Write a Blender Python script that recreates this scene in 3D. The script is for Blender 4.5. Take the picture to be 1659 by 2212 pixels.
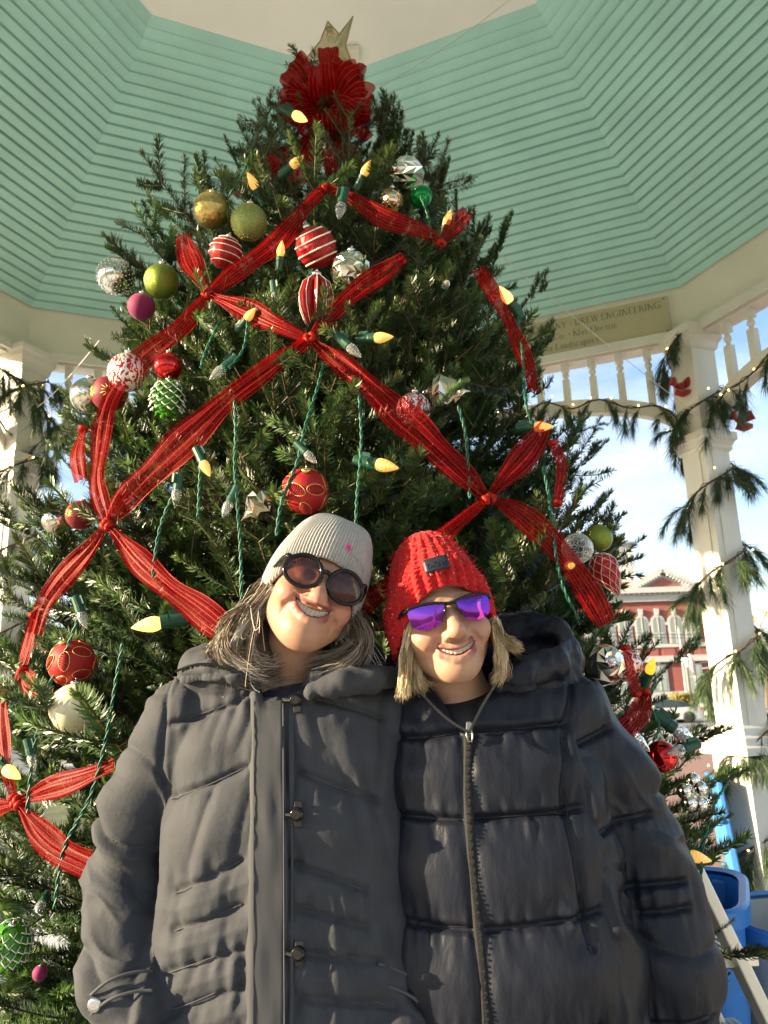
import bpy, bmesh, math, random
import numpy as np
from mathutils import Vector, Matrix, Euler, Quaternion
from mathutils import noise as mnoise

random.seed(7); RNG = np.random.default_rng(7)
sc = bpy.context.scene
COL = sc.collection
for o in list(bpy.data.objects): bpy.data.objects.remove(o)

# ------------------------------------------------------------------ camera
TILT, ROLL, FPX = math.radians(13.426), math.radians(1.918), 1647.6   # f in units of a 1659 px wide picture
CZ = 1.45
FW = np.array([0, math.cos(TILT), math.sin(TILT)]); U0 = np.array([0, -math.sin(TILT), math.cos(TILT)]); R0 = np.array([1., 0, 0])
RT = R0*math.cos(ROLL) - U0*math.sin(ROLL); UP = R0*math.sin(ROLL) + U0*math.cos(ROLL)
CAMP = np.array([0, 0, CZ])
cd = bpy.data.cameras.new('camera'); cam = bpy.data.objects.new('camera', cd); COL.objects.link(cam)
cd.sensor_fit = 'HORIZONTAL'; cd.sensor_width = 36; cd.lens = 36*FPX/1659
cd.clip_start = .05; cd.clip_end = 2000
m = Matrix.Identity(4)
for i in range(3):
    m[i][0] = RT[i]; m[i][1] = UP[i]; m[i][2] = -FW[i]; m[i][3] = CAMP[i]
cam.matrix_world = m
cd.dof.use_dof = True; cd.dof.focus_distance = 1.35; cd.dof.aperture_fstop = 11.0
sc.camera = cam

# ------------------------------------------------------------------ sky, sun, exposure
SUN_AZ, SUN_EL = 257.0, 16.0          # azimuth clockwise from +Y
az, el = math.radians(SUN_AZ), math.radians(SUN_EL)
SUND = Vector((math.sin(az)*math.cos(el), math.cos(az)*math.cos(el), math.sin(el)))
w = bpy.data.worlds.new('World'); sc.world = w; w.use_nodes = True
nt = w.node_tree; nt.nodes.clear()
N = nt.nodes.new; L = nt.links.new
out = N('ShaderNodeOutputWorld'); bg = N('ShaderNodeBackground'); sky = N('ShaderNodeTexSky')
sky.sky_type = 'NISHITA'; sky.sun_disc = False; sky.sun_elevation = el; sky.sun_rotation = az
sky.air_density = 1.0; sky.dust_density = 1.2; sky.ozone_density = 1.5
tc = N('ShaderNodeTexCoord'); mp = N('ShaderNodeMapping'); mp.inputs['Scale'].default_value = (1.6, 1.6, 5.5)
nz = N('ShaderNodeTexNoise'); nz.inputs['Scale'].default_value = 1.4; nz.inputs['Detail'].default_value = 7; nz.inputs['Roughness'].default_value = .58
rp = N('ShaderNodeValToRGB'); rp.color_ramp.elements[0].position = .40; rp.color_ramp.elements[1].position = .82
mx = N('ShaderNodeMix'); mx.data_type = 'RGBA'; mx.inputs['B'].default_value = (4.4, 4.6, 4.7, 1)
L(tc.outputs['Generated'], mp.inputs['Vector']); L(mp.outputs['Vector'], nz.inputs['Vector']); L(nz.outputs['Fac'], rp.inputs['Fac'])
L(rp.outputs['Color'], mx.inputs['Factor']); L(sky.outputs['Color'], mx.inputs['A'])
L(mx.outputs['Result'], bg.inputs['Color']); bg.inputs['Strength'].default_value = .09
L(bg.outputs['Background'], out.inputs['Surface'])
sd = bpy.data.lights.new('sun', 'SUN'); so = bpy.data.objects.new('sun', sd); COL.objects.link(so)
sd.energy = 5.0; sd.angle = math.radians(.6); sd.color = (1.0, .80, .50)
so.rotation_mode = 'QUATERNION'; so.rotation_quaternion = SUND.to_track_quat('Z', 'Y'); so.location = SUND*30
sc.view_settings.view_transform = 'Standard'; sc.view_settings.look = 'None'
sc.view_settings.gamma = 1; sc.view_settings.use_curve_mapping = False
sc.view_settings.exposure = 1.9

# ------------------------------------------------------------------ helpers
def ray(u, v): return FW + RT*(u-829.5)/FPX + UP*(1106-v)/FPX
def P(u, v, y):                      # point of a picture position on the plane y
    d = ray(u, v); return CAMP + d*(y/d[1])
def PG(u, v, z):                     # ... on the plane z
    d = ray(u, v); return CAMP + d*((z-CZ)/d[2])

def tag(o, label=None, cat=None, group=None, kind=None):
    if label: o['label'] = label
    if cat: o['category'] = cat
    if group: o['group'] = group
    if kind: o['kind'] = kind
    return o
def empty(name, loc=(0, 0, 0), rot=None, parent=None):
    o = bpy.data.objects.new(name, None); COL.objects.link(o); o.location = loc
    o.empty_display_size = .05
    if rot is not None: o.rotation_euler = rot
    if parent: o.parent = parent
    return o
def link(name, me, parent=None, loc=None, rot=None, scale=None):
    o = bpy.data.objects.new(name, me); COL.objects.link(o)
    if parent: o.parent = parent
    if loc is not None: o.location = loc
    if rot is not None: o.rotation_euler = rot
    if scale is not None: o.scale = scale
    return o
def mk_mesh(name, v, f, mat=None, smooth=False, uv=None, col=None, fmat=None):
    me = bpy.data.meshes.new(name)
    me.from_pydata([tuple(map(float, p)) for p in v] if not isinstance(v, np.ndarray) else v.tolist(), [], f if isinstance(f, list) else f.tolist())
    if mat is not None:
        for q in (mat if isinstance(mat, (list, tuple)) else [mat]): me.materials.append(q)
    if fmat is not None: me.polygons.foreach_set('material_index', np.asarray(fmat, dtype=np.int32))
    if smooth: me.polygons.foreach_set('use_smooth', np.ones(len(me.polygons), dtype=bool))
    if uv is not None:
        ul = me.uv_layers.new(name='UVMap'); li = np.empty(len(me.loops), dtype=np.int32); me.loops.foreach_get('vertex_index', li)
        ul.data.foreach_set('uv', np.asarray(uv, dtype=np.float32)[li].ravel())
    if col is not None:
        ca = me.color_attributes.new('Col', 'FLOAT_COLOR', 'POINT')
        c = np.ones((len(v), 4), dtype=np.float32); c[:, :3] = col; ca.data.foreach_set('color', c.ravel())
    me.update(); return me
def obj(name, v, f, mat=None, parent=None, smooth=False, loc=None, rot=None, **k):
    return link(name, mk_mesh(name, v, f, mat, smooth, **k), parent, loc, rot)

class MB:                            # collects vertices and faces of ONE piece
    def __init__(s): s.v = []; s.f = []; s.m = []
    def add(s, v, f, mi=0):
        n = len(s.v); s.v += [tuple(map(float, p)) for p in v]; s.f += [[i+n for i in q] for q in f]; s.m += [mi]*len(f); return s
    def box(s, c, d, R=None, mi=0, taper=1.0):
        pts = []
        for z in (-.5, .5):
            t = 1 if z < 0 else taper
            for x, y in ((-.5, -.5), (.5, -.5), (.5, .5), (-.5, .5)): pts.append(Vector((x*d[0]*t, y*d[1]*t, z*d[2])))
        if R is not None: pts = [R @ p for p in pts]
        c = Vector(c)
        return s.add([p+c for p in pts], [[3, 2, 1, 0], [4, 5, 6, 7], [0, 1, 5, 4], [1, 2, 6, 5], [2, 3, 7, 6], [3, 0, 4, 7]], mi)
    def bar(s, a, b, wx, wy, up=(0, 0, 1), mi=0):
        a, b = Vector(a), Vector(b); z = (b-a); l = z.length; z.normalize(); x = Vector(up).cross(z)
        if x.length < 1e-4: x = Vector((1, 0, 0)).cross(z)
        x.normalize(); y = z.cross(x); R = Matrix((x, y, z)).transposed()
        return s.box((a+b)/2, (wx, wy, l), R, mi)
    def tube(s, path, rad, n=6, mi=0, cap=True, flat=1.0):
        path = [Vector(p) for p in path]; k = len(path)
        if not hasattr(rad, '__len__'): rad = [rad]*k
        t0 = (path[1]-path[0]).normalized(); x = t0.orthogonal().normalized(); V = []
        for i, p in enumerate(path):
            t = (path[min(i+1, k-1)]-path[max(i-1, 0)]).normalized()
            x = (x - t*x.dot(t)); x = x.normalized() if x.length > 1e-6 else t.orthogonal().normalized()
            y = t.cross(x)
            for j in range(n):
                a = 2*math.pi*j/n; V.append(p + (x*math.cos(a) + y*math.sin(a)*flat)*rad[i])
        F = [[i*n+j, i*n+(j+1) % n, (i+1)*n+(j+1) % n, (i+1)*n+j] for i in range(k-1) for j in range(n)]
        if cap: F += [list(range(n))[::-1], [(k-1)*n+j for j in range(n)]]
        return s.add(V, F, mi)
    def lathe(s, prof, n=24, M=None, mi=0):
        V = []
        for r, z in prof:
            for j in range(n):
                a = 2*math.pi*j/n; V.append(Vector((r*math.cos(a), r*math.sin(a), z)))
        if M is not None: V = [M @ p for p in V]
        k = len(prof); F = [[i*n+j, i*n+(j+1) % n, (i+1)*n+(j+1) % n, (i+1)*n+j] for i in range(k-1) for j in range(n)]
        F += [list(range(n))[::-1], [(k-1)*n+j for j in range(n)]]
        return s.add(V, F, mi)
    def prism(s, poly, axis_a, axis_b, axis_n, o, depth, mi=0):     # poly in (a,b), extruded along n
        A, B, Nn, o = Vector(axis_a), Vector(axis_b), Vector(axis_n), Vector(o); k = len(poly)
        V = [o + A*p[0] + B*p[1] for p in poly] + [o + A*p[0] + B*p[1] + Nn*depth for p in poly]
        F = [list(range(k))[::-1], [k+i for i in range(k)]] + [[i, (i+1) % k, k+(i+1) % k, k+i] for i in range(k)]
        return s.add(V, F, mi)
    def build(s, name, mat, parent=None, smooth=False, loc=None, rot=None, **k):
        return link(name, s.mesh(name, mat, smooth), parent, loc, rot)
    def mesh(s, name, mat, smooth=False):
        return mk_mesh(name, s.v, s.f, mat, smooth, fmat=s.m if isinstance(mat, (list, tuple)) else None)

def auto_smooth(o, ang=40):
    me = o.data; me.polygons.foreach_set('use_smooth', np.ones(len(me.polygons), dtype=bool))
    bm = bmesh.new(); bm.from_mesh(me)
    for e in bm.edges:
        if len(e.link_faces) == 2 and e.calc_face_angle(0) > math.radians(ang): e.smooth = False
    bm.to_mesh(me); bm.free(); return o
def bevel(o, wdt, seg=2, ang=35):
    bm = bmesh.new(); bm.from_mesh(o.data)
    es = [e for e in bm.edges if len(e.link_faces) == 2 and e.calc_face_angle(0) > math.radians(ang)]
    bmesh.ops.bevel(bm, geom=es, offset=wdt, segments=seg, profile=.5, affect='EDGES', clamp_overlap=True)
    bm.to_mesh(o.data); bm.free(); return o

def setin(b, name, val):
    if name in b.inputs: b.inputs[name].default_value = val
def mat(name, base, rough=.5, metal=0, spec=.5, var=0, vscale=8, bump=0, bscale=60, bdist=.002, trans=0, ior=1.45, emit=None, estr=0, coat=0, sheen=0, sss=0, alpha=1, attr=False, detail=4, dark=None, stretch=None):
    m = bpy.data.materials.new(name); m.use_nodes = True; nt = m.node_tree; b = nt.nodes['Principled BSDF']
    c = (*base, 1) if len(base) == 3 else base
    b.inputs['Base Color'].default_value = c; b.inputs['Roughness'].default_value = rough; b.inputs['Metallic'].default_value = metal
    setin(b, 'Specular IOR Level', spec); setin(b, 'Transmission Weight', trans); setin(b, 'IOR', ior); setin(b, 'Coat Weight', coat); setin(b, 'Coat Roughness', .08)
    setin(b, 'Sheen Weight', sheen); setin(b, 'Alpha', alpha)
    if sss: setin(b, 'Subsurface Weight', sss); setin(b, 'Subsurface Radius', (1, .35, .2)); setin(b, 'Subsurface Scale', .008)
    if emit: setin(b, 'Emission Color', (*emit, 1)); setin(b, 'Emission Strength', estr)
    tcn = nt.nodes.new('ShaderNodeTexCoord'); src = tcn.outputs['Object']
    if stretch:
        mpn = nt.nodes.new('ShaderNodeMapping'); mpn.inputs['Scale'].default_value = stretch; nt.links.new(src, mpn.inputs['Vector']); src = mpn.outputs['Vector']
    csrc = None
    if attr:
        an = nt.nodes.new('ShaderNodeAttribute'); an.attribute_name = 'Col'; csrc = an.outputs['Color']
    if var or attr:
        nzn = nt.nodes.new('ShaderNodeTexNoise'); nzn.inputs['Scale'].default_value = vscale; nzn.inputs['Detail'].default_value = detail
        nt.links.new(src, nzn.inputs['Vector'])
        mr = nt.nodes.new('ShaderNodeMapRange'); mr.inputs['From Min'].default_value = .3; mr.inputs['From Max'].default_value = .7
        mr.inputs['To Min'].default_value = 1-var; mr.inputs['To Max'].default_value = 1+var*.6
        nt.links.new(nzn.outputs['Fac'], mr.inputs['Value'])
        mu = nt.nodes.new('ShaderNodeMix'); mu.data_type = 'RGBA'; mu.blend_type = 'MULTIPLY'; mu.inputs['Factor'].default_value = 1
        if csrc: nt.links.new(csrc, mu.inputs['A'])
        else: mu.inputs['A'].default_value = c
        nt.links.new(mr.outputs['Result'], mu.inputs['B']); nt.links.new(mu.outputs['Result'], b.inputs['Base Color'])
    if bump:
        nb = nt.nodes.new('ShaderNodeTexNoise'); nb.inputs['Scale'].default_value = bscale; nb.inputs['Detail'].default_value = 5
        nt.links.new(src, nb.inputs['Vector']); bn = nt.nodes.new('ShaderNodeBump'); bn.inputs['Strength'].default_value = bump; bn.inputs['Distance'].default_value = bdist
        nt.links.new(nb.outputs['Fac'], bn.inputs['Height']); nt.links.new(bn.outputs['Normal'], b.inputs['Normal'])
    return m
def smooth_path(pts, n=8):           # Catmull-Rom
    pts = [np.asarray(p, float) for p in pts]; out = []
    for i in range(len(pts)-1):
        p0, p1, p2, p3 = pts[max(i-1, 0)], pts[i], pts[i+1], pts[min(i+2, len(pts)-1)]
        for k in range(n):
            t = k/n; out.append(.5*((2*p1) + (-p0+p2)*t + (2*p0-5*p1+4*p2-p3)*t*t + (-p0+3*p1-3*p2+p3)*t**3))
    out.append(pts[-1]); return out
def copy_tree(o, parent=None):
    c = o.copy(); COL.objects.link(c); c.parent = parent
    for ch in o.children: copy_tree(ch, c)
    return c
def text_mesh(name, body, size, mat, extrude=.001, align='LEFT'):
    cu = bpy.data.curves.new(name, 'FONT'); cu.body = body; cu.size = size; cu.extrude = extrude; cu.align_x = align; cu.resolution_u = 2
    t = bpy.data.objects.new(name, cu); COL.objects.link(t); bpy.context.view_layer.update()
    me = bpy.data.meshes.new_from_object(t.evaluated_get(bpy.context.evaluated_depsgraph_get()))
    bpy.data.objects.remove(t); me.materials.clear(); me.materials.append(mat); return me
# ------------------------------------------------------------------ ground and gazebo
GROUND = -.9
GX, GY, TH, RO, ZO, RI, ZI = -.123, 2.388, 90.3, 2.99, 3.953, 1.497, 5.125
ZB = 3.63                                                      # bottom of the frieze beam
M_teal = mat('teal_paint', (.42, .71, .66), .55, var=.08, vscale=3, bump=.08, bscale=40)
M_ceil = mat('ceiling_plaster', (.88, .86, .82), .7, var=.05, vscale=2)
M_cream = mat('cream_paint', (.80, .75, .64), .5, var=.07, vscale=4, bump=.06, bscale=50)
M_white = mat('white_paint', (.78, .75, .68), .45, var=.06, vscale=6, bump=.08, bscale=60)
M_shingle = mat('roof_shingle', (.12, .11, .10), .9, var=.3, vscale=12)
M_conc = mat('concrete_floor', (.46, .44, .40), .85, var=.25, vscale=5, bump=.3, bscale=80)

gz = empty('gazebo', (GX, GY, GROUND))
tag(gz, 'white octagonal park gazebo with teal board ceiling over the decorated fir', 'gazebo')
gz_up = -GROUND                                                # children use z above the floor + gz_up
def V8(k, R, z):
    a = math.radians(TH + 45*(1-k)); return Vector((R*math.cos(a), R*math.sin(a), z + gz_up))
def side_prism(r0, r1, z0, z1, z0b=None, z1b=None, k=0):       # mitred length between two corners
    z0b = z0 if z0b is None else z0b; z1b = z1 if z1b is None else z1b
    v = [V8(k, r0, z0), V8(k+1, r0, z0), V8(k+1, r1, z0b), V8(k, r1, z0b), V8(k, r0, z1), V8(k+1, r0, z1), V8(k+1, r1, z1b), V8(k, r1, z1b)]
    return v, [[0, 1, 2, 3], [7, 6, 5, 4], [4, 5, 1, 0], [5, 6, 2, 1], [6, 7, 3, 2], [7, 4, 0, 3]]
def eight(name, v, f, m, parent, sm=False):
    me = mk_mesh(name, v, f, m, sm); r = []
    for k in range(8): r.append(link(name, me, parent, rot=(0, 0, -math.radians(45*k))))
    return r
# floor slab
mb = MB(); mb.prism([(3.3*math.cos(math.radians(TH+45*i)), 3.3*math.sin(math.radians(TH+45*i))) for i in range(8)], (1, 0, 0), (0, 1, 0), (0, 0, 1), (0, 0, -.02), gz_up+.02)
mb.build('floor', M_conc, gz)
# roof: shingled outside, teal boards inside
rf = obj('roof', *side_prism(3.38, 1.5, 3.80, 3.84, 5.40, 5.44), M_shingle, gz)
for k in range(1, 8): link('roof_slope', rf.data, rf, rot=(0, 0, -math.radians(45*k)))
mb = MB(); mb.lathe([(1.52, 5.42+gz_up), (1.2, 5.55+gz_up), (.6, 6.1+gz_up), (.02, 6.4+gz_up)], 8, Matrix.Rotation(math.radians(TH), 4, 'Z')); mb.build('roof_cap', M_shingle, rf)
eight('ceiling_backing', *side_prism(RO+.05, RI-.02, ZO+.0185, ZO+.06, ZI+.0185, ZI+.06), M_teal, gz)
NB = 30
for j in range(NB):
    s0, s1 = j/NB, (j+.72)/NB
    ra, rb = RI+(RO-RI)*s0, RI+(RO-RI)*s1; za, zb = ZI+(ZO-ZI)*s0, ZI+(ZO-ZI)*s1
    v, f = side_prism(rb, ra, zb, zb+.019, za, za+.019)
    eight('ceiling_board', v, f, M_teal, gz)
mb = MB(); mb.prism([(RI*1.02*math.cos(math.radians(TH+45*i)), RI*1.02*math.sin(math.radians(TH+45*i))) for i in range(8)], (1, 0, 0), (0, 1, 0), (0, 0, 1), (0, 0, ZI+gz_up+.004), .03)
mb.build('ceiling_center', M_ceil, gz)
eight('frieze_beam', *side_prism(RO, RO+.14, ZB, ZO+.03), M_cream, gz)
eight('beam_molding', *side_prism(RO-.028, RO-.003, ZB-.02, ZB+.035), M_white, gz)
eight('beam_soffit', *side_prism(RO+.02, RO+.16, ZB-.03, ZB-.003), M_white, gz)
# arches and balusters
SL = 2*RO*math.sin(math.radians(22.5)); AP = RO*math.cos(math.radians(22.5))
def arch_z(x):
    t = min(1, abs(x)/(SL/2-.09)); return 2.95 + .30*math.sqrt(max(0, 1-t**2.2))
def side_frame(k):                                             # local x along the side, y outward
    a = math.radians(TH + 45*(1-k) - 22.5); n = Vector((math.cos(a), math.sin(a), 0)); t = Vector((math.sin(a), -math.cos(a), 0)); return n, t
n0, t0 = side_frame(0)
mb = MB(); xs = [(-1+2*i/36)*(SL/2-.092) for i in range(37)]; V = []; F = []
for x in xs:
    z0 = arch_z(x)
    for dz, dy in ((0, .02), (0, .10), (.095, .10), (.095, .02)): V.append(n0*(AP+dy) + t0*x + Vector((0, 0, z0+dz+gz_up)))
for i in range(36):
    for j in range(4): F.append([i*4+j, i*4+(j+1) % 4, i*4+4+(j+1) % 4, i*4+4+j])
F += [[0, 1, 2, 3], [147, 146, 145, 144]]
arch = obj('arch', V, F, M_white); bpy.data.objects.remove(arch, do_unlink=True)
ame = mk_mesh('arch', V, F, M_white)
for k in range(8): link('arch', ame, gz, rot=(0, 0, -math.radians(45*k)))
nb = 11
for i in range(nb):
    x = (i-(nb-1)/2)*.178; z0 = arch_z(x)+.09; z1 = ZB-.028; h = z1-z0
    mb = MB(); c = n0*(AP+.06) + t0*x; R = Matrix((t0, n0, Vector((0, 0, 1)))).transposed()
    mb.box(c+Vector((0, 0, z0+h*.30+gz_up)), (.046, .046, h*.60), R)
    mb.lathe([(.020, z0+h*.60), (.012, z0+h*.64), (.024, z0+h*.70), (.024, z0+h*.74), (.012, z0+h*.80), (.02, z0+h*.82)], 10, Matrix.Translation(c+Vector((0, 0, gz_up))))
    mb.box(c+Vector((0, 0, z0+h*.91+gz_up)), (.05, .05, h*.18), R)
    me = mb.mesh('baluster', M_white)
    for k in range(8): link('baluster', me, gz, rot=(0, 0, -math.radians(45*k)))
# columns
def column(k):
    az_ = {2: 247.5, 0: 202.5}.get(k, None)
    a = math.radians(TH + 45*(1-k)); c = Vector((math.cos(a), math.sin(a), 0))*(RO+.035)
    rz = -math.radians(az_) if az_ else a + math.radians(22.5)
    R = Matrix.Rotation(rz, 3, 'Z')
    col = empty('column', c + Vector((0, 0, gz_up)), (0, 0, rz), gz)
    def bx(name, levels, m=M_white, bev=.004):
        mb = MB(); V = []; F = []
        for (w_, z) in levels:
            for x, y in ((-1, -1), (1, -1), (1, 1), (-1, 1)): V.append((x*w_/2, y*w_/2, z))
        n = len(levels)
        for i in range(n-1):
            for j in range(4): F.append([i*4+j, i*4+(j+1) % 4, i*4+4+(j+1) % 4, i*4+4+j])
        F += [[3, 2, 1, 0], [4*n-4, 4*n-3, 4*n-2, 4*n-1]]
        return obj(name, V, F, m, col)
    bx('shaft', [(.19, 1.10), (.19, 3.66)])
    for sx, sy in ((1, 0), (-1, 0), (0, 1), (0, -1)):          # applied panel strips
        mb = MB(); mb.box((sx*.099, sy*.099, 2.02), (.007 if sx else .10, .007 if sy else .10, 1.68)); mb.build('panel', M_white, col)
    bx('impost', [(.205, 2.83), (.225, 2.845), (.225, 2.865), (.25, 2.89), (.275, 2.90), (.275, 2.945), (.26, 2.95)])
    bx('capital', [(.20, 3.50), (.22, 3.515), (.235, 3.55), (.27, 3.575), (.27, 3.60), (.30, 3.615), (.30, 3.645)])
    bx('base', [(.34, 1.06), (.34, 1.10), (.30, 1.115), (.29, 1.15), (.25, 1.165), (.235, 1.20), (.20, 1.215)])
    bx('plinth', [(.28, 0.0), (.28, .16), (.25, .18), (.25, 1.06)])
for k in range(8): column(k)
# railings on the sides behind the camera
for k in (3, 4, 5, 6):
    nn_, tt_ = side_frame(k); R = Matrix((tt_, nn_, Vector((0, 0, 1)))).transposed(); ra = empty('railing', (0, 0, gz_up), parent=gz)
    for z, h_ in ((.86, .06), (.12, .06)): mb = MB(); mb.box(nn_*(AP+.03)+tt_*0+Vector((0, 0, z)), (SL-.30, .07, h_), R); mb.build('rail', M_white, ra)
    for i in range(15): mb = MB(); mb.box(nn_*(AP+.03)+tt_*((i-7)*.128)+Vector((0, 0, .49)), (.035, .035, .68), R); mb.build('rail_baluster', M_white, ra)
# ceiling junction box beside the star
mb = MB(); p = P(752, 112, 2.9); q = Vector(PG(752, 112, ZI-.0))-Vector((GX, GY, GROUND))
mb.box((q.x, q.y, q.z-.018), (.13, .10, .036)); o = mb.build('junction_box', M_cream, gz); bevel(o, .006)
mb = MB(); mb.lathe([(.0, -.07), (.02, -.068), (.03, -.05), (.03, -.03), (.02, -.01), (.02, 0)], 12, Matrix.Translation((q.x-.03, q.y, q.z-.036))); mb.build('socket', M_white, gz, smooth=True)

# donor sign on the frieze beam
M_sign = mat('sign_panel', (.52, .46, .29), .5, var=.05, vscale=5)
M_ink = mat('sign_lettering', (.20, .19, .14), .6)
n1, t1 = side_frame(1)
sx1 = SL/2-.08; sx0 = sx1-1.98
def sgn(x, z, d): return Vector((GX, GY, 0)) + n1*(AP+d) + t1*x + Vector((0, 0, z))
sg = empty('sign', sgn((sx0+sx1)/2, 3.78, -.003)); tag(sg, 'long cream donor sign with engraved lettering on the gazebo frieze', 'sign')
Rm = Matrix((t1, Vector((0, 0, 1)), -n1)).transposed().to_4x4()
sg.matrix_world = Matrix.Translation(sgn((sx0+sx1)/2, 3.79, -.003)) @ Rm
mb = MB(); mb.box((0, 0, .006), (sx1-sx0, .265, .012)); mb.build('panel', M_sign, sg)
for a, b, w_, h_ in ((0, .135, sx1-sx0+.016, .006), (0, -.135, sx1-sx0+.016, .006)):
    mb = MB(); mb.box((a, b, .006), (w_, h_, .015)); mb.build('edge_strip', M_cream, sg)
for s in (-1, 1):
    mb = MB(); mb.box((s*((sx1-sx0)/2+.005), 0, .006), (.006, .265, .015)); mb.build('edge_strip', M_cream, sg)
    for t in (-1, 1):
        mb = MB(); mb.lathe([(.006, 0), (.006, .003), (.002, .005)], 8, Matrix.Translation((s*.96, t*.115, .012))); mb.build('screw', M_ink, sg)
GLY = {}
def glyph(ch):                                                 # serif stroke letters: (x0,y0,x1,y1,thick)
    T, H = .15, .055; S = []
    def st(x0, y0, x1, y1, t): S.append((x0, y0, x1, y1, t))
    def sf(x, y, w_=.22): S.append((x-w_/2, y, x+w_/2, y, H))
    def arc(cx, cy, rx, ry, a0, a1, n=10, tv=T, th=H):
        pr = None
        for i in range(n+1):
            a = math.radians(a0+(a1-a0)*i/n); p_ = (cx+rx*math.cos(a), cy+ry*math.sin(a))
            if pr: S.append((*pr, *p_, th+(tv-th)*abs(math.cos(a))))
            pr = p_
    w_ = .7
    if ch in 'DEFRPBKILHNTM'.replace('M', '').replace('T', ''): st(.14, 0, .14, 1, T); sf(.14, 0, .3); sf(.14, 1, .3)
    if ch == 'D': arc(.14, .5, .62, .5, -90, 90, 12); w_ = .86
    if ch == 'E': st(.14, 1, .6, 1, H); st(.14, 0, .62, 0, H); st(.14, .52, .5, .52, H); st(.6, 1, .6, .82, H); st(.62, 0, .62, .2, H); w_ = .72
    if ch == 'R': arc(.14, .74, .42, .26, -90, 90, 10); st(.36, .48, .74, 0, T*.8); sf(.74, 0, .18); w_ = .8
    if ch == 'P': arc(.14, .74, .42, .26, -90, 90, 10); w_ = .68
    if ch == 'K': st(.16, .42, .6, 1, H); st(.32, .6, .7, 0, T); sf(.62, 1); sf(.72, 0); w_ = .78
    if ch == 'I': w_ = .36
    if ch == 'L': st(.14, 0, .6, 0, H); st(.6, 0, .6, .22, H); w_ = .68
    if ch == 'N': st(.14, 1, .74, 0, T); st(.74, 0, .74, 1, H); sf(.74, 1); w_ = .92
    if ch == 'W': st(.06, 1, .3, 0, T); st(.3, 0, .54, 1, H); st(.54, 1, .78, 0, T); st(.78, 0, 1.0, 1, H); sf(.06, 1); sf(1.0, 1); sf(.54, 1); w_ = 1.08
    if ch == 'G': arc(.48, .5, .42, .5, 50, 330, 18); st(.78, 0.1, .78, .42, T); sf(.76, .44, .3); w_ = .95
    if ch == 'C': arc(.48, .5, .42, .5, 45, 315, 18); w_ = .88
    if ch == 'O': arc(.5, .5, .43, .5, 0, 360, 22); w_ = 1.0
    if ch == 'M': st(.1, 0, .14, 1, H); st(.14, 1, .5, 0, T); st(.5, 0, .84, 1, H); st(.84, 1, .88, 0, T); sf(.1, 0); sf(.88, 0); w_ = 1.02
    if ch == 'A': st(.04, 0, .4, 1, H); st(.4, 1, .78, 0, T); st(.2, .36, .6, .36, H); sf(.04, 0); sf(.78, 0); w_ = .84
    if ch == 'Y': st(.06, 1, .38, .48, T); st(.38, .48, .7, 1, H); st(.38, 0, .38, .5, T); sf(.38, 0, .3); sf(.06, 1); sf(.7, 1); w_ = .76
    if ch == '·': S.append((.16, .48, .34, .48, .18)); w_ = .5
    if ch == '.': S.append((.06, .06, .18, .06, .12)); w_ = .3
    if ch == ' ': w_ = .32
    if ch == 'l': st(.14, 0, .14, 1.02, T); sf(.14, 0, .28); w_ = .32
    if ch == 'i': st(.14, 0, .14, .64, T); sf(.14, 0, .28); S.append((.07, .88, .21, .88, .13)); w_ = .32
    if ch == 'a': arc(.3, .2, .2, .2, 0, 360, 14, T*.8); arc(.3, .46, .17, .18, 0, 150, 8, T); st(.48, 0, .48, .5, T); w_ = .62
    if ch == 's': arc(.26, .48, .16, .16, 30, 250, 9, T*.8); arc(.26, .17, .18, .17, 70, -150, 9, T*.8); w_ = .5
    if ch == 'e': arc(.3, .32, .24, .32, 0, 320, 16, T); st(.08, .34, .54, .34, H); w_ = .62
    if ch == 'c': arc(.3, .32, .24, .32, 40, 320, 14, T); w_ = .58
    if ch == 't': st(.18, .08, .18, .86, T); st(.04, .64, .36, .64, H); arc(.3, .1, .12, .1, 180, 330, 5, H); w_ = .44
    if ch == 'r': st(.14, 0, .14, .64, T); sf(.14, 0, .28); arc(.3, .42, .16, .2, 40, 160, 6, H*1.5); w_ = .48
    if ch == 'n': st(.12, 0, .12, .64, T); arc(.3, .42, .18, .22, 0, 180, 8, T*.7); st(.48, 0, .48, .44, T); sf(.12, 0, .24); sf(.48, 0, .24); w_ = .66
    if ch == 'd': arc(.28, .32, .2, .32, 0, 360, 16, T*.9); st(.5, 0, .5, 1.02, T); w_ = .68
    if ch == 'p': arc(.36, .32, .2, .32, 0, 360, 16, T*.9); st(.14, -.3, .14, .64, T); sf(.14, -.3, .26); w_ = .68
    if ch == 'y': st(.06, .64, .28, .06, T); st(.5, .64, .2, -.28, H); sf(.06, .64); sf(.5, .64); w_ = .58
    if ch == 'o': arc(.3, .32, .25, .32, 0, 360, 16, T); w_ = .64
    return S, w_
def letters(txt, size, parent, xr, y0, m, z=.0125, gap=.06):
    tot = sum(glyph(c)[1]+gap for c in txt)*size*.92; x = xr-tot
    for c in txt:
        S, w_ = glyph(c)
        if S:
            mb = MB()
            for q_, (a, b, c2, d2, t) in enumerate(S):
                A, B = Vector((x+a*size*.92, y0+b*size, 0)), Vector((x+c2*size*.92, y0+d2*size, 0)); D = (B-A)
                if D.length < 1e-6: continue
                D.normalize(); Nn = Vector((-D.y, D.x, 0))*t*size/2; zz = Vector((0, 0, z + .00004*(q_ % 9)))
                mb.add([A+Nn+zz, A-Nn+zz, B-Nn+zz, B+Nn+zz], [[0, 1, 2, 3]])
            mb.build('lettering', m, parent)
        x += (w_+gap)*size*.92
hw = (sx1-sx0)/2
letters('Y COMPANY · DREW ENGINEERING', .046, sg, hw-.05, .054, M_ink)
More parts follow.
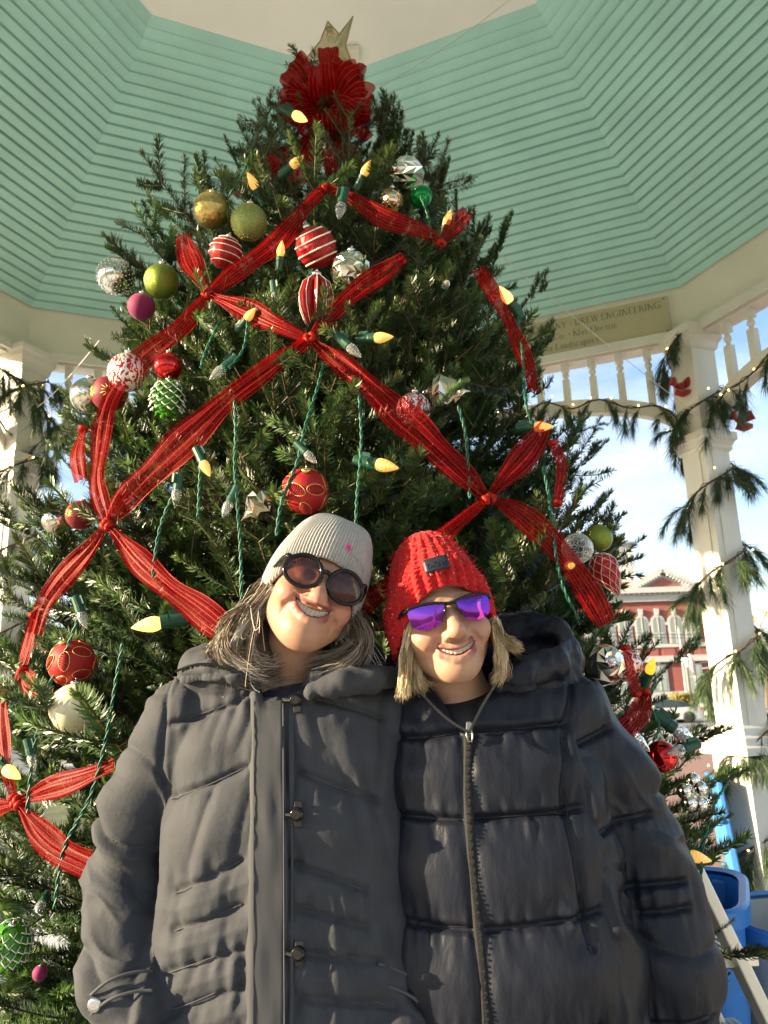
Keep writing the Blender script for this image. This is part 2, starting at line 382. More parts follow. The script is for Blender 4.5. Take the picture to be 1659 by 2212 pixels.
letters('Co. · Klas Electric', .043, sg, hw-.33, -.022, M_ink)
letters('er Landscapers', .043, sg, hw-.46, -.096, M_ink)
# ------------------------------------------------------------------ ground, street
M_grass = mat('lawn', (.12, .13, .06), .95, var=.4, vscale=.8, bump=.5, bscale=30, bdist=.03)
M_asph = mat('asphalt', (.17, .165, .16), .9, var=.2, vscale=.6, bump=.2, bscale=40)
M_line = mat('road_paint', (.75, .74, .70), .7, var=.15, vscale=3)
M_curb = mat('kerb_stone', (.42, .40, .36), .85, var=.15, vscale=3)
def brick_mat(name, c1, c2, mort, scale, bw=.5, rh=.25):
    m = bpy.data.materials.new(name); m.use_nodes = True; nt = m.node_tree; b = nt.nodes['Principled BSDF']; b.inputs['Roughness'].default_value = .85
    t = nt.nodes.new('ShaderNodeTexBrick'); c = nt.nodes.new('ShaderNodeTexCoord')
    t.inputs['Color1'].default_value = (*c1, 1); t.inputs['Color2'].default_value = (*c2, 1); t.inputs['Mortar'].default_value = (*mort, 1)
    t.inputs['Scale'].default_value = scale; t.inputs['Brick Width'].default_value = bw; t.inputs['Row Height'].default_value = rh; t.inputs['Mortar Size'].default_value = .012
    nt.links.new(c.outputs['Object'], t.inputs['Vector']); nt.links.new(t.outputs['Color'], b.inputs['Base Color'])
    bn = nt.nodes.new('ShaderNodeBump'); bn.inputs['Strength'].default_value = .3; bn.inputs['Distance'].default_value = .01; bn.invert = True
    nt.links.new(t.outputs['Fac'], bn.inputs['Height']); nt.links.new(bn.outputs['Normal'], b.inputs['Normal']); return m
M_paver = brick_mat('brick_pavers', (.27, .14, .10), (.24, .15, .12), (.16, .12, .10), 2.2, .5, .5)
def sheet(name, pts, z, m, kind='structure'):
    return tag(obj(name, [(x, y, z) for x, y in pts], [list(range(len(pts)))], m), kind=kind)
sheet('ground', [(-700, -400), (700, -400), (700, 900), (-700, 900)], GROUND, M_grass)
sheet('pavement', [(3.2, 1.0), (30, 1.0), (30, 30), (3.2, 30)], GROUND+.012, M_paver)
sheet('added_bounce_disc', [(GX+11*math.cos(math.radians(15*i)), GY+11*math.sin(math.radians(15*i))) for i in range(24)], GROUND+.006, mat('bounce_disc_grey', (.46, .46, .45), .9, var=.15, vscale=1.5))  # added grey disc that bounces neutral light up to the ceiling
sheet('road', [(-200, 33), (200, 33), (200, 62), (-200, 62)], GROUND+.004, M_asph)
mb = MB(); mb.box((0, 32.8, GROUND+.06), (300, .3, .13)); tag(mb.build('kerb', M_curb), kind='structure')
mb = MB(); mb.box((0, 62.3, GROUND+.06), (300, .3, .13)); tag(mb.build('kerb', M_curb), kind='structure')
sheet('sidewalk', [(-150, 30), (150, 30), (150, 32.65), (-150, 32.65)], GROUND+.01, M_curb)
sheet('sidewalk', [(-150, 62.45), (150, 62.45), (150, 66), (-150, 66)], GROUND+.01, M_curb)
for i in range(6):
    y = 34.5+i*1.55; tag(sheet('crosswalk_stripe', [(13, y), (24, y+.25), (24, y+.80), (13, y+.55)], GROUND+.009, M_line))
sheet('road_line', [(-100, 47.4), (100, 47.4), (100, 47.6), (-100, 47.6)], GROUND+.009, M_line)

# ------------------------------------------------------------------ red brick town hall
M_brick = mat('red_painted_brick', (.30, .10, .088), .85, var=.10, vscale=.9, bump=.2, bscale=14, bdist=.01)
M_trim = mat('white_trim', (.50, .50, .50), .6, var=.05, vscale=1)
M_glass = mat('window_glass', (.30, .36, .36), .08, spec=.9)
M_shade = mat('window_blind', (.24, .27, .27), .4)
BY = 80.0
def bz(v, u=1450): return P(u, v, BY)[2]
def bxx(u, v=1380): return P(u, v, BY)[0]
x0, x1 = bxx(1150), bxx(1524); zt = bz(1298); zb_ = GROUND
hall = empty('town_hall', ((x0+x1)/2, BY, GROUND)); tag(hall, 'red brick town hall with white pediment, arched windows and cupola', 'building')
HC = Vector((-(x0+x1)/2, -BY, -GROUND))
def hb(name, c, d, m=M_trim, par=None):
    mb = MB(); mb.box(Vector(c)+HC, d); return mb.build(name, m, par or hall)
hb('wall', ((x0+x1)/2, BY+6, (zt+zb_)/2), (x1-x0, 12, zt-zb_), M_brick)
hb('entablature', ((x0+x1)/2, BY+5.9, (bz(1298)+bz(1280))/2), (x1-x0+.5, 12.5, bz(1280)-bz(1298)))
cn = hb('cornice', ((x0+x1)/2, BY+5.9, bz(1275)), (x1-x0+1.6, 13.7, .55))
nd = int((x1-x0)/.55)
for i in range(nd): hb('dentil', (x0+.3+i*.55, BY-.55, bz(1281.5)), (.22, .3, .26), M_trim, cn)
hb('string_course', ((x0+x1)/2, BY-.06, bz(1346.5)), (x1-x0+.06, .12, .32))
hb('sill_course', ((x0+x1)/2, BY-.09, bz(1394)), (x1-x0+.1, .2, .38))
hb('lower_cornice', ((x0+x1)/2, BY-.2, bz(1423)), (x1-x0+.3, .5, .6))
hb('base_course', ((x0+x1)/2, BY-.08, (bz(1494)+zb_)/2), (x1-x0+.12, .2, bz(1494)-zb_))
hb('parapet', (bxx(1345), BY+3.5, bz(1262)), (6.5, 1.0, 1.6), M_brick)
# pediment
pa, pb, pc = bxx(1366), bxx(1522), (bxx(1366)+bxx(1522))/2; za, zp = bz(1271), bz(1231)
mb = MB(); mb.prism([(pa+.5, za), (pb-.5, za), (pc, zp-.5)], (1, 0, 0), (0, 0, 1), (0, 1, 0), HC+Vector((0, BY-.2, 0)), 6); mb.build('tympanum', M_trim, hall)
mb = MB(); mb.prism([(pc-1.9, za+.15), (pc+1.9, za+.15), (pc, za+1.15)], (1, 0, 0), (0, 0, 1), (0, 1, 0), HC+Vector((0, BY-.35, 0)), .1); mb.build('tympanum_panel', M_brick, hall)
for s, xe in ((-1, pa), (1, pb)):
    mb = MB(); mb.bar(Vector((xe, BY+2.6, za+.1))+HC, Vector((pc, BY+2.6, zp))+HC, 6.6, .5, up=(0, 0, 1)); rk = mb.build('raking_cornice', M_trim, hall)
    for i in range(1, 12):
        t = i/12.5; c = Vector((xe, BY-.62, za-.28)).lerp(Vector((pc, BY-.62, zp-.38)), t); mb = MB(); mb.box(c+HC, (.2, .3, .26)); mb.build('dentil', M_trim, rk)
# windows
def window(u, v_top, v_bot, wd, arched=True):
    x = bxx(u, (v_top+v_bot)/2); zt_, zb2 = bz(v_top), bz(v_bot); zs = zt_-wd/2 if arched else zt_
    def outline(g):
        w_ = wd/2+g; pts = [(x-w_, zb2-g*.3), (x+w_, zb2-g*.3)]
        if arched: pts += [(x+w_*math.cos(math.radians(a)), zs+w_*math.sin(math.radians(a))) for a in range(0, 181, 15)]
        else: pts += [(x+w_, zt_+g), (x-w_, zt_+g)]
        return pts
    mb = MB(); mb.prism(outline(.16), (1, 0, 0), (0, 0, 1), (0, 1, 0), HC+Vector((0, BY-.13, 0)), .1); fr = mb.build('window', M_trim, hall)
    mb = MB(); mb.prism(outline(-.02), (1, 0, 0), (0, 0, 1), (0, 1, 0), HC+Vector((0, BY-.16, 0)), .02); mb.build('pane', M_shade if arched else M_glass, fr)
    zm = (zb2+zs)/2
    for (cx_, cz_, dx, dz) in ((x, (zb2+zt_)/2, .07, zt_-zb2), (x, zm, wd, .09)):
        mb = MB(); mb.box(Vector((cx_, BY-.18, cz_))+HC, (dx, .04, dz)); mb.build('muntin', M_trim, fr)
    mb = MB(); mb.box(Vector((x, BY-.14, zt_+.48))+HC, (.34, .2, .66), taper=1.3); mb.build('keystone', M_trim, fr)
for u in (1240, 1277, 1314, 1350, 1387, 1422, 1459, 1493): window(u, 1331, 1392, 1.12)
for u in (1277, 1350, 1425, 1500): window(u, 1438, 1492, 1.35, False)
for u in (1277, 1350, 1408, 1444, 1478): hb('wall_panel', (bxx(u, 1407), BY-.04, bz(1408)), (1.3, .08, .9), M_brick)
for i in range(6): hb('quoin', (x1-.45, BY-.05, bz(1494)+.35+i*.62), (.9, .14, .14))
# cupola
cy_ = BY+7; cx_ = P(1333, 1220, cy_)[0]
cp = empty('cupola', Vector((cx_, cy_, P(1333, 1278, cy_)[2]))+HC, parent=hall)
hz = P(1333, 1182, cy_)[2]-P(1333, 1278, cy_)[2]; s_ = 2.45
for sx in (-1, 0, 1):
    for sy in (-1, 0, 1):
        if sx == 0 and sy == 0: continue
        mb = MB(); mb.box((sx*s_/2, sy*s_/2, hz*.5), (.42, .42, hz)); mb.build('cupola_post', M_trim, cp)
mb = MB(); mb.box((0, 0, hz*.12), (s_+.5, s_+.5, hz*.24)); mb.build('cupola_base', M_trim, cp)
mb = MB(); mb.box((0, 0, hz*.93), (s_+.3, s_+.3, hz*.16)); mb.build('cupola_frieze', M_trim, cp)
for sx in (-.5, .5):                                           # arched heads
    for ry in (0, 90):
        for s2 in (-1, 1):
            pts = [(-s_/4, 0), (-s_/4, hz*.2)] + [(s_/4, hz*.2), (s_/4, 0)] + [(s_/4*.8*math.cos(math.radians(a)), hz*.14*math.sin(math.radians(a))) for a in range(0, 181, 20)]
            mb = MB(); R = Matrix.Rotation(math.radians(ry), 3, 'Z')
            mb.prism(pts, R @ Vector((1, 0, 0)), (0, 0, 1), R @ Vector((0, 1, 0)), R @ Vector((sx*s_/2, s2*s_/2-.1, 0))+Vector((0, 0, hz*.68)), .2); mb.build('cupola_arch', M_trim, cp)
mb = MB(); mb.lathe([(s_*.98, hz*1.0), (s_*1.02, hz*1.03), (s_*.3, hz*1.16), (.02, hz*1.2)], 4, Matrix.Rotation(math.radians(45), 4, 'Z')); mb.build('cupola_roof', mat('slate_roof', (.20, .22, .25), .7), cp)

# brown building and pale house beside it
M_brown = mat('brown_brick', (.16, .09, .07), .85, var=.15, vscale=1.5)
def plain_house(name, u0, u1, vt, y, m, label, wins, roofm=None, gable=False):
    a, b = P(u0, 1450, y), P(u1, 1450, y); zt_ = P((u0+u1)/2, vt, y)[2]; h = zt_-GROUND
    t = empty(name, ((a[0]+b[0])/2, y+4, GROUND)); tag(t, label, 'building'); w_ = b[0]-a[0]
    mb = MB(); mb.box((0, 0, h/2), (w_, 8, h)); mb.build('wall', m, t)
    mb = MB()
    if gable: mb.prism([(-w_/2-.4, h), (w_/2+.4, h), (0, h+w_*.3)], (1, 0, 0), (0, 0, 1), (0, 1, 0), (0, -4.4, 0), 8.8)
    else: mb.box((0, 0, h+.15), (w_+.5, 8.5, .35))
    mb.build('roof', roofm or M_trim, t)
    for i in range(wins):
        x = (-.5+(i+.5)/wins)*w_
        for z in (h*.3, h*.72):
            mb = MB(); mb.box((x, -4.03, z), (w_/wins*.5, .1, h*.22)); f = mb.build('window', M_trim, t)
            mb = MB(); mb.box((x, -4.09, z), (w_/wins*.42, .04, h*.19)); mb.build('pane', M_glass, f)
    return t
plain_house('brick_shop', 1530, 1720, 1418, 84, M_brown, 'dark brown brick building beside the red town hall', 4)
plain_house('pale_house', 1512, 1566, 1360, 110, mat('tan_siding', (.45, .40, .30), .8), 'tan house with grey roof behind the brown building', 2, mat('grey_roof', (.22, .22, .24), .8), True)
plain_house('far_house', -160, 40, 1360, 70, mat('white_siding', (.6, .6, .56), .8), 'white house beyond the trees behind the garlanded column without a sign', 3, mat('dark_roof', (.12, .11, .12), .8), True)
bn = empty('shop_banner', P(1563, 1440, 83.5)); tag(bn, 'red and white banner hanging on the brown brick building', 'banner')
mb = MB(); mb.box((0, 0, .7), (1.0, .08, 1.4)); mb.build('upper_cloth', M_trim, bn); mb = MB(); mb.box((0, 0, -.5), (1.2, .08, 1.0)); mb.build('lower_cloth', mat('banner_red', (.5, .03, .03), .7), bn)
tp = P(1558, 1489, 70); a = empty('sign_board', (tp[0], 70, GROUND)); tag(a, 'cream notice board standing by the hedge near the brown building', 'sign')
mb = MB(); mb.box((0, 0, 1.7), (1.0, .08, 1.3)); mb.build('board', mat('notice_cream', (.7, .62, .45), .7), a)
for s in (-1, 1):
    mb = MB(); mb.box((s*.4, 0, .55), (.08, .08, 1.1)); mb.build('post', M_trim, a)

# hedge (many small leaf faces), trees
def leaf_cloud(n, fn, size, seed=0, asp=.6):
    r = np.random.default_rng(seed); V = np.empty((n*4, 3)); c = fn(r, n)
    nn = r.normal(size=(n, 3)); nn /= np.linalg.norm(nn, axis=1)[:, None]; t = r.normal(size=(n, 3)); t -= nn*(t*nn).sum(1)[:, None]; t /= np.linalg.norm(t, axis=1)[:, None]
    b = np.cross(nn, t); s = size*r.uniform(.6, 1.3, (n, 1)); a = asp
    V[0::4] = c-t*s; V[1::4] = c+b*s*a; V[2::4] = c+t*s; V[3::4] = c-b*s*a
    return V, np.arange(n*4).reshape(-1, 4)
M_hedge = mat('hedge_leaves', (.22, .19, .035), .8, var=.4, vscale=2)
M_bark = mat('bark', (.14, .11, .085), .9, var=.3, vscale=8, bump=.5, bscale=30)
M_twig = mat('bare_twigs', (.26, .19, .12), .9, var=.3, vscale=3)
M_dryleaf = mat('dry_leaves', (.36, .21, .08), .8, var=.35, vscale=4)
for i, (u, wd, nm) in enumerate(((1478, 2.1, 'nearest the sedan'), (1503, 2.1, 'between the lamp post and the standing person'), (1528, 2.2, 'beside the white sport utility vehicle'))):
    p = P(u, 1540, 63.6); hb_ = empty('hedge_bush', (p[0], 63.6, GROUND)); tag(hb_, 'yellow green clipped bush before the town hall, ' + nm, 'bush')
    def fn(r, n, wd=wd):
        q = r.uniform(-1, 1, (n, 3)); q /= np.maximum(1, (np.abs(q)**4).sum(1)**.25)[:, None]; q *= (r.uniform(.7, 1.05, (n, 1))); return q*[wd/2, .8, .85]+[0, 0, .85]
    v, f = leaf_cloud(1600, fn, .11, i); obj('foliage', v, f, M_hedge, hb_)
    mb = MB(); mb.tube([(0, 0, 0), (0, 0, .9)], [.08, .05], 6); mb.build('stem', M_bark, hb_)
def bare_tree(x, y, h, seed, label, leaves=0, spread=.5, z=None):
    rnd = random.Random(seed); t = empty('bare_tree', (x, y, GROUND if z is None else z)); tag(t, label, 'tree', 'leafless trees around the square')
    tr = MB(); tw = MB(); tips = []
    def grow(p, d, l, r, lev):
        n = 4; pts = [p]; dd = d.copy()
        for i in range(n):
            dd = (dd + Vector((rnd.gauss(0, .12), rnd.gauss(0, .12), rnd.gauss(.05, .08)))).normalized(); pts.append(pts[-1]+dd*l/n)
        (tr if lev < 2 else tw).tube(pts, [r*(1-.5*i/n) for i in range(n+1)], 6 if lev < 2 else 3, cap=False)
        if lev >= 4: tips.append(pts[-1]); return
        for k in range(rnd.choice((3, 4, 4)) if lev < 3 else 4):
            q = pts[rnd.randint(2, n)]; a = rnd.uniform(0, 6.28); ax = Vector((math.cos(a), math.sin(a), 0)); nd_ = (dd + ax*rnd.uniform(.45, .95) + Vector((0, 0, .15))).normalized()
            grow(q, nd_, l*rnd.uniform(.55, .75), r*.52, lev+1)
    grow(Vector((0, 0, 0)), Vector((0, 0, 1)), h*.38, h*.022, 0)
    tr.build('trunk', M_bark, t); tw.build('crown', M_twig, t)
    if leaves:
        T = np.array([tuple(q) for q in tips])
        def fn(r, n): return T[r.integers(0, len(T), n)] + r.normal(0, .16, (n, 3))
        v, f = leaf_cloud(leaves, fn, .09, seed); tag(obj('leaves', v, f, M_dryleaf, t))
    return t
for i, (u, y, h, lf, lb) in enumerate(((1500, 118, 15, 500, 'tall leafless tree rising behind the pediment of the town hall'), (1552, 100, 13, 900, 'leafless tree with some brown leaves behind the brown building'),
        (1648, 70, 11, 500, 'leafless tree close to the brown building, seen past the garlanded column'), (1612, 120, 14, 700, 'pale leafless tree far behind the column that carries the donor sign end'),
        (100, 38, 6.8, 2600, 'small tree with brown leaves behind the low shrubs'), (30, 46, 8, 2600, 'brown leaved tree standing before the white house'), (165, 60, 8, 2000, 'brown leaved tree seen under the short draped garland'))):
    q = P(u, 1450, y); bare_tree(q[0], y, h, 20+i, lb, lf)
for i, (u, y) in enumerate(((70, 30), (120, 34), (20, 27))):
    p = P(u, 1500, y); hb_ = empty('shrub', (p[0], y, GROUND)); tag(hb_, ('low green shrub on the lawn before the brown leaved trees', 'rounded green shrub on the lawn beside the fir', 'dark green shrub closest to the gazebo on the lawn')[i], 'shrub')
    def fn(r, n):
        q = r.normal(size=(n, 3)); q /= np.linalg.norm(q, axis=1)[:, None]; return q*r.uniform(.7, 1.05, (n, 1))*[1.3, 1.1, .8]+[0, 0, .8]
    v, f = leaf_cloud(1500, fn, .10, 50+i); obj('foliage', v, f, mat('shrub_leaves_%d' % i, (.09, .14, .04), .8, var=.4), hb_)
    mb = MB(); mb.tube([(0, 0, 0), (0, 0, .9)], [.08, .05], 6); mb.build('stem', M_bark, hb_)

# flag pole, street lamp
p = P(1479, 1470, 70); fp = empty('flag_pole', (p[0], 70, GROUND)); tag(fp, 'white flag pole with stars and stripes before the town hall', 'flag pole')
ztop = P(1476, 1357, 70)[2]-GROUND
mb = MB(); mb.lathe([(.09, 0), (.07, ztop), (.03, ztop+.05)], 10); mb.build('pole', M_trim, fp)
mb = MB(); mb.lathe([(.01, ztop), (.13, ztop+.1), (.13, ztop+.16), (.01, ztop+.28)], 10); mb.build('finial', mat('brass', (.6, .45, .15), .3, 1), fp)
fl = empty('flag', (p[0]+.1, 69.95, GROUND+ztop-1.2)); tag(fl, 'limp American flag hanging from the pole before the town hall', 'flag')
M_fr, M_fw, M_fb = mat('flag_red', (.45, .03, .05), .8), mat('flag_white', (.7, .7, .7), .8), mat('flag_blue', (.03, .05, .2), .8)
for i in range(7):
    for j in range(13):
        def fpt(a, b): return (a*.9+.15*b*.5, .10*math.sin(a*9+b*2), -b*3.1-a*1.3)
        pass
def fpt(a, b): return Vector((.15+a*.85, .12*math.sin(a*7), -b*1.7-a*1.9))
for j in range(13):
    mb = MB(); n = 8
    for i in range(n):
        a0_, a1_ = i/n, (i+1)/n
        if j < 7 and a1_ <= .41: continue
        mb.add([fpt(a0_, j/13), fpt(a1_, j/13), fpt(a1_, (j+1)/13), fpt(a0_, (j+1)/13)], [[0, 1, 2, 3]])
    mb.build('stripe', M_fr if j % 2 == 0 else M_fw, fl)
mb = MB()
for i in range(3): mb.add([fpt(i/8, 0), fpt((i+1)/8, 0), fpt((i+1)/8, 7/13), fpt(i/8, 7/13)], [[0, 1, 2, 3]])
mb.build('canton', M_fb, fl)
for i in range(3):
    for j in range(4):
        q = fpt((i+.5)/8, (j+.5)/7.6)+Vector((0, -.02, 0)); mb = MB(); mb.add([q+Vector((.045*math.cos(math.radians(90+36*k))*(1 if k % 2 == 0 else .4), 0, .045*math.sin(math.radians(90+36*k))*(1 if k % 2 == 0 else .4))) for k in range(10)], [list(range(10))]); mb.build('star', M_fw, fl)
p = P(1497, 1540, 62.9); lp = empty('street_lamp', (p[0], 62.9, GROUND)); tag(lp, 'dark slim street lamp post rising before the hedge', 'street lamp')
M_iron = mat('dark_iron', (.03, .03, .035), .5)
mb = MB(); mb.lathe([(.22, 0), (.22, .25), (.14, .35), (.12, .9), (.07, 1.0), (.055, 3.6), (.08, 3.65)], 10); mb.build('post', M_iron, lp)
mb = MB(); mb.lathe([(.08, 3.65), (.2, 3.8), (.24, 4.2), (.14, 4.45)], 8); mb.build('lantern', mat('lamp_glass', (.7, .68, .6), .3), lp)
mb = MB(); mb.lathe([(.27, 4.45), (.1, 4.65), (.02, 4.8)], 8); mb.build('cap', M_iron, lp)
# utility wires across the street
M_wire = mat('utility_wire', (.03, .03, .03), .6)
for i, (va, vb, nm) in enumerate(((1352, 1360, 'top'), (1362, 1364, 'middle'), (1373, 1378, 'lowest'))):
    a, b = Vector(P(1150, va, 68)), Vector(P(1800, vb, 68)); pts = [a.lerp(b, t/20)+Vector((0, 0, -.6*math.sin(math.pi*t/20))) for t in range(21)]
    mb = MB(); mb.tube(pts, .022, 5); tag(mb.build('utility_wire', M_wire), 'black overhead wire crossing before the town hall, %s of three' % nm, 'wire')

# ------------------------------------------------------------------ cars
M_carw = mat('car_paint_white', (.52, .53, .54), .25, coat=1)
M_carg = mat('car_glass', (.03, .04, .045), .05, spec=.8)
M_tyre = mat('tyre', (.02, .02, .02), .85); M_rim = mat('alloy_rim', (.55, .55, .55), .3, .9); M_blk = mat('black_trim', (.015, .015, .015), .5)
M_red = mat('tail_lamp', (.45, .01, .01), .2); M_lamp = mat('head_lamp', (.75, .77, .8), .1)
M_plate = mat('number_plate', (.65, .6, .2), .5)
def car(name, label, loc, rz, prof, glass, Lc, W, H, wr, wx, suv=False):
    t = empty(name, loc, (0, 0, rz)); tag(t, label, 'car')
    # lower body: profile (x, z) top line, lofted across the width with tumble-in
    ws = [-1, -.97, -.86, -.5, 0, .5, .86, .97, 1]
    def shell(top, bot, yscale, crown, m, nm, sm=True):
        V = []; F = []; n = len(top)
        for s in ws:
            k = abs(s)**6
            for i, (x, z) in enumerate(top):
                V.append((x*(1-.015*abs(s)**4), s*W/2*yscale(x, 0), z-crown*k))
        for s in ws:
            for i, (x, z) in enumerate(bot): V.append((x, s*W/2*yscale(x, 1), z))
        nw = len(ws); B = nw*n
        for j in range(nw-1):
            for i in range(n-1):
                F.append([j*n+i, (j+1)*n+i, (j+1)*n+i+1, j*n+i+1]); F.append([B+j*n+i+1, B+(j+1)*n+i+1, B+(j+1)*n+i, B+j*n+i])
        for i in range(n-1): F.append([i, i+1, B+i+1, B+i]); j = (nw-1)*n; F.append([j+i+1, j+i, B+j+i, B+j+i+1])
        for j in range(nw-1): F.append([j*n, B+j*n, B+(j+1)*n, (j+1)*n]); a = n-1; F.append([(j+1)*n+a, B+(j+1)*n+a, B+j*n+a, j*n+a])
        o = obj(nm, V, F, m, t); auto_smooth(o, 50); return o
    yb = lambda x, b: 1-.16*max(0, (abs(x)/(Lc/2)-.62)/.38)**2
    shell(prof, [(x, .24) for x, z in prof], yb, .05, M_carw, 'body')
    shell(glass, [(x, prof_z(prof, x)-.04) for x, z in glass], lambda x, b: .97 if b else .80, .03, M_carg, 'greenhouse')
    roof = [(x, z+.012) for x, z in glass if z > H*.93]
    if len(roof) > 1: shell([(x, z+.02) for x, z in roof], [(x, z-.02) for x, z in roof], lambda x, b: .80, .03, M_carw, 'roof')
    for sx in wx:
        for sy in (-1, 1):
            M_ = Matrix.Translation((sx, sy*(W/2-.10), wr)) @ Matrix.Rotation(math.radians(90*sy), 4, 'X')
            mb = MB(); mb.lathe([(wr*.6, -.11), (wr*.95, -.11), (wr, -.08), (wr, .08), (wr*.95, .11), (wr*.68, .12)], 24, M_); wh = mb.build('wheel', M_tyre, t, smooth=True)
            mb = MB(); mb.lathe([(wr*.7, .08), (wr*.7, .118), (wr*.64, .122), (wr*.62, .10), (wr*.1, .10)], 24, M_); mb.build('rim', M_blk, wh)
            mb = MB()
            for k in range(5):
                a = 2*math.pi*k/5; c = M_ @ Vector((wr*.36*math.cos(a), wr*.36*math.sin(a), .118)); R = (M_.to_3x3() @ Matrix.Rotation(a, 3, 'Z')); mb.box(c, (wr*.62, wr*.2, .02), R)
            mb.lathe([(wr*.66, .112), (wr*.71, .124), (wr*.66, .126)], 24, M_); mb.build('spokes', M_rim, wh)
            mb = MB(); mb.lathe([(wr*1.18, -.1), (wr*1.18, .085), (wr*.9, .085)], 24, M_); mb.build('wheel_arch', M_blk, t)
    f = Lc/2
    for s in (-1, 1):
        mb = MB(); mb.box((f-.22, s*W*.36, prof_z(prof, f-.1)-.13), (.30, .36, .15)); o = mb.build('headlight', M_lamp, t); bevel(o, .04)
        mb = MB(); mb.box((-f+.14, s*W*.37, prof_z(prof, -f+.1)-.14), (.26, .34, .16)); o = mb.build('tail_light', M_red, t); bevel(o, .03)
        mb = MB(); mb.box((f*.30, s*(W/2+.08), prof_z(prof, f*.3)+.08), (.12, .2, .13)); o = mb.build('mirror', M_carw, t); bevel(o, .03)
    mb = MB(); mb.box((f-.04, 0, .62 if suv else .5), (.12, W*.5, .32 if suv else .2)); o = mb.build('grille', M_blk, t); bevel(o, .03)
    if suv:
        for k in range(5): mb = MB(); mb.box((f+.02, 0, .50+k*.06), (.03, W*.46, .018)); mb.build('grille_bar', M_rim, o)
        mb = MB(); mb.lathe([(.02, 0), (.09, 0), (.09, .03), (.02, .03)], 14, Matrix.Translation((f+.03, 0, .64)) @ Matrix.Rotation(math.radians(90), 4, 'Y')); mb.build('badge', M_rim, o)
    mb = MB(); mb.box((f+.0, 0, .36), (.05, .34, .16)); mb.build('number_plate', M_plate, t)
    mb = MB(); mb.box((f-.06, 0, .28), (.1, W*.72, .12)); mb.build('lower_intake', M_blk, t)
    return t
def prof_z(prof, x):
    return float(np.interp(x, [p_[0] for p_ in prof], [p_[1] for p_ in prof]))
sed = [(-2.4, .72), (-2.36, .98), (-2.0, 1.03), (-1.4, 1.0), (0, .98), (1.0, .95), (1.7, .86), (2.2, .74), (2.42, .55)]
sedg = [(-1.9, 1.0), (-1.25, 1.30), (-.6, 1.44), (0, 1.46), (.5, 1.38), (1.3, .95)]
suvp = [(-2.35, .75), (-2.32, 1.1), (-1.6, 1.14), (0, 1.12), (1.1, 1.10), (1.8, 1.04), (2.2, .92), (2.33, .7)]
suvg = [(-2.2, 1.1), (-1.9, 1.60), (-1.0, 1.72), (0, 1.72), (.5, 1.66), (1.25, 1.1)]
q = PG(1432, 1562, GROUND); car('sedan', 'white four door sedan parked along the street before the hall', (q[0], q[1], GROUND+.004), math.radians(176), sed, sedg, 4.84, 1.84, 1.46, .33, (-1.38, 1.42))
q = PG(1553, 1551, GROUND); car('sport_utility_vehicle', 'white sport utility vehicle with dark chrome grille facing the gazebo', (q[0]+.8, q[1]+1.5, GROUND+.004), math.radians(232), suvp, suvg, 4.66, 1.86, 1.72, .36, (-1.38, 1.4), True)

# distant person in a reflective jacket
def stick_body(name, edges_pts, rad, edges, m, parent, sub=2):
    me = bpy.data.meshes.new(name); me.from_pydata([tuple(p) for p in edges_pts], edges, []); o = link(name, me, parent)
    md = o.modifiers.new('skin', 'SKIN')
    for i, r in enumerate(rad): me.skin_vertices[0].data[i].radius = (r, r)
    me.skin_vertices[0].data[0].use_root = True
    s2 = o.modifiers.new('sub', 'SUBSURF'); s2.levels = sub; s2.render_levels = sub; me.materials.append(m); return o
q = P(1510, 1540, 61); pr = empty('person', (q[0], 61, GROUND+.004)); tag(pr, 'person in dark jacket with reflective bands standing by the hedge', 'person')
M_dark = mat('dark_work_clothes', (.02, .022, .03), .8); M_hv = mat('reflective_band', (.75, .75, .55), .4)
pts = [(0, 0, .95), (0, 0, 1.2), (0, 0, 1.42), (0, -.01, 1.52), (0, -.03, 1.66), (.11, 0, .9), (.12, -.02, .5), (.12, .02, .08), (-.11, 0, .9), (-.13, -.05, .5), (-.13, .02, .08), (.2, 0, 1.4), (.27, -.03, 1.12), (.22, -.16, .92), (-.2, 0, 1.4), (-.28, -.05, 1.12), (-.2, -.18, 1.0), (.12, -.12, .04), (-.13, -.12, .04)]
stick_body('body', pts, [.15, .15, .15, .055, .10, .09, .07, .05, .09, .07, .05, .07, .06, .045, .07, .06, .045, .05, .05], [(0, 1), (1, 2), (2, 3), (3, 4), (0, 5), (5, 6), (6, 7), (0, 8), (8, 9), (9, 10), (2, 11), (11, 12), (12, 13), (2, 14), (14, 15), (15, 16), (7, 17), (10, 18)], M_dark, pr)
for z in (1.08, 1.30): mb = MB(); mb.lathe([(.185, z-.03), (.19, z), (.185, z+.03)], 16, Matrix.Diagonal((1.08, .92, 1, 1))); mb.build('reflective_band', M_hv, pr)
# ------------------------------------------------------------------ the fir
TZ = [.15, .5, 1.0, 1.5, 2.0, 2.25, 2.83, 3.13, 3.42, 3.6, 3.78]
TR = [1.02, 1.10, 1.10, 1.05, .98, .90, .70, .45, .20, .09, .03]
def tree_r(z): return float(np.interp(z, TZ, TR))
def surf(u, v, frac=.92, push=0.0):                             # where a line of sight meets the crown
    d = ray(u, v); d = d/np.linalg.norm(d); best = None; t = .9
    while t < 3.6:
        p = CAMP + d*t; r = math.hypot(p[0]-GX, p[1]-GY); e = r - frac*tree_r(p[2])
        if best is None or e < best[0]: best = (e, p)
        if e <= 0: break
        t += .006
    p = best[1]; n = np.array([p[0]-GX, p[1]-GY, 0]); n /= (np.linalg.norm(n)+1e-9)
    return Vector(p + n*push), Vector(n)
def body_zone(p):                                               # room taken by the two people
    return (-.50 < p[0] < .62 and p[1] < 1.60 and p[2] < 1.60) or (-.30 < p[0] < .26 and p[1] < 1.56 and p[2] < 1.80)

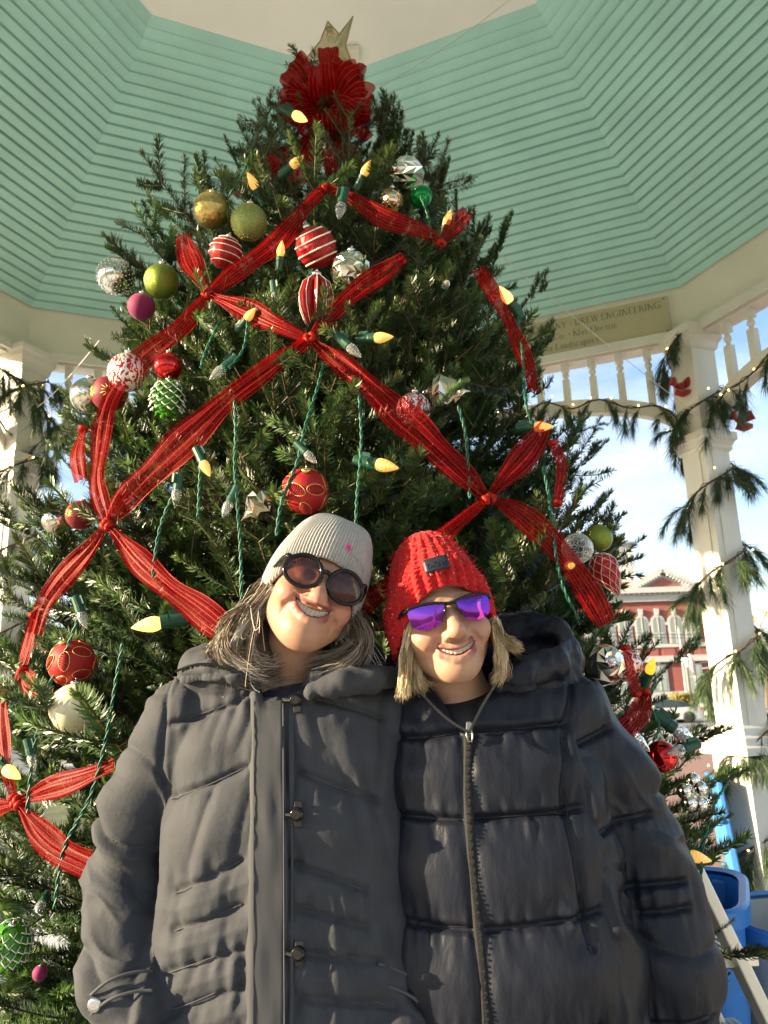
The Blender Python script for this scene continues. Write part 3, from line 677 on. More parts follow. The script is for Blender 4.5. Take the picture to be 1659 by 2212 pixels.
def needle_mat():
    m = bpy.data.materials.new('fir_needles'); m.use_nodes = True; nt = m.node_tree; b = nt.nodes['Principled BSDF']; o = nt.nodes['Material Output']
    at = nt.nodes.new('ShaderNodeAttribute'); at.attribute_name = 'Col'
    oi = nt.nodes.new('ShaderNodeObjectInfo'); hs = nt.nodes.new('ShaderNodeHueSaturation')
    mr = nt.nodes.new('ShaderNodeMapRange'); mr.inputs['To Min'].default_value = .65; mr.inputs['To Max'].default_value = 1.35
    mr2 = nt.nodes.new('ShaderNodeMapRange'); mr2.inputs['To Min'].default_value = .485; mr2.inputs['To Max'].default_value = .515
    nt.links.new(oi.outputs['Random'], mr.inputs['Value']); nt.links.new(oi.outputs['Random'], mr2.inputs['Value'])
    nt.links.new(mr.outputs['Result'], hs.inputs['Value']); nt.links.new(mr2.outputs['Result'], hs.inputs['Hue']); nt.links.new(at.outputs['Color'], hs.inputs['Color'])
    nt.links.new(hs.outputs['Color'], b.inputs['Base Color']); b.inputs['Roughness'].default_value = .38; setin(b, 'Specular IOR Level', .5)
    tr = nt.nodes.new('ShaderNodeBsdfTranslucent'); nt.links.new(hs.outputs['Color'], tr.inputs['Color'])
    ms = nt.nodes.new('ShaderNodeMixShader'); ms.inputs[0].default_value = .25
    nt.links.new(b.outputs[0], ms.inputs[1]); nt.links.new(tr.outputs[0], ms.inputs[2]); nt.links.new(ms.outputs[0], o.inputs['Surface']); return m
M_needle = needle_mat(); M_stem = mat('fir_twig', (.16, .12, .06), .9, var=.3, vscale=40)
M_firbark = mat('fir_bark', (.12, .095, .075), .95, var=.3, vscale=15, bump=.6, bscale=60)

def shoot(V, F, C, MI, a, d, upv, l, r, rng, dens=1.0, nl=.0255):
    """one needled shoot from a along d"""
    a = np.asarray(a, float); d = np.asarray(d, float); d /= np.linalg.norm(d); upv = np.asarray(upv, float); upv = upv-d*(upv@d); upv /= np.linalg.norm(upv); sd = np.cross(d, upv)
    # stem
    n0 = len(V); bend = rng.normal(0, .03)
    def cen(s): return a + d*l*s + upv*(l*.10*s*s) + sd*(bend*l*s*s*4)
    for i in range(4):
        c = cen(i/3); rr = r*(1-.45*i/3)
        for j in range(3):
            q = 2*math.pi*j/3; V.append(c + (upv*math.cos(q)+sd*math.sin(q))*rr); C.append((.13, .095, .045))
    for i in range(3):
        for j in range(3): F.append((n0+i*3+j, n0+i*3+(j+1) % 3, n0+i*3+3+(j+1) % 3, n0+i*3+3+j)); MI.append(0)
    m_ = int(l/.00080*dens)
    s = np.sort(rng.uniform(.03, 1.0, m_)); sgn_ = rng.choice([-1, 1], m_); phi = sgn_*np.radians(np.clip(rng.normal(62, 32, m_), 0, 135))
    ang = np.radians(rng.normal(58, 9, m_)*(1-.45*np.clip((s-.9)/.1, 0, 1))); ln = nl*rng.uniform(.75, 1.1, m_)*(1-.35*np.clip((s-.85)/.15, 0, 1))*(np.clip(s/.08, .6, 1))
    C0 = np.array([cen(x) for x in s]); rad = upv*np.cos(phi)[:, None] + sd*np.sin(phi)[:, None]
    nd = d*np.cos(ang)[:, None] + rad*np.sin(ang)[:, None]; wv = np.cross(nd, rad); wv /= np.linalg.norm(wv, axis=1)[:, None]+1e-9
    mid = C0 + nd*(ln*.55)[:, None]; tip = C0 + nd*ln[:, None] + upv*(ln*.16)[:, None] ; w_ = .0016
    shade = rng.uniform(.8, 1.25, m_); tipc = np.clip((s-.7)/.3, 0, 1)*.55
    for i in range(m_):
        n = len(V); V += [C0[i]-wv[i]*w_*.5, C0[i]+wv[i]*w_*.5, mid[i]+wv[i]*w_, tip[i], mid[i]-wv[i]*w_]
        k = shade[i]; t = tipc[i]; c = (.042*k*(1+2.1*t), .080*k*(1+1.5*t), .028*k*(1+.3*t)); C += [c]*5  # lighter tips, with warm sun highlights painted into their yellowed colour
        F.append((n, n+1, n+2, n+3, n+4)); MI.append(0)
def make_spray(seed, L, sides, dens=1.0):
    rng = np.random.default_rng(seed); V = []; F = []; C = []; MI = []
    shoot(V, F, C, MI, (0, 0, 0), (1, 0, .05), (0, 0, 1), L, .0028, rng, dens)
    for (s, l) in sides:
        for sg_ in (-1, 1):
            if rng.random() < .10: continue
            an = math.radians(rng.normal(46, 7)); ss = s+rng.normal(0, .03); ll = l*rng.uniform(.75, 1.15)
            shoot(V, F, C, MI, (L*ss, 0, L*.1*ss*ss), (math.cos(an), sg_*math.sin(an), rng.normal(.10, .10)), (0, 0, 1), ll, .002, rng, dens)
    return mk_mesh('spray', np.array(V), [list(f) for f in F], M_needle, True, col=np.array(C))
SPR = [make_spray(1, .27, [(.30, .14), (.62, .11)]), make_spray(2, .25, [(.45, .13)]), make_spray(3, .30, [(.22, .13), (.50, .14), (.78, .09)]),
       make_spray(4, .20, [(.40, .09)]), make_spray(5, .22, []), make_spray(6, .24, [(.55, .10), (.82, .07)])]
fir = empty('fir_tree', (GX, GY, 0)); tag(fir, 'tall decorated fir filling the middle of the gazebo', 'christmas tree')
mb = MB(); mb.tube([(0, 0, 0), (.01, 0, 1), (-.01, .01, 2), (0, 0, 3), (0, 0, 3.72)], [.075, .06, .042, .022, .006], 10); mb.build('trunk', M_firbark, fir, smooth=True)
mb = MB(); mb.lathe([(.30, 0), (.30, .03), (.12, .06), (.12, .22), (.10, .22), (.10, .06)], 16); mb.build('stand', mat('stand_green', (.02, .08, .03), .5), fir)
PTS = [[] for _ in SPR]
def put(k, p, d, roll, s):
    d = Vector(d).normalized(); p = Vector(p); tipw = p+d*.25*s+Vector((GX, GY, 0))
    if body_zone(p+Vector((GX, GY, 0))) or body_zone(tipw): return
    up_ = Vector((0, 0, 1)); y = up_.cross(d)
    if y.length < .15: y = Vector((-d.y, d.x, 0)) if abs(d.z) < .99 else Vector((0, 1, 0))
    y.normalize(); z = d.cross(y); R = Matrix((d, y, z)).transposed() @ Matrix.Rotation(roll, 3, 'X')
    PTS[k].append((tuple(p), tuple(R.to_euler()), s))
wood = MB(); rnd = random.Random(11)
NBR = 360
for i in range(NBR):
    f = (i+.5)/NBR; zt_ = .22 + 3.12*f; a = i*2.39996 + rnd.gauss(0, .15)
    zt_ = zt_*.985 + rnd.gauss(0, .04); R_ = tree_r(zt_)*(1-max(0, math.cos(a))*float(np.interp(zt_, [.3, 1.1, 1.5, 2.3, 2.7], [.18, .06, .13, .15, .22])))*rnd.uniform(.80, 1.0) - .17*min(1, tree_r(zt_)/.5)
    wx, wy = GX+R_*math.cos(a), GY+R_*math.sin(a)
    back = math.sin(a) > .55
    if back and rnd.random() < .45: continue
    el_ = math.radians(np.interp(zt_, [.2, 1.0, 2.0, 2.8, 3.3, 3.7], [-2, 10, 24, 40, 55, 70]) + rnd.gauss(0, 6))
    z0 = max(.2, zt_ - R_*math.tan(min(el_, 1.2))*.85); st = Vector((.02*math.cos(a), .02*math.sin(a), min(z0, 3.66))); tp = Vector((R_*math.cos(a), R_*math.sin(a), zt_))
    ctl = st.lerp(tp, .5) - Vector((0, 0, .10*R_*(1 if zt_ > 1.2 else .2)))
    pth = [st*(1-t)**2 + ctl*2*t*(1-t) + tp*t*t for t in [j/8 for j in range(9)]]
    if zt_ < 1.75 and body_zone(Vector((wx, wy, zt_))):
        pth = [q for q in pth if not body_zone(q+Vector((GX, GY, 0)))]
        if len(pth) < 3: continue
    wood.tube(pth, [.006*(1-.75*j/(len(pth)-1))*(.5+.5*R_) for j in range(len(pth))], 5)
    ln = sum((pth[j+1]-pth[j]).length for j in range(len(pth)-1)); nst = max(2, int(ln/(.082 if zt_ < 2.7 else .125)))
    for j in range(nst+1):
        t = .30 + .70*j/nst; ft = t*(len(pth)-1); k = min(int(ft), len(pth)-2); q = pth[k].lerp(pth[k+1], ft-k); tg = (pth[k+1]-pth[k]).normalized()
        if j == nst:
            put(rnd.choice((0, 1, 5, 1)), q, tg+Vector((rnd.gauss(0, .1), rnd.gauss(0, .1), .15)), rnd.gauss(0, .5), rnd.uniform(.85, 1.1)); continue
        sdv = Vector((0, 0, 1)).cross(tg).normalized(); sgn_ = 1 if j % 2 else -1; an = math.radians(rnd.gauss(48, 9))
        d = tg*math.cos(an) + sdv*sgn_*math.sin(an) + Vector((0, 0, rnd.gauss(.22, .16)))
        sc_ = rnd.uniform(1.0, 1.38)*(1 if t > .45 else .85)*np.interp(zt_, [2.8, 3.5], [1, .8])
        put(rnd.choice((0, 1, 2, 1, 5, 4) if zt_ < 2.7 else (4, 4, 3, 5)), q, d, rnd.gauss(0, .45), sc_)
        if rnd.random() < (.42 if zt_ < 2.7 else .2) and t > .4:                        # upright shoots on the upper side
            put(rnd.choice((3, 4, 5)), q, tg*.6+Vector((rnd.gauss(0, .25), rnd.gauss(0, .25), 1.0)), rnd.uniform(-3, 3), rnd.uniform(.65, 1.0))
for i in range(16):                                              # leader shoots
    a = i*2.4; z = 3.12+.022*i; put(rnd.choice((4, 3)), (.02*math.cos(a), .02*math.sin(a), z), (math.cos(a)*.8, math.sin(a)*.8, .7), 0, .62)
# single shoots that stand out of the outline in the photograph: (base u,v, tip u,v)
for (u0, v0, u1, v1, k, y) in ((380, 560, 290, 452, 4, 2.0), (420, 520, 320, 445, 5, 2.05), (545, 400, 525, 290, 4, 2.1), (520, 370, 478, 300, 4, 2.2), (330, 760, 228, 680, 4, 1.75), (280, 820, 185, 755, 5, 1.7), (850, 320, 878, 225, 4, 2.25),
        (930, 470, 975, 370, 5, 2.1), (985, 500, 1000, 400, 4, 2.1), (1020, 560, 1040, 440, 4, 2.1), (1050, 620, 1108, 495, 5, 2.15), (1100, 700, 1185, 615, 5, 2.1), (1200, 1060, 1300, 975, 5, 2.1), (1215, 1180, 1372, 1122, 4, 2.15), (1230, 940, 1300, 915, 5, 2.15),
        (1400, 1480, 1510, 1405, 5, 1.75), (1420, 1640, 1560, 1595, 5, 1.8), (1440, 1720, 1600, 1690, 5, 1.8), (1440, 2060, 1650, 2085, 5, 1.75), (1510, 2035, 1600, 2000, 4, 1.75), (690, 470, 668, 400, 4, 1.75), (560, 660, 575, 595, 4, 1.66), (720, 650, 635, 590, 4, 1.62),
        (170, 1030, 100, 970, 5, 1.95), (150, 1190, 60, 1130, 5, 1.9), (90, 1290, 40, 1235, 5, 1.9), (790, 1100, 795, 965, 5, 1.42), (470, 1180, 390, 1090, 5, 1.40), (700, 690, 775, 360, 4, 1.8), (905, 650, 905, 510, 5, 1.66), (880, 930, 1000, 850, 5, 1.5)):
    A, B = Vector(P(u0, v0, y)), Vector(P(u1, v1, y-.02)); d = B-A; put(k, A-Vector((GX, GY, 0)), d, rnd.gauss(0, .4), d.length/.23)
wood.build('branches', M_firbark, fir, smooth=True)
def gn_needles(k):
    pts = PTS[k]; me = bpy.data.meshes.new('needles'); me.from_pydata([p[0] for p in pts[1:]], [], []); n = len(pts)-1
    a = me.attributes.new('rot', 'FLOAT_VECTOR', 'POINT'); a.data.foreach_set('vector', np.array([p[1] for p in pts[1:]], dtype=np.float32).ravel())
    a = me.attributes.new('scl', 'FLOAT', 'POINT'); a.data.foreach_set('value', np.array([p[2] for p in pts[1:]], dtype=np.float32))
    src = link('spray', SPR[k], fir, pts[0][0], pts[0][1], (pts[0][2],)*3)
    o = link('needles', me, fir); tag(o, kind='stuff')
    g = bpy.data.node_groups.new('spray_on_points_%d' % k, 'GeometryNodeTree')
    g.interface.new_socket('Geometry', in_out='INPUT', socket_type='NodeSocketGeometry'); g.interface.new_socket('Geometry', in_out='OUTPUT', socket_type='NodeSocketGeometry')
    gi, go = g.nodes.new('NodeGroupInput'), g.nodes.new('NodeGroupOutput'); ip = g.nodes.new('GeometryNodeInstanceOnPoints'); ob = g.nodes.new('GeometryNodeObjectInfo'); ob.inputs['Object'].default_value = src
    ob.transform_space = 'ORIGINAL'
    r_ = g.nodes.new('GeometryNodeInputNamedAttribute'); r_.data_type = 'FLOAT_VECTOR'; r_.inputs['Name'].default_value = 'rot'
    s_2 = g.nodes.new('GeometryNodeInputNamedAttribute'); s_2.data_type = 'FLOAT'; s_2.inputs['Name'].default_value = 'scl'
    er = g.nodes.new('FunctionNodeEulerToRotation')
    g.links.new(gi.outputs[0], ip.inputs['Points']); g.links.new(ob.outputs['Geometry'], ip.inputs['Instance']); g.links.new(r_.outputs['Attribute'], er.inputs[0]); g.links.new(er.outputs[0], ip.inputs['Rotation']); g.links.new(s_2.outputs['Attribute'], ip.inputs['Scale']); g.links.new(ip.outputs[0], go.inputs[0])
    md = o.modifiers.new('needles', 'NODES'); md.node_group = g
for k in range(len(SPR)): gn_needles(k)
print('sprays', [len(p) for p in PTS], sum(len(p) for p in PTS), 'tris', [len(s.polygons) for s in SPR])
# ------------------------------------------------------------------ ornaments
M_gold = mat('brass_cap', (.70, .52, .22), .3, 1); M_silvercap = mat('silver_cap', (.7, .7, .7), .25, 1)
def glitter(name, c, metal=.6, rough=.35, sc=900, bump=.9):
    return mat(name, c, rough, metal, var=.45, vscale=sc*.6, bump=bump, bscale=sc, bdist=.0012)
MO = dict(
 gold=mat('gold_foil', (.62, .45, .16), .33, .9, var=.25, vscale=120), greeng=glitter('green_glitter', (.20, .26, .035)), green_dot=glitter('green_gold_glitter', (.26, .33, .10), .5, .4),
 red=mat('red_mirror', (.55, .006, .008), .06, .85, coat=.6), redsat=mat('red_satin', (.30, .008, .010), .35, .15), crim=mat('dark_red_velvet', (.17, .006, .014), .6),
 silver=mat('silver_mirror', (.80, .79, .76), .10, 1), silver2=mat('champagne_silver', (.72, .66, .55), .14, 1), pearl=mat('pearl_beads', (.85, .80, .72), .2, spec=.8),
 magenta=mat('magenta_velvet', (.20, .005, .07), .75, sheen=.1, var=.1, vscale=60), cream=mat('pearl_cream', (.74, .66, .46), .22, coat=.5, var=.04), pine=mat('green_lacquer', (.07, .26, .02), .25, .35), white=mat('frost_white', (.80, .80, .78), .6),
 emer=mat('emerald_lacquer', (.004, .22, .05), .15, .5), goldthread=glitter('gold_glitter_thread', (.62, .42, .14), .8, .4), petal=mat('red_ridged_fabric', (.32, .007, .009), .6), redfab=mat('red_glitter_fabric', (.34, .009, .012), .55, .2, var=.2, vscale=200, bump=.4, bscale=400))
def glassy(name, tint, a=.35):
    m = bpy.data.materials.new(name); m.use_nodes = True; nt = m.node_tree; b = nt.nodes['Principled BSDF']; o = nt.nodes['Material Output']
    b.inputs['Base Color'].default_value = (*tint, 1); b.inputs['Roughness'].default_value = .06; b.inputs['Metallic'].default_value = .5
    tr = nt.nodes.new('ShaderNodeBsdfTransparent'); fr = nt.nodes.new('ShaderNodeLayerWeight'); fr.inputs['Blend'].default_value = a
    ms = nt.nodes.new('ShaderNodeMixShader'); nt.links.new(fr.outputs['Facing'], ms.inputs[0]); nt.links.new(tr.outputs[0], ms.inputs[1]); nt.links.new(b.outputs[0], ms.inputs[2]); nt.links.new(ms.outputs[0], o.inputs['Surface']); return m
MO['clear'] = glassy('clear_glass', (.85, .88, .9), .45)
def swirl(name, c1, c2, sc, dist):
    m = bpy.data.materials.new(name); m.use_nodes = True; nt = m.node_tree; b = nt.nodes['Principled BSDF']
    tc_ = nt.nodes.new('ShaderNodeTexCoord'); wv = nt.nodes.new('ShaderNodeTexWave'); wv.wave_type = 'RINGS'; wv.inputs['Scale'].default_value = sc; wv.inputs['Distortion'].default_value = dist; wv.inputs['Detail'].default_value = 2; wv.inputs['Detail Scale'].default_value = 1.6
    rp_ = nt.nodes.new('ShaderNodeValToRGB'); rp_.color_ramp.elements[0].position = .42; rp_.color_ramp.elements[1].position = .52; rp_.color_ramp.elements[0].color = (*c1, 1); rp_.color_ramp.elements[1].color = (*c2, 1)
    nt.links.new(tc_.outputs['Object'], wv.inputs['Vector']); nt.links.new(wv.outputs['Fac'], rp_.inputs['Fac']); nt.links.new(rp_.outputs['Color'], b.inputs['Base Color'])
    bn = nt.nodes.new('ShaderNodeBump'); bn.inputs['Strength'].default_value = .6; bn.inputs['Distance'].default_value = .002; nt.links.new(wv.outputs['Fac'], bn.inputs['Height']); nt.links.new(bn.outputs['Normal'], b.inputs['Normal'])
    b.inputs['Roughness'].default_value = .22; b.inputs['Metallic'].default_value = .35; return m
MO['swirl'] = swirl('red_white_swirl', (.42, .015, .02), (.74, .70, .68), 55, 9); MO['swirl2'] = swirl('silver_red_swirl', (.35, .02, .03), (.62, .60, .62), 70, 8)
def sph(nu, nv, fn=None, r=1.0):
    V = []; F = []
    for i in range(nv+1):
        th = math.pi*i/nv
        for j in range(nu):
            ph = 2*math.pi*j/nu; k = r*(fn(th, ph) if fn else 1); V.append((k*math.sin(th)*math.cos(ph), k*math.sin(th)*math.sin(ph), k*math.cos(th)))
    for i in range(nv):
        for j in range(nu): F.append([i*nu+j, (i+1)*nu+j, (i+1)*nu+(j+1) % nu, i*nu+(j+1) % nu])
    return V, F
def facet_lathe(prof, n=12, amp=0.0):                            # staggered rows joined by triangles
    V = []; F = []
    for i, (r, z) in enumerate(prof):
        for j in range(n):
            a = 2*math.pi*(j+.5*(i % 2))/n; V.append((r*math.cos(a), r*math.sin(a), z))
    for i in range(len(prof)-1):
        for j in range(n):
            a, b, c, d = i*n+j, i*n+(j+1) % n, (i+1)*n+j, (i+1)*n+(j+1) % n
            F += ([[a, c, b], [b, c, d]] if i % 2 else [[a, c, d], [a, d, b]])
    return V, F
ORN = 'ornaments hung on the fir'
def ornament(u, v, rpx, kind, label, axis=None, frac=.92, push=.005, name=None, cat='ornament', y=None):
    if y is None: p, n = surf(u, v, frac, push)
    else: p = Vector(P(u, v, y)); n = Vector((0, -1, 0))
    dep = float((np.array(p)-CAMP) @ FW); r = rpx*dep/FPX
    ax = Vector(axis if axis is not None else (.1, -.25, 1)).normalized(); q = ax.to_track_quat('Z', 'Y')
    t = empty(name or 'bauble', p); t.rotation_mode = 'QUATERNION'; t.rotation_quaternion = q; tag(t, label, cat, None)
    rs = random.Random(int(u*7+v))
    def part(nm, V, F, m, sm=True, par=None): return obj(nm, [(x*r, y_*r, z*r) for x, y_, z in V], F, m, par or t, sm)
    cap = M_gold; top = 1.0
    if kind == 'woven':
        def fn(th, ph):
            a, b = th*7/math.pi*2, ph*14/math.pi; return 1+.02*(abs(math.sin(a*3.14)) if (int(a)+int(b)) % 2 else abs(math.sin(b*6.28)))
        part('ball', *sph(112, 64, fn), MO['gold'])
    elif kind == 'dots':
        part('ball', *sph(40, 24), MO['green_dot']); mb = MB()
        for k in range(14):
            for i in range(2, 16):
                th, ph = math.pi*i/17, 2*math.pi*k/14; c = Vector((math.sin(th)*math.cos(ph), math.sin(th)*math.sin(ph), math.cos(th))); V, F = sph(6, 4, None, .035); mb.add([Vector(x)+c for x in V], F)
        part('beading', mb.v, mb.f, MO['goldthread'])
    elif kind == 'rings':
        part('ball', *sph(48, 30, lambda th, ph: 1+.012*math.sin(ph*60)), MO['redsat'])
        for th in (.62, .98, 1.38, 1.80, 2.3):
            mb = MB(); k = int(2*math.pi*math.sin(th)/.085)
            for i in range(k):
                ph = 2*math.pi*i/k; c = Vector((math.sin(th)*math.cos(ph), math.sin(th)*math.sin(ph), math.cos(th)))*1.01; V, F = sph(6, 4, None, .042); mb.add([Vector(x)+c for x in V], F)
            part('bead_ring', mb.v, mb.f, MO['pearl'])
    elif kind == 'facetring':
        V, F = facet_lathe([(math.sin(math.pi*i/11)*1.0+.001, math.cos(math.pi*i/11)) for i in range(12)], 22); part('ball', V, F, MO['redsat'], False)
        for th in (.75, 1.22, 1.7, 2.2):
            mb = MB(); k = int(2*math.pi*math.sin(th)/.085)
            for i in range(k):
                ph = 2*math.pi*i/k; c = Vector((math.sin(th)*math.cos(ph), math.sin(th)*math.sin(ph), math.cos(th)))*1.0; V, F = sph(6, 4, None, .045); mb.add([Vector(x)+c for x in V], F)
            part('bead_ring', mb.v, mb.f, MO['pearl'])
    elif kind in ('facet', 'onion'):
        if kind == 'facet': pr = [(.001, .86), (.42, 1.0), (.72, .72), (.95, .42), (1.03, .05), (.95, -.35), (.70, -.72), (.38, -.92), (.001, -.80)]; n_ = 10
        else: pr = [(.001, .80), (.5, .86), (.85, .55), (1.0, .15), (.92, -.30), (.66, -.66), (.34, -.95), (.12, -1.2), (.001, -1.55)]; n_ = 10
        part('ball', *facet_lathe(pr, n_), MO['silver' if kind == 'facet' else 'silver2'], False); top = .9
    elif kind == 'crystal':
        V, F = facet_lathe([(math.sin(math.pi*i/12)+.001, math.cos(math.pi*i/12)) for i in range(13)], 18); V = [(x*(1+rs.gauss(0, .05)), y_*(1+rs.gauss(0, .05)), z*(1+rs.gauss(0, .05))) for x, y_, z in V]; part('ball', V, F, MO['silver2'], False)
    elif kind == 'golf':
        part('ball', *sph(40, 24), MO['silver'])
        mb = MB()
        for i in range(2, 15):
            th = math.pi*i/16; k = max(6, int(22*math.sin(th)))
            for j in range(k):
                ph = 2*math.pi*j/k; c = Vector((math.sin(th)*math.cos(ph), math.sin(th)*math.sin(ph), math.cos(th))); V, F = sph(6, 4, None, .045); mb.add([Vector(x)+c for x in V], F)
        part('studs', mb.v, mb.f, MO['silver'])
    elif kind == 'petal':
        part('ball', *sph(44, 28), MO['redfab']); mb = MB(); pt = MB()
        dirs = [Vector((math.cos(math.radians(60*k+30*(lt < 0)))*math.cos(lt), math.sin(math.radians(60*k+30*(lt < 0)))*math.cos(lt), math.sin(lt))) for lt in (.55, -.35) for k in range(6)] + [Vector((0, 0, -1))]
        for c in dirs:
            e1 = c.orthogonal().normalized(); e1 = Matrix.Rotation(rs.uniform(0, 3), 3, c) @ e1; e2 = c.cross(e1); k = 18
            ol = [(c + e1*.46*math.cos(2*math.pi*i/k) + e2*.24*math.sin(2*math.pi*i/k)*abs(math.sin(2*math.pi*i/k))**.15).normalized()*1.015 for i in range(k)]
            mb.tube(ol+[ol[0]], .022, 5, cap=False)
            for i in range(9):                                    # ridges
                x = -.36+i*.09; hh = .20*math.sqrt(max(0, 1-(x/.44)**2)); a, b = (c+e1*x+e2*hh).normalized()*1.012, (c+e1*x-e2*hh).normalized()*1.012; m_ = (c+e1*(x+.06)).normalized()*1.03; pt.tube([a, m_, b], .026, 4)
        part('gold_outline', mb.v, mb.f, MO['goldthread']); tag(part('ridged_petals', pt.v, pt.f, MO['petal']), kind='stuff')
    elif kind == 'burst':
        part('ball', *sph(44, 28), MO['crim']); mb = MB()
        for c in (Vector((0, -1, .1)), Vector((.95, -.3, 0)), Vector((-.95, -.3, 0)), Vector((0, .2, -1))):
            c.normalize(); e1 = c.orthogonal().normalized(); e2 = c.cross(e1)
            for i in range(14):
                a = 2*math.pi*i/14; d = e1*math.cos(a)+e2*math.sin(a); mb.tube([(c+d*.08).normalized()*1.01, (c+d*.3).normalized()*1.015, (c+d*(.62 if i % 2 else .5)).normalized()*1.01], [.03, .022, .012], 4)
        part('gold_rays', mb.v, mb.f, MO['goldthread'])
    elif kind == 'ribbed': part('ball', *sph(96, 40, lambda th, ph: 1+.025*abs(math.sin(ph*9+2*math.sin(th*6)))), MO['silver2'])
    elif kind == 'pinecone':
        part('core', [(x*.8, y_*.8, z*1.1) for x, y_, z in sph(16, 12)[0]], sph(16, 12)[1], MO['pine']); mb = MB(); fr_ = MB()
        for k in range(78):
            f = k/77; z = 1.12-2.25*f; rr = .82*math.sqrt(max(.02, 1-(z/1.22)**2)); a = k*2.39996; c = Vector((rr*math.cos(a), rr*math.sin(a), z)); o_ = Vector((math.cos(a), math.sin(a), 0)); tn = Vector((-math.sin(a), math.cos(a), 0)); s = .23*(.5+.5*math.sqrt(max(0, 1-(z/1.2)**2)))
            A = [c-o_*.06+tn*s*.7+Vector((0, 0, .12)), c+o_*.10+tn*s, c+o_*.26-Vector((0, 0, .20)), c+o_*.10-tn*s, c-o_*.06-tn*s*.7+Vector((0, 0, .12))]
            mb.add(A + [c+o_*.17-Vector((0, 0, .02))], [[0, 1, 5], [1, 2, 5], [2, 3, 5], [3, 4, 5], [4, 0, 5]])
            if kind == 'pinecone' and f < .8: fr_.tube([A[1]+o_*.015, A[2]+o_*.02, A[3]+o_*.015], [.025, .045, .025], 5)
        part('scales', mb.v, mb.f, MO['pine'], False); part('frost', fr_.v, fr_.f, MO['white']); top = 1.1
    elif kind == 'drop':                                          # long faceted drop with glitter seams
        pr = [(.001, 1.15), (.45, 1.05), (.80, .75), (.95, .35), (.92, -.1), (.75, -.6), (.52, -1.05), (.26, -1.5), (.001, -1.95)]
        V, F = facet_lathe(pr, 9); part('ball', V, F, MO['redsat'], False); mb = MB()
        for i in range(len(pr)-1):
            for j in range(9):
                a = V[i*9+j]
                for b in (V[(i+1)*9+j], V[(i+1)*9+((j+1) % 9 if i % 2 else (j-1) % 9)]): mb.tube([Vector(a)*1.01, Vector(b)*1.01], .014, 3, cap=False)
        part('glitter_seams', mb.v, mb.f, MO['pearl'], False); top = 1.15
    elif kind == 'fan':
        V = []; F = []; n_ = 40; rows = [(.16, 1.1), (.52, .75), (.66, .2), (.60, -.35), (.38, -.95), (.10, -1.3)]
        for r_, z in rows:
            for j in range(n_): a = 2*math.pi*j/n_; k = r_*(1.12 if j % 4 == 0 else (.72 if j % 4 == 2 else .95)); V.append((k*math.cos(a), k*math.sin(a), z))
        for i in range(len(rows)-1):
            for j in range(n_): F.append([i*n_+j, (i+1)*n_+j, (i+1)*n_+(j+1) % n_, i*n_+(j+1) % n_])
        part('folds', V, F, MO['redsat'], False); mb = MB()
        for j in range(0, n_, 4): mb.tube([Vector(V[i*n_+j])*1.01 for i in range(len(rows))], .016, 4)
        part('glitter_edges', mb.v, mb.f, MO['pearl']); top = 1.1
    elif kind == 'openwork':
        part('ball', *sph(20, 14, None, .8), MO['silver2'], False); mb = MB()
        for k in range(30):
            c = Vector((rs.gauss(0, 1), rs.gauss(0, 1), rs.gauss(0, 1))).normalized()
            for i in range(5): d = (c+Vector((rs.gauss(0, .3), rs.gauss(0, .3), rs.gauss(0, .3)))).normalized(); mb.tube([c*.8, d*1.02], [.03, .015], 4)
        part('gold_burrs', mb.v, mb.f, MO['gold'])
    elif kind == 'bubbles':
        for c in [(0, 0, 0), (.55, .1, .25), (-.55, 0, .2), (.1, -.45, .45), (.15, -.5, -.4), (-.5, -.35, -.35), (.6, -.3, -.3), (0, 0, -.75), (0, 0, .75)]:
            V, F = sph(20, 14, None, .45); part('bubble', [(x+c[0], y_+c[1], z+c[2]) for x, y_, z in V], F, MO['silver'])
    elif kind == 'clear':
        part('ball', *sph(40, 26), MO['clear']); mb = MB()
        for k in range(8):
            for z in (-.45, 0, .45):
                a0 = 2*math.pi*k/8+z; ol = [(Vector((math.cos(a0), math.sin(a0), z)).normalized() + Vector((-math.sin(a0), math.cos(a0), 0))*.26*math.cos(b) + Vector((0, 0, 1))*.26*math.sin(b)).normalized()*1.005 for b in [2*math.pi*i/14 for i in range(15)]]; mb.tube(ol, .010, 3, cap=False)
        part('engraving', mb.v, mb.f, MO['white'])
    else: part('ball', *sph(48, 30), MO[kind])
    mb = MB(); mb.lathe([(.20, top-.03), (.20, top+.10), (.16, top+.14), (.02, top+.15)], 12); part('cap', mb.v, mb.f, cap if kind in ('woven', 'petal', 'red') else M_silvercap)
    lp_ = [(0, .09*math.sin(a), top+.20-.09*math.cos(a)) for a in [2*math.pi*i/10 for i in range(11)]]; mb = MB(); mb.tube(lp_, .02, 5); part('loop', mb.v, mb.f, M_silvercap)
    return t
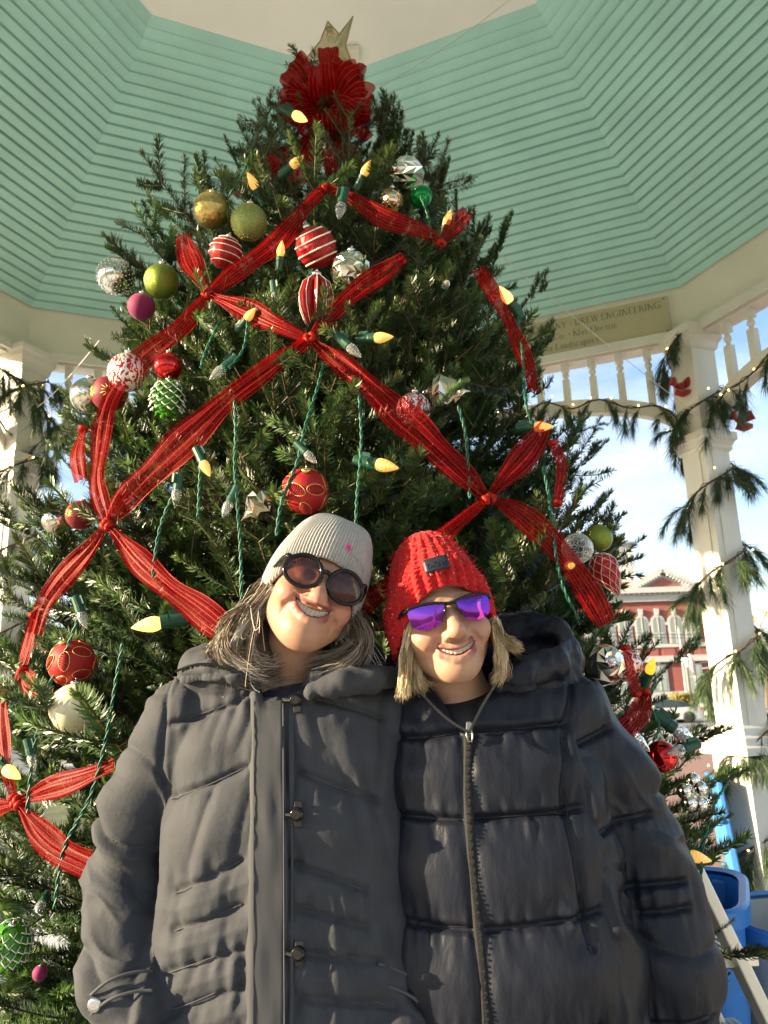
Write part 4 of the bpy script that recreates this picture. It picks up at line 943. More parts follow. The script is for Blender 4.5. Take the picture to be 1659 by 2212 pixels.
for a in ((472, 468, 38, 'woven', 'gold basket weave ball above the red bead ringed ball'),
    (549, 495, 39, 'dots', 'olive green ball with beaded lines, touching the gold woven ball'),
    (490, 548, 35, 'rings', 'red ribbed ball with gold bead rings, under the gold woven ball', (.25, -.2, 1)),
    (683, 537, 44, 'facetring', 'red faceted ball with white rhinestone rings, above the crossed ribbons', (-.4, -.5, .8)),
    (756, 588, 43, 'crystal', 'champagne crackle glass ball beside the rhinestone ringed red ball'),
    (273, 602, 40, 'golf', 'silver ball covered with small studs beside the green glitter ball', (.3, .2, 1)),
    (352, 609, 37, 'greeng', 'plain olive green glitter ball beside the silver studded ball'),
    (309, 664, 29, 'magenta', 'magenta velvet ball hanging below the silver studded ball'),
    (312, 820, 42, 'swirl', 'white frosted ball with red feather swirls beside the shiny red ball'),
    (388, 806, 31, 'red', 'small mirror shiny red ball above the green pine cone'),
    (381, 871, 36, 'pinecone', 'green pine cone with frosted scale tips below the shiny red ball'),
    (196, 856, 38, 'ribbed', 'grey silver textured ball behind the dark red ball at the outline'),
    (240, 852, 38, 'burst', 'dark red ball with pale trim behind the ribbon at the outline'),
    (878, 381, 37, 'facet', 'matt silver faceted ball above the emerald ornament near the tree top', (.0, -.55, .8)),
    (908, 427, 24, 'emer', 'small emerald green ball under the silver faceted ball', (.6, 0, 1)),
    (845, 434, 26, 'openwork', 'gold burr ball next to the emerald ball'),
    (892, 886, 37, 'swirl2', 'silver and red swirl ball half behind the sheer ribbon'),
    (957, 848, 38, 'onion', 'silver faceted onion ornament pointing sideways above the swirl ball', (-1, .2, .1)),
    (565, 1092, 36, 'onion', 'silver faceted onion ornament pointing down beside the red petal ball', (.75, 0, .6)),
    (662, 1067, 50, 'petal', 'red petal ball with gold outlines, just above the grey hat', (.1, -.6, .6)),
    (183, 1432, 49, 'petal', 'red petal ball with gold outlines, sitting on the cream ball', (-.2, -.5, .8)),
    (188, 1528, 52, 'cream', 'large plain cream pearl ball beside the grey coat'),
    (178, 1113, 31, 'burst', 'dark red ball with gold starburst beside the ribbed silver ball', (.2, -.2, 1)),
    (127, 1125, 30, 'ribbed', 'champagne ribbed ball beside the starburst ball', (.3, 0, 1)),
    (1290, 1163, 29, 'greeng', 'green gold glitter ball on top of the pointed red drop'),
    (1243, 1186, 34, 'clear', 'clear glass ball with etched circles behind the ribbon'),
    (1303, 1232, 33, 'drop', 'long red faceted drop with glitter seams under the green ball', (-.45, 0, 1)),
    (1300, 1437, 45, 'facet', 'large silver starburst faceted ball beside the black hood', (.2, -.9, .2)),
    (1347, 1437, 35, 'swirl', 'red and white marbled ball behind the silver starburst ball', (.5, -.5, .6)),
    (1425, 1634, 34, 'red', 'shiny red ball tucked under the clear bulbs by the black sleeve', (.2, .3, 1)),
    (1490, 1715, 38, 'bubbles', 'silver bubble cluster hanging low beside the black sleeve'),
    (30, 2035, 42, 'pinecone', 'green pine cone low on the tree beside the grey coat', (.2, -.4, .8)),
    (683, 652, 52, 'fan', 'red folded satin drop hanging above the crossed ribbons', (.05, -.1, 1)),
    (92, 2100, 16, 'magenta', 'dark berry red ball deep among the lowest branches')):
    nm = {'pinecone': 'pine_cone', 'drop': 'drop_ornament', 'fan': 'drop_ornament', 'onion': 'onion_ornament', 'bubbles': 'bubble_ornament'}.get(a[3], 'bauble')
    ornament(*a[:5], axis=a[5] if len(a) > 5 else None, name=nm, push={312: .05, 388: .04, 381: .03, 273: .03, 472: .03, 549: .03, 183: .03, 188: .03, 662: .02}.get(a[0], .005))

# ------------------------------------------------------------------ large string-light bulbs
M_sock = mat('green_socket', (.008, .06, .035), .45); M_gwire = mat('green_wire', (.006, .085, .05), .45)
M_bon = mat('lit_bulb', (.72, .47, .14), .15, emit=(1, .50, .09), estr=.17, trans=.0, coat=1); M_boff = glassy('clear_bulb', (.86, .86, .84), .30)
M_bhot = mat('bright_bulb', (.85, .62, .2), .15, emit=(1, .55, .10), estr=.8, coat=1); M_amb = mat('amber_bulb', (.8, .3, .02), .15, emit=(1, .35, .02), estr=.5, coat=1)
M_boff = mat('clear_bulb_facets', (.88, .88, .86), .10, spec=.6, trans=.85, ior=1.28)
prb = [(.30, 0), (.42, .10), (.50, .25), (.52, .42), (.47, .62), (.37, .82), (.25, 1.02), (.12, 1.18), (.001, 1.28)]
BV, BF = facet_lathe(prb, 13)
BULB_ME = {k: mk_mesh('bulb', [(x*.0125*1.9, y*.0125*1.9, z*.036) for x, y, z in BV], BF, m_, False) for k, m_ in (('on', M_bon), ('off', M_boff), ('hot', M_bhot), ('amb', M_amb))}
smb = MB(); smb.lathe([(.009, -.040), (.0105, -.038), (.0105, -.012), (.0115, -.010), (.0115, .002), (.008, .003)], 12); smb.box((.0, .012, -.024), (.006, .010, .022)); SOCK_ME = smb.mesh('socket', M_sock)
def bulb(u, v, ang, Lpx, state, where, toward=.25, frac=.96, push=.02):
    p, n = surf(u, v, frac, push); dep = float((np.array(p)-CAMP) @ FW); s = Lpx*dep/FPX/.046
    s = min(1.25, max(.75, s)); a = math.radians(ang); d = (Vector(RT)*math.cos(a)+Vector(UP)*math.sin(a))*(1-toward) - Vector(FW)*toward; d.normalize()
    t = empty('string_light', p - d*.022*s); t.rotation_mode = 'QUATERNION'; t.rotation_quaternion = d.to_track_quat('Z', 'Y'); t.scale = (s, s, s)
    tag(t, {'on': 'glowing warm faceted bulb in green socket ', 'hot': 'brightest glowing bulb in green socket ', 'off': 'unlit clear faceted bulb in green socket ', 'amb': 'orange glowing bulb '}[state]+where, 'light bulb', 'string light bulbs on the fir')
    link('bulb', BULB_ME[state], t); link('socket', SOCK_ME, t); return t
for b in ((653, 264, -35, 42, 'hot', 'under the big red bow'), (645, 360, 35, 38, 'on', 'below the bow behind a ribbon tail'), (552, 402, 120, 40, 'on', 'above the gold woven ball'), (790, 375, 60, 36, 'on', 'between the bow and the topmost silver faceted ball'),
    (735, 467, -100, 44, 'off', 'hanging beside the sunlit upper shoot'), (960, 480, 70, 34, 'on', 'beside the short ribbon end at the upper outline'), (833, 350, 60, 30, 'off', 'seen end on, touching the topmost silver faceted ball', .8), (957, 622, 20, 32, 'off', 'seen end on, alone among the upper branches', .85),
    (1080, 645, 130, 44, 'hot', 'behind the narrow hanging ribbon'), (478, 815, 225, 44, 'off', 'hanging beside the shiny red ball'), (825, 738, 0, 46, 'on', 'lying level beside the middle ribbon crossing'), (765, 768, -45, 44, 'off', 'hanging just below the crossed ribbons'),
    (832, 1013, -12, 56, 'on', 'lying level above the two hats'), (455, 1018, -60, 42, 'on', 'hanging below the wide slanting ribbon'), (393, 1080, -92, 42, 'off', 'hanging straight down beside the wide slanting ribbon'), (498, 1105, -112, 42, 'off', 'beside the downward silver onion'),
    (1160, 928, 0, 44, 'on', 'at the upper end of the sheer ribbon bow'), (1218, 1225, 30, 34, 'on', 'seen end on over the lower sheer ribbon', .8), (332, 1352, 188, 64, 'hot', 'pointing away from the wavy grey hair'), (785, 1357, 180, 44, 'hot', 'between the two heads'),
    (198, 1340, -62, 42, 'off', 'above the red petal ball'), (48, 1668, -22, 50, 'hot', 'next to the lowest ribbon crossing'), (92, 1645, -65, 34, 'off', 'among branches under the cream ball'), (107, 1955, 20, 36, 'off', 'seen end on, low beside the grey sleeve', .85),
    (1362, 1602, -42, 56, 'off', 'against the shoulder of the black jacket'), (1460, 1590, -35, 58, 'off', 'above the red ball by the black jacket'), (1440, 1622, 190, 46, 'off', 'resting on the red ball by the black jacket'), (1490, 1850, -10, 48, 'on', 'dimly lit before the blue bin'),
    (674, 995, -45, 32, 'off', 'above the red petal ball near the hat'), (600, 655, -80, 34, 'off', 'between the sunlit shoots over the ribbon'), (1388, 1440, 80, 40, 'amb', 'beside the marbled ball'), (548, 688, 45, 36, 'on', 'glowing through the sheer ribbon'),
    (612, 548, 80, 34, 'on', 'close to the rhinestone ringed ball'), (1490, 1960, -70, 34, 'off', 'low by the stepladder')):
    bulb(*b[:6], **({'toward': b[6]} if len(b) > 6 else {}))

# ------------------------------------------------------------------ green light wires (two twisted strands)
def wire(pts, where, frac=.97, push=.012, r=.0019, single=False, ypl=None):
    p3 = [np.array(surf(u, v, frac, push)[0]) for u, v in pts]; pth = [Vector(p) for p in smooth_path(p3, 12)]; t = empty('light_wire', pth[0]); tag(t, 'twisted green light wire '+where, 'wire', 'green light wires on the fir')
    L_ = 0; A = []; B = []
    for i, p in enumerate(pth):
        if i: L_ += (pth[i]-pth[i-1]).length
        tg = (pth[min(i+1, len(pth)-1)]-pth[max(0, i-1)]).normalized(); x = tg.orthogonal().normalized() if abs(tg.x) > .9 else tg.cross(Vector((1, 0, 0))).normalized(); y = tg.cross(x); a = L_*150
        o_ = (x*math.cos(a)+y*math.sin(a))*r*1.1; A.append(p+o_-pth[0]); B.append(p-o_-pth[0])
    for q in (A, B): mb = MB(); mb.tube(q, r, 5); mb.build('strand', M_gwire, t, smooth=True)
for pts, wh in (([(512, 870), (514, 950), (512, 1010), (518, 1100), (524, 1190), (526, 1300)], 'falling straight above the wavy grey hair'), ([(700, 790), (685, 850), (660, 930), (645, 1000), (612, 1085), (600, 1160)], 'slanting down to the red petal ball'),
    ([(441, 985), (437, 1060), (434, 1130)], 'hanging from the bulb under the wide ribbon'), ([(400, 1035), (365, 1110), (348, 1170), (338, 1250)], 'slanting past the straight hanging clear bulb'), ([(985, 880), (1000, 940), (1006, 1010), (1010, 1080)], 'under the sideways silver onion'),
    ([(780, 790), (776, 860), (780, 960), (770, 1090), (768, 1190)], 'through the middle of the tree'), ([(195, 1290), (160, 1390), (115, 1490), (85, 1620), (70, 1760)], 'along the outline past the cream ball'), ([(275, 1390), (262, 1460), (238, 1600), (205, 1720), (150, 1830), (130, 1960)], 'between the cream ball and the grey coat'),
    ([(1112, 690), (1122, 780), (1128, 870), (1142, 920)], 'down to the bulb at the sheer ribbon bow'), ([(1165, 1010), (1178, 1080), (1188, 1170), (1205, 1260), (1240, 1340)], 'past the clear glass ball'), ([(1405, 1470), (1392, 1520), (1412, 1570), (1400, 1600)], 'looping over the bulbs by the black jacket'),
    ([(1560, 1690), (1530, 1740), (1505, 1830), (1500, 1900), (1480, 1940)], 'dangling before the blue bin'), ([(540, 700), (530, 760), (500, 800)], 'above the unlit bulb by the shiny red ball'), ([(905, 430), (920, 470), (928, 520)], 'under the emerald ball'), ([(480, 700), (452, 760), (440, 800)], 'behind the shiny red ball'),
    ([(590, 240), (560, 300), (530, 380), (500, 430)], 'hanging from the bow at the outline')):
    wire(pts, wh)

# ------------------------------------------------------------------ sheer red ribbons
def ribbon_mat():
    m = bpy.data.materials.new('sheer_red_ribbon'); m.use_nodes = True; nt = m.node_tree; b = nt.nodes['Principled BSDF']; o = nt.nodes['Material Output']
    uv = nt.nodes.new('ShaderNodeUVMap'); sp = nt.nodes.new('ShaderNodeSeparateXYZ'); nt.links.new(uv.outputs[0], sp.inputs[0])
    mu = nt.nodes.new('ShaderNodeMath'); mu.operation = 'MULTIPLY'; mu.inputs[1].default_value = 7.0; nt.links.new(sp.outputs['X'], mu.inputs[0])
    fr = nt.nodes.new('ShaderNodeMath'); fr.operation = 'FRACT'; nt.links.new(mu.outputs[0], fr.inputs[0])
    lt = nt.nodes.new('ShaderNodeMath'); lt.operation = 'LESS_THAN'; lt.inputs[1].default_value = .13; nt.links.new(fr.outputs[0], lt.inputs[0])
    nz_ = nt.nodes.new('ShaderNodeTexNoise'); nz_.inputs['Scale'].default_value = 500; tcn = nt.nodes.new('ShaderNodeTexCoord'); nt.links.new(tcn.outputs['Object'], nz_.inputs['Vector'])
    cm = nt.nodes.new('ShaderNodeMix'); cm.data_type = 'RGBA'; cm.inputs['A'].default_value = (.25, .002, .005, 1); cm.inputs['B'].default_value = (.50, .04, .028, 1); nt.links.new(lt.outputs[0], cm.inputs['Factor']); nt.links.new(cm.outputs['Result'], b.inputs['Base Color'])
    b.inputs['Roughness'].default_value = .42; setin(b, 'Specular IOR Level', .12)
    mt = nt.nodes.new('ShaderNodeMath'); mt.operation = 'MULTIPLY'; mt.inputs[1].default_value = .35; nt.links.new(lt.outputs[0], mt.inputs[0]); nt.links.new(mt.outputs[0], b.inputs['Metallic'])
    bn = nt.nodes.new('ShaderNodeBump'); bn.inputs['Strength'].default_value = .5; bn.inputs['Distance'].default_value = .001; nt.links.new(nz_.outputs['Fac'], bn.inputs['Height']); nt.links.new(bn.outputs['Normal'], b.inputs['Normal'])
    tl = nt.nodes.new('ShaderNodeBsdfTranslucent'); tl.inputs['Color'].default_value = (.46, .003, .007, 1); m1 = nt.nodes.new('ShaderNodeMixShader'); m1.inputs[0].default_value = .38; nt.links.new(b.outputs[0], m1.inputs[1]); nt.links.new(tl.outputs[0], m1.inputs[2])
    tr = nt.nodes.new('ShaderNodeBsdfTransparent'); tr.inputs['Color'].default_value = (1, .40, .40, 1); m2 = nt.nodes.new('ShaderNodeMixShader')
    om = nt.nodes.new('ShaderNodeMapRange'); om.inputs['To Min'].default_value = .46; om.inputs['To Max'].default_value = .04; nt.links.new(lt.outputs[0], om.inputs['Value']); nt.links.new(om.outputs['Result'], m2.inputs[0])
    nt.links.new(m1.outputs[0], m2.inputs[1]); nt.links.new(tr.outputs[0], m2.inputs[2]); nt.links.new(m2.outputs[0], o.inputs['Surface']); return m
M_rib = ribbon_mat()
def ribbon_strip(pth, nrm, wid, fold=.3, seed=0, across=11):
    rr = random.Random(seed); k = len(pth); V = []; F = []; UVc = []; wmax = max(wid); ph = [rr.uniform(0, 6.28) for _ in range(4)]; L_ = 0
    for i, p in enumerate(pth):
        if i: L_ += (pth[i]-pth[i-1]).length
        tg = (pth[min(i+1, k-1)]-pth[max(0, i-1)]).normalized(); n = (nrm[i]-tg*nrm[i].dot(tg)).normalized(); wv = n.cross(tg); pin = 1-wid[i]/wmax
        tw = .25*math.sin(L_*5.5+ph[3]); wv2 = wv*math.cos(tw)+n*math.sin(tw); n2 = n*math.cos(tw)-wv*math.sin(tw)
        for j in range(across):
            x = j/(across-1)-.5; am = wmax*(.035+.12*pin*fold/.3)
            off = am*math.sin(x*16+ph[0]+L_*4) + wmax*.05*math.sin(L_*26+ph[1]+x*3) + wmax*.035*math.sin(L_*47+ph[2])*abs(x)*2
            V.append(p + wv2*(x*wid[i]*(1+.16*math.sin(L_*31+ph[2]))) + n2*off); UVc.append((j/(across-1)+.02, L_))
    for i in range(k-1):
        for j in range(across-1): F.append([i*across+j, i*across+j+1, (i+1)*across+j+1, (i+1)*across+j])
    return V, F, UVc
def ribbon(pts, where, frac=.97, push=.012, seed=1):              # pts: (u, v, width px)
    S = [surf(u, v, frac, push) for u, v, w_ in pts]; P3 = [np.array([*s[0], 1.22*w_*float((np.array(s[0])-CAMP) @ FW)/FPX]) for s, (u, v, w_) in zip(S, pts)]; sm = smooth_path(P3, 10)
    pth = [Vector(q[:3]) for q in sm]; wid = [max(.006, q[3]) for q in sm]
    nrm = [(Vector(CAMP)-p).normalized()*.55 + Vector((p.x-GX, p.y-GY, .2)).normalized()*.6 for p in pth]
    V, F, UVc = ribbon_strip(pth, nrm, wid, seed=seed); o0 = pth[0]
    t = empty('ribbon', o0); tag(t, 'sheer red ribbon '+where, 'ribbon', 'sheer red ribbons crossing over the fir')
    obj('band', [v-o0 for v in V], F, M_rib, t, True, uv=UVc)
    for e, q in ((0, pth[0]), (-1, pth[-1])):
        if wid[e] < .026:
            tgk = (pth[1]-pth[0] if e == 0 else pth[-1]-pth[-2]).normalized(); x = tgk.orthogonal().normalized(); y = tgk.cross(x); ring = [q-o0+(x*math.cos(a)+y*math.sin(a))*.006 for a in [6.283*i/10 for i in range(11)]]
            mb = MB(); mb.tube(ring, .006, 6); mb.build('knot', M_rib, t, smooth=True)
for i, (pts, wh) in enumerate((
    ([(700, 415, 16), (665, 450, 26), (600, 530, 34), (520, 590, 34), (462, 638, 14)], 'slanting from the tree top past the gold ball group'),
    ([(705, 412, 14), (760, 435, 26), (830, 478, 32), (915, 508, 30), (945, 530, 14)], 'running from the tree top towards the upper outline'),
    ([(950, 532, 12), (972, 500, 26), (1005, 462, 30)], 'short upright piece at the upper outline'),
    ([(455, 635, 14), (428, 590, 36), (408, 540, 38), (406, 508, 22)], 'upright leaf shaped loop beside the gold ball group'),
    ([(458, 642, 14), (530, 672, 36), (590, 702, 38), (664, 736, 16)], 'sunlit, joining the gold ball group crossing and the middle crossing'),
    ([(450, 645, 14), (400, 710, 34), (330, 765, 38), (280, 815, 36), (240, 885, 34), (222, 1000, 36), (222, 1060, 38), (240, 1132, 16)], 'running down the outline past the frosted swirl ball'),
    ([(676, 732, 14), (720, 680, 34), (775, 630, 36), (830, 592, 34), (872, 560, 24)], 'rising from the middle crossing beneath the crackle glass ball'),
    ([(664, 742, 14), (600, 788, 34), (520, 850, 42), (430, 930, 56), (350, 1010, 58), (285, 1075, 46), (246, 1128, 16)], 'widest, slanting from the middle crossing down to the outline crossing'),
    ([(676, 742, 14), (740, 792, 40), (820, 862, 58), (900, 935, 64), (975, 1010, 58), (1045, 1078, 16)], 'long, slanting over the silver and red swirl ball'),
    ([(246, 1140, 14), (300, 1205, 40), (370, 1270, 46), (430, 1315, 50), (490, 1362, 48)], 'slanting down behind the wavy grey hair'),
    ([(236, 1140, 14), (195, 1195, 34), (140, 1258, 40), (105, 1310, 38), (85, 1370, 30)], 'running down the outline above the red petal ball'),
    ([(1052, 1076, 14), (1085, 1035, 34), (1125, 990, 44), (1155, 950, 42), (1172, 920, 26)], 'rising sheer loop over the red hat'),
    ([(1058, 1082, 14), (1110, 1108, 36), (1170, 1160, 42), (1225, 1225, 44), (1265, 1285, 42), (1298, 1350, 36)], 'slanting down across the clear glass ball'),
    ([(1042, 1084, 12), (1005, 1115, 24), (960, 1155, 30), (900, 1210, 36), (840, 1265, 40), (770, 1320, 40)], 'passing behind the red hat between the heads'),
    ([(1026, 585, 24), (1060, 640, 26), (1095, 705, 28), (1125, 775, 28), (1146, 850, 24)], 'narrow, hanging alone down the shaded side'),
    ([(1382, 1495, 18), (1370, 1540, 40), (1335, 1580, 44), (1312, 1620, 30)], 'curling over the shoulder of the black jacket'),
    ([(1340, 1400, 14), (1352, 1450, 22), (1362, 1500, 22)], 'thin tail under the marbled ball'),
    ([(20, 1480, 20), (10, 1540, 34), (18, 1620, 34), (42, 1722, 16)], 'upright at the outline above the lowest crossing'),
    ([(52, 1728, 14), (110, 1705, 36), (180, 1682, 38), (255, 1650, 30)], 'running level from the lowest crossing behind the grey sleeve'),
    ([(46, 1736, 14), (10, 1745, 30), (-40, 1755, 36)], 'leaving the lowest crossing around the tree'),
    ([(55, 1738, 14), (95, 1795, 44), (140, 1835, 58), (205, 1868, 56)], 'broad, slanting down behind the grey sleeve'),
    ([(62, 1448, 14), (75, 1475, 34), (102, 1500, 20)], 'small leaf shaped tail by the lower red petal ball'),
    ([(190, 930, 20), (178, 985, 30), (185, 1040, 26)], 'sheer piece showing through at the back outline'),
    ([(1185, 960, 18), (1205, 1010, 24), (1195, 1090, 22)], 'thin piece at the shaded outline below the bulb'),
    ([(85, 1330, 18), (72, 1390, 26), (50, 1470, 24)], 'short piece hanging at the outline above the cream ball'))):
    ribbon(pts, wh, seed=i+3)

# ------------------------------------------------------------------ tree top bow and star
bc = Vector(P(706, 258, GY-.24)); bow = empty('bow', bc); tag(bow, 'large red mesh ribbon bow tied at the tree top', 'bow')
def bow_loop(du, dv, w_px, toward, seed, tail=False):
    sc_ = 2.50/FPX; e = Vector(RT)*du*sc_ - Vector(UP)*dv*sc_ - Vector(FW)*toward; ln = e.length; ed = e.normalized(); sdn = ed.cross(Vector(FW)).normalized(); th = ln*.16; nn = sdn.cross(ed)
    if tail: pts = [Vector((0, 0, 0)), e*.33+nn*.02, e*.66-nn*.02, e]; wd = [.02, w_px*sc_*.7, w_px*sc_, w_px*sc_]
    else: pts = [Vector((0, 0, 0)), e*.45+nn*th, e*.85+nn*th*1.1, e*1.02, e*.82-nn*th*1.0, e*.4-nn*th*.8, Vector((0, 0, 0))]; wd = [.015, w_px*sc_*.75, w_px*sc_, w_px*sc_*.95, w_px*sc_, w_px*sc_*.7, .015]
    sm = smooth_path([np.array([*p, w_]) for p, w_ in zip(pts, wd)], 8); pth = [Vector(q[:3]) for q in sm]; k = len(pth)
    nr = []
    for i in range(k): tg = (pth[min(i+1, k-1)]-pth[max(0, i-1)]).normalized(); nr.append(tg.cross(sdn).normalized() if tg.cross(sdn).length > .05 else nn)
    V, F, UVc = ribbon_strip(pth, nr, [max(.012, q[3]) for q in sm], seed=seed, across=9); obj('tail' if tail else 'loop', V, F, M_rib, bow, True, uv=UVc)
for i, (a, b, w_, t) in enumerate(((5, -140, 40, .03), (55, -100, 60, .06), (-70, -85, 66, .08), (75, -55, 66, .10), (-95, -10, 66, .08), (95, 5, 62, .12), (-60, 45, 62, .14), (55, 45, 60, .16), (0, -55, 64, .16), (5, 60, 60, .16), (-85, -50, 56, .02), (85, -20, 56, .0))): bow_loop(a, b, w_, t, 40+i)
for i, (a, b, w_, t) in enumerate(((-130, 140, 48, .06), (-60, 170, 40, .10), (-200, 175, 36, .06), (95, 75, 34, .10), (20, 160, 34, .14), (60, 130, 34, .12), (90, 170, 40, .02), (-45, 130, 44, .12))): bow_loop(a, b, w_, t, 70+i, True)
mb = MB(); V, F = sph(14, 10, None, .022); mb.add(V, F); mb.build('knot', M_rib, bow, smooth=True)
M_mesh = glassy('gold_star_mesh', (.55, .45, .22), .75); M_starw = mat('star_wire', (.36, .28, .12), .45, .7)
so_ = [(763, 35), (733, 74), (708, 46), (692, 88), (653, 137), (688, 136), (700, 192), (728, 152), (766, 152), (746, 98)]
sP = [Vector(P(u, v, GY-.02)) for u, v in so_]; sC = sum(sP, Vector())/10; star = empty('star', sC); tag(star, 'gold wire mesh star tilted on the tree top above the bow', 'star')
sv = [p-sC for p in sP]; mb = MB()
for s in (-1, 1):
    c = Vector(FW)*.022*s; mb.add(sv+[c], [[i, (i+1) % 10, 10] for i in range(10)])
mb.build('mesh_panel', M_mesh, star)
mb = MB()
for i in range(10): mb.tube([sv[i], sv[(i+1) % 10]], .0022, 5)
mb.build('frame', M_starw, star)
mb = MB(); rs = random.Random(5)
for k in range(16):                                              # curled filigree
    i = rs.randrange(0, 10, 2); b_ = sv[i]*rs.uniform(.1, .75); rr = rs.uniform(.008, .016); x_, y_ = Vector(RT), Vector(UP); mb.tube([b_+(x_*math.cos(a)+y_*math.sin(a))*rr*(1-.05*q_)-Vector(FW)*.02*(1-b_.length/.12) for q_, a in enumerate([.6*j for j in range(12)])], .0012, 4)
mb.build('filigree', M_starw, star)
mb = MB(); mb.tube([Vector((0, 0, -.02)), Vector(P(712, 225, GY-.02))-sC], .004, 6); mb.build('stem', M_starw, star)
# ------------------------------------------------------------------ pine garlands on the columns and arches
M_pineneedle = mat('white_pine_needles', (.055, .095, .04), .5, var=.35, vscale=30, sheen=0); M_pstem = mat('pine_stem', (.10, .06, .035), .9)
M_mini = mat('mini_light', (.9, .7, .3), .2, emit=(1, .66, .2), estr=4.0); M_bwire = mat('black_wire', (.012, .014, .012), .5)
MV, MF = sph(8, 6, None, .0055); MINI = mk_mesh('mini_light', MV, MF, M_mini, True)
def garland(pth, label, seed, step=.085, blen=.20, nn=64, lights=10, out_c=None, droop=1.0):
    r = np.random.default_rng(seed); pth = [np.asarray(p, float) for p in pth]; o0 = pth[0]; t = empty('garland', o0); tag(t, label, 'garland', 'pine garlands on the gazebo')
    mb = MB(); mb.tube([Vector(p-o0) for p in pth], .006, 5); mb.build('stem', M_pstem, t)
    seg = [np.linalg.norm(pth[i+1]-pth[i]) for i in range(len(pth)-1)]; cum = np.concatenate([[0], np.cumsum(seg)]); V = []; F = []; st = MB(); s = .02; li = 0
    while s < cum[-1]:
        k = min(len(seg)-1, int(np.searchsorted(cum, s)-1)); p = pth[k]+(pth[k+1]-pth[k])*((s-cum[k])/seg[k]); tg = (pth[k+1]-pth[k])/seg[k]
        if tg[2] > 0: tg = -tg
        og = p-np.asarray(out_c) if out_c is not None else r.normal(0, 1, 3); og[2] = 0; og /= np.linalg.norm(og)+1e-6
        d = tg*r.uniform(.3, 1.0)*(1 if r.random() < .75 else -.6) + og*r.uniform(.25, .7) + np.array([0, 0, -.35*droop]) + r.normal(0, .18, 3); d /= np.linalg.norm(d)
        L_ = blen*r.uniform(.6, 1.2); pts = []; q = p.copy(); dd = d.copy()
        for i in range(7): pts.append(q.copy()); dd = dd+np.array([0, 0, -.20*droop]); dd /= np.linalg.norm(dd); q = q+dd*L_/6
        st.tube([Vector(a-o0) for a in pts], [.003-.0003*i for i in range(7)], 4, cap=False)
        for i in range(nn):
            f = r.uniform(.12, 1)*6; j = min(5, int(f)); b = pts[j]+(pts[j+1]-pts[j])*(f-j); ax = pts[j+1]-pts[j]; ax /= np.linalg.norm(ax)
            nd = ax + r.normal(0, .30, 3); nd /= np.linalg.norm(nd); ln = r.uniform(.06, .11); m_ = b+nd*ln*.5; e = m_+(nd+np.array([0, 0, -.40*droop]))*ln*.5; wv = np.cross(nd, r.normal(0, 1, 3)); wv = wv/np.linalg.norm(wv)*.0013
            n0 = len(V); V += [b-o0-wv, b-o0+wv, m_-o0+wv, m_-o0-wv, e-o0]; F += [[n0, n0+1, n0+2, n0+3], [n0+3, n0+2, n0+4]]
        s += step*r.uniform(.7, 1.3)
    st.build('twigs', M_pstem, t); tag(obj('needles', np.array(V), F, M_pineneedle, t), kind='stuff')
    for i in range(lights):
        f = (i+.5)/lights*(len(pth)-1); k = int(f); p = pth[k]+(pth[k+1]-pth[k])*(f-k); og = p-np.asarray(out_c) if out_c is not None else np.array([0, -1, 0.]); og[2] = 0; og /= np.linalg.norm(og)+1e-6
        link('mini_light', MINI, t, Vector(p-o0+og*.035+r.normal(0, .02, 3)))
    mb = MB(); mb.tube([Vector(p-o0)+Vector((.012*math.sin(i*1.7), -.012, .012*math.cos(i*2.1))) for i, p in enumerate(pth)], .0028, 4); mb.build('cord', M_bwire, t)
    return t
def post_c(k): v = V8(k, RO+.035, 0); return np.array([v.x+GX, v.y+GY, 0.])
def helix(k, z0, z1, pitch, rad, ph, hand=1):
    c = post_c(k); n = int(abs(z1-z0)/pitch*18); return [c+np.array([rad*math.cos(ph+hand*2*math.pi*i/18), rad*math.sin(ph+hand*2*math.pi*i/18), z0+(z1-z0)*i/n]) for i in range(n+1)]
garland(helix(2, 3.60, .25, .50, .150, -2.2, -1), 'pine garland with tiny lights wound around the column beside the donor sign', 1, lights=26, out_c=post_c(2), step=.045, nn=170)
garland([P(-40, 780, 4.22), P(10, 800, 4.18), P(50, 825, 4.18), P(85, 870, 4.22), P(115, 915, 4.28), P(150, 938, 4.34), P(185, 935, 4.4)], 'short pine garland draped from a column capital to its arch', 7, lights=4, step=.04, nn=170, droop=.8)
garland(helix(0, 3.50, .25, .50, .150, .6, -1), 'pine garland with tiny lights wound around the column without a sign', 2, lights=20, out_c=post_c(0), step=.045, nn=170)
def arch_path(k, x0, x1, n=26, dz=.05, off=-.02, wav=.03):
    nn_, tt_ = side_frame(k); r = []
    for i in range(n+1):
        x = x0+(x1-x0)*i/n; p = Vector((GX, GY, 0))+nn_*(AP+off+.02*math.sin(i*.9))+tt_*x+Vector((0, 0, arch_z(x)+dz+wav*math.sin(i*.8))); r.append(np.array(p))
    return r
garland(arch_path(1, SL/2-.12, -.15), 'pine garland lying on the arch under the donor sign', 3, lights=8, step=.075, nn=150, droop=1.3)
garland(arch_path(2, -SL/2+.12, .2, dz=.0, off=-.03), 'pine garland on the arch rising from the column away from the sign', 4, lights=9, step=.075, nn=150, droop=1.3)
garland(arch_path(0, -SL/2+.12, -.1, dz=.03), 'pine garland on the arch between the signless column and the fir', 5, lights=6, step=.075, nn=150, droop=1.3)
garland(arch_path(7, SL/2-.12, .3), 'pine garland on the outer arch beyond the signless column', 6, lights=6, step=.13, nn=70, droop=1.4)
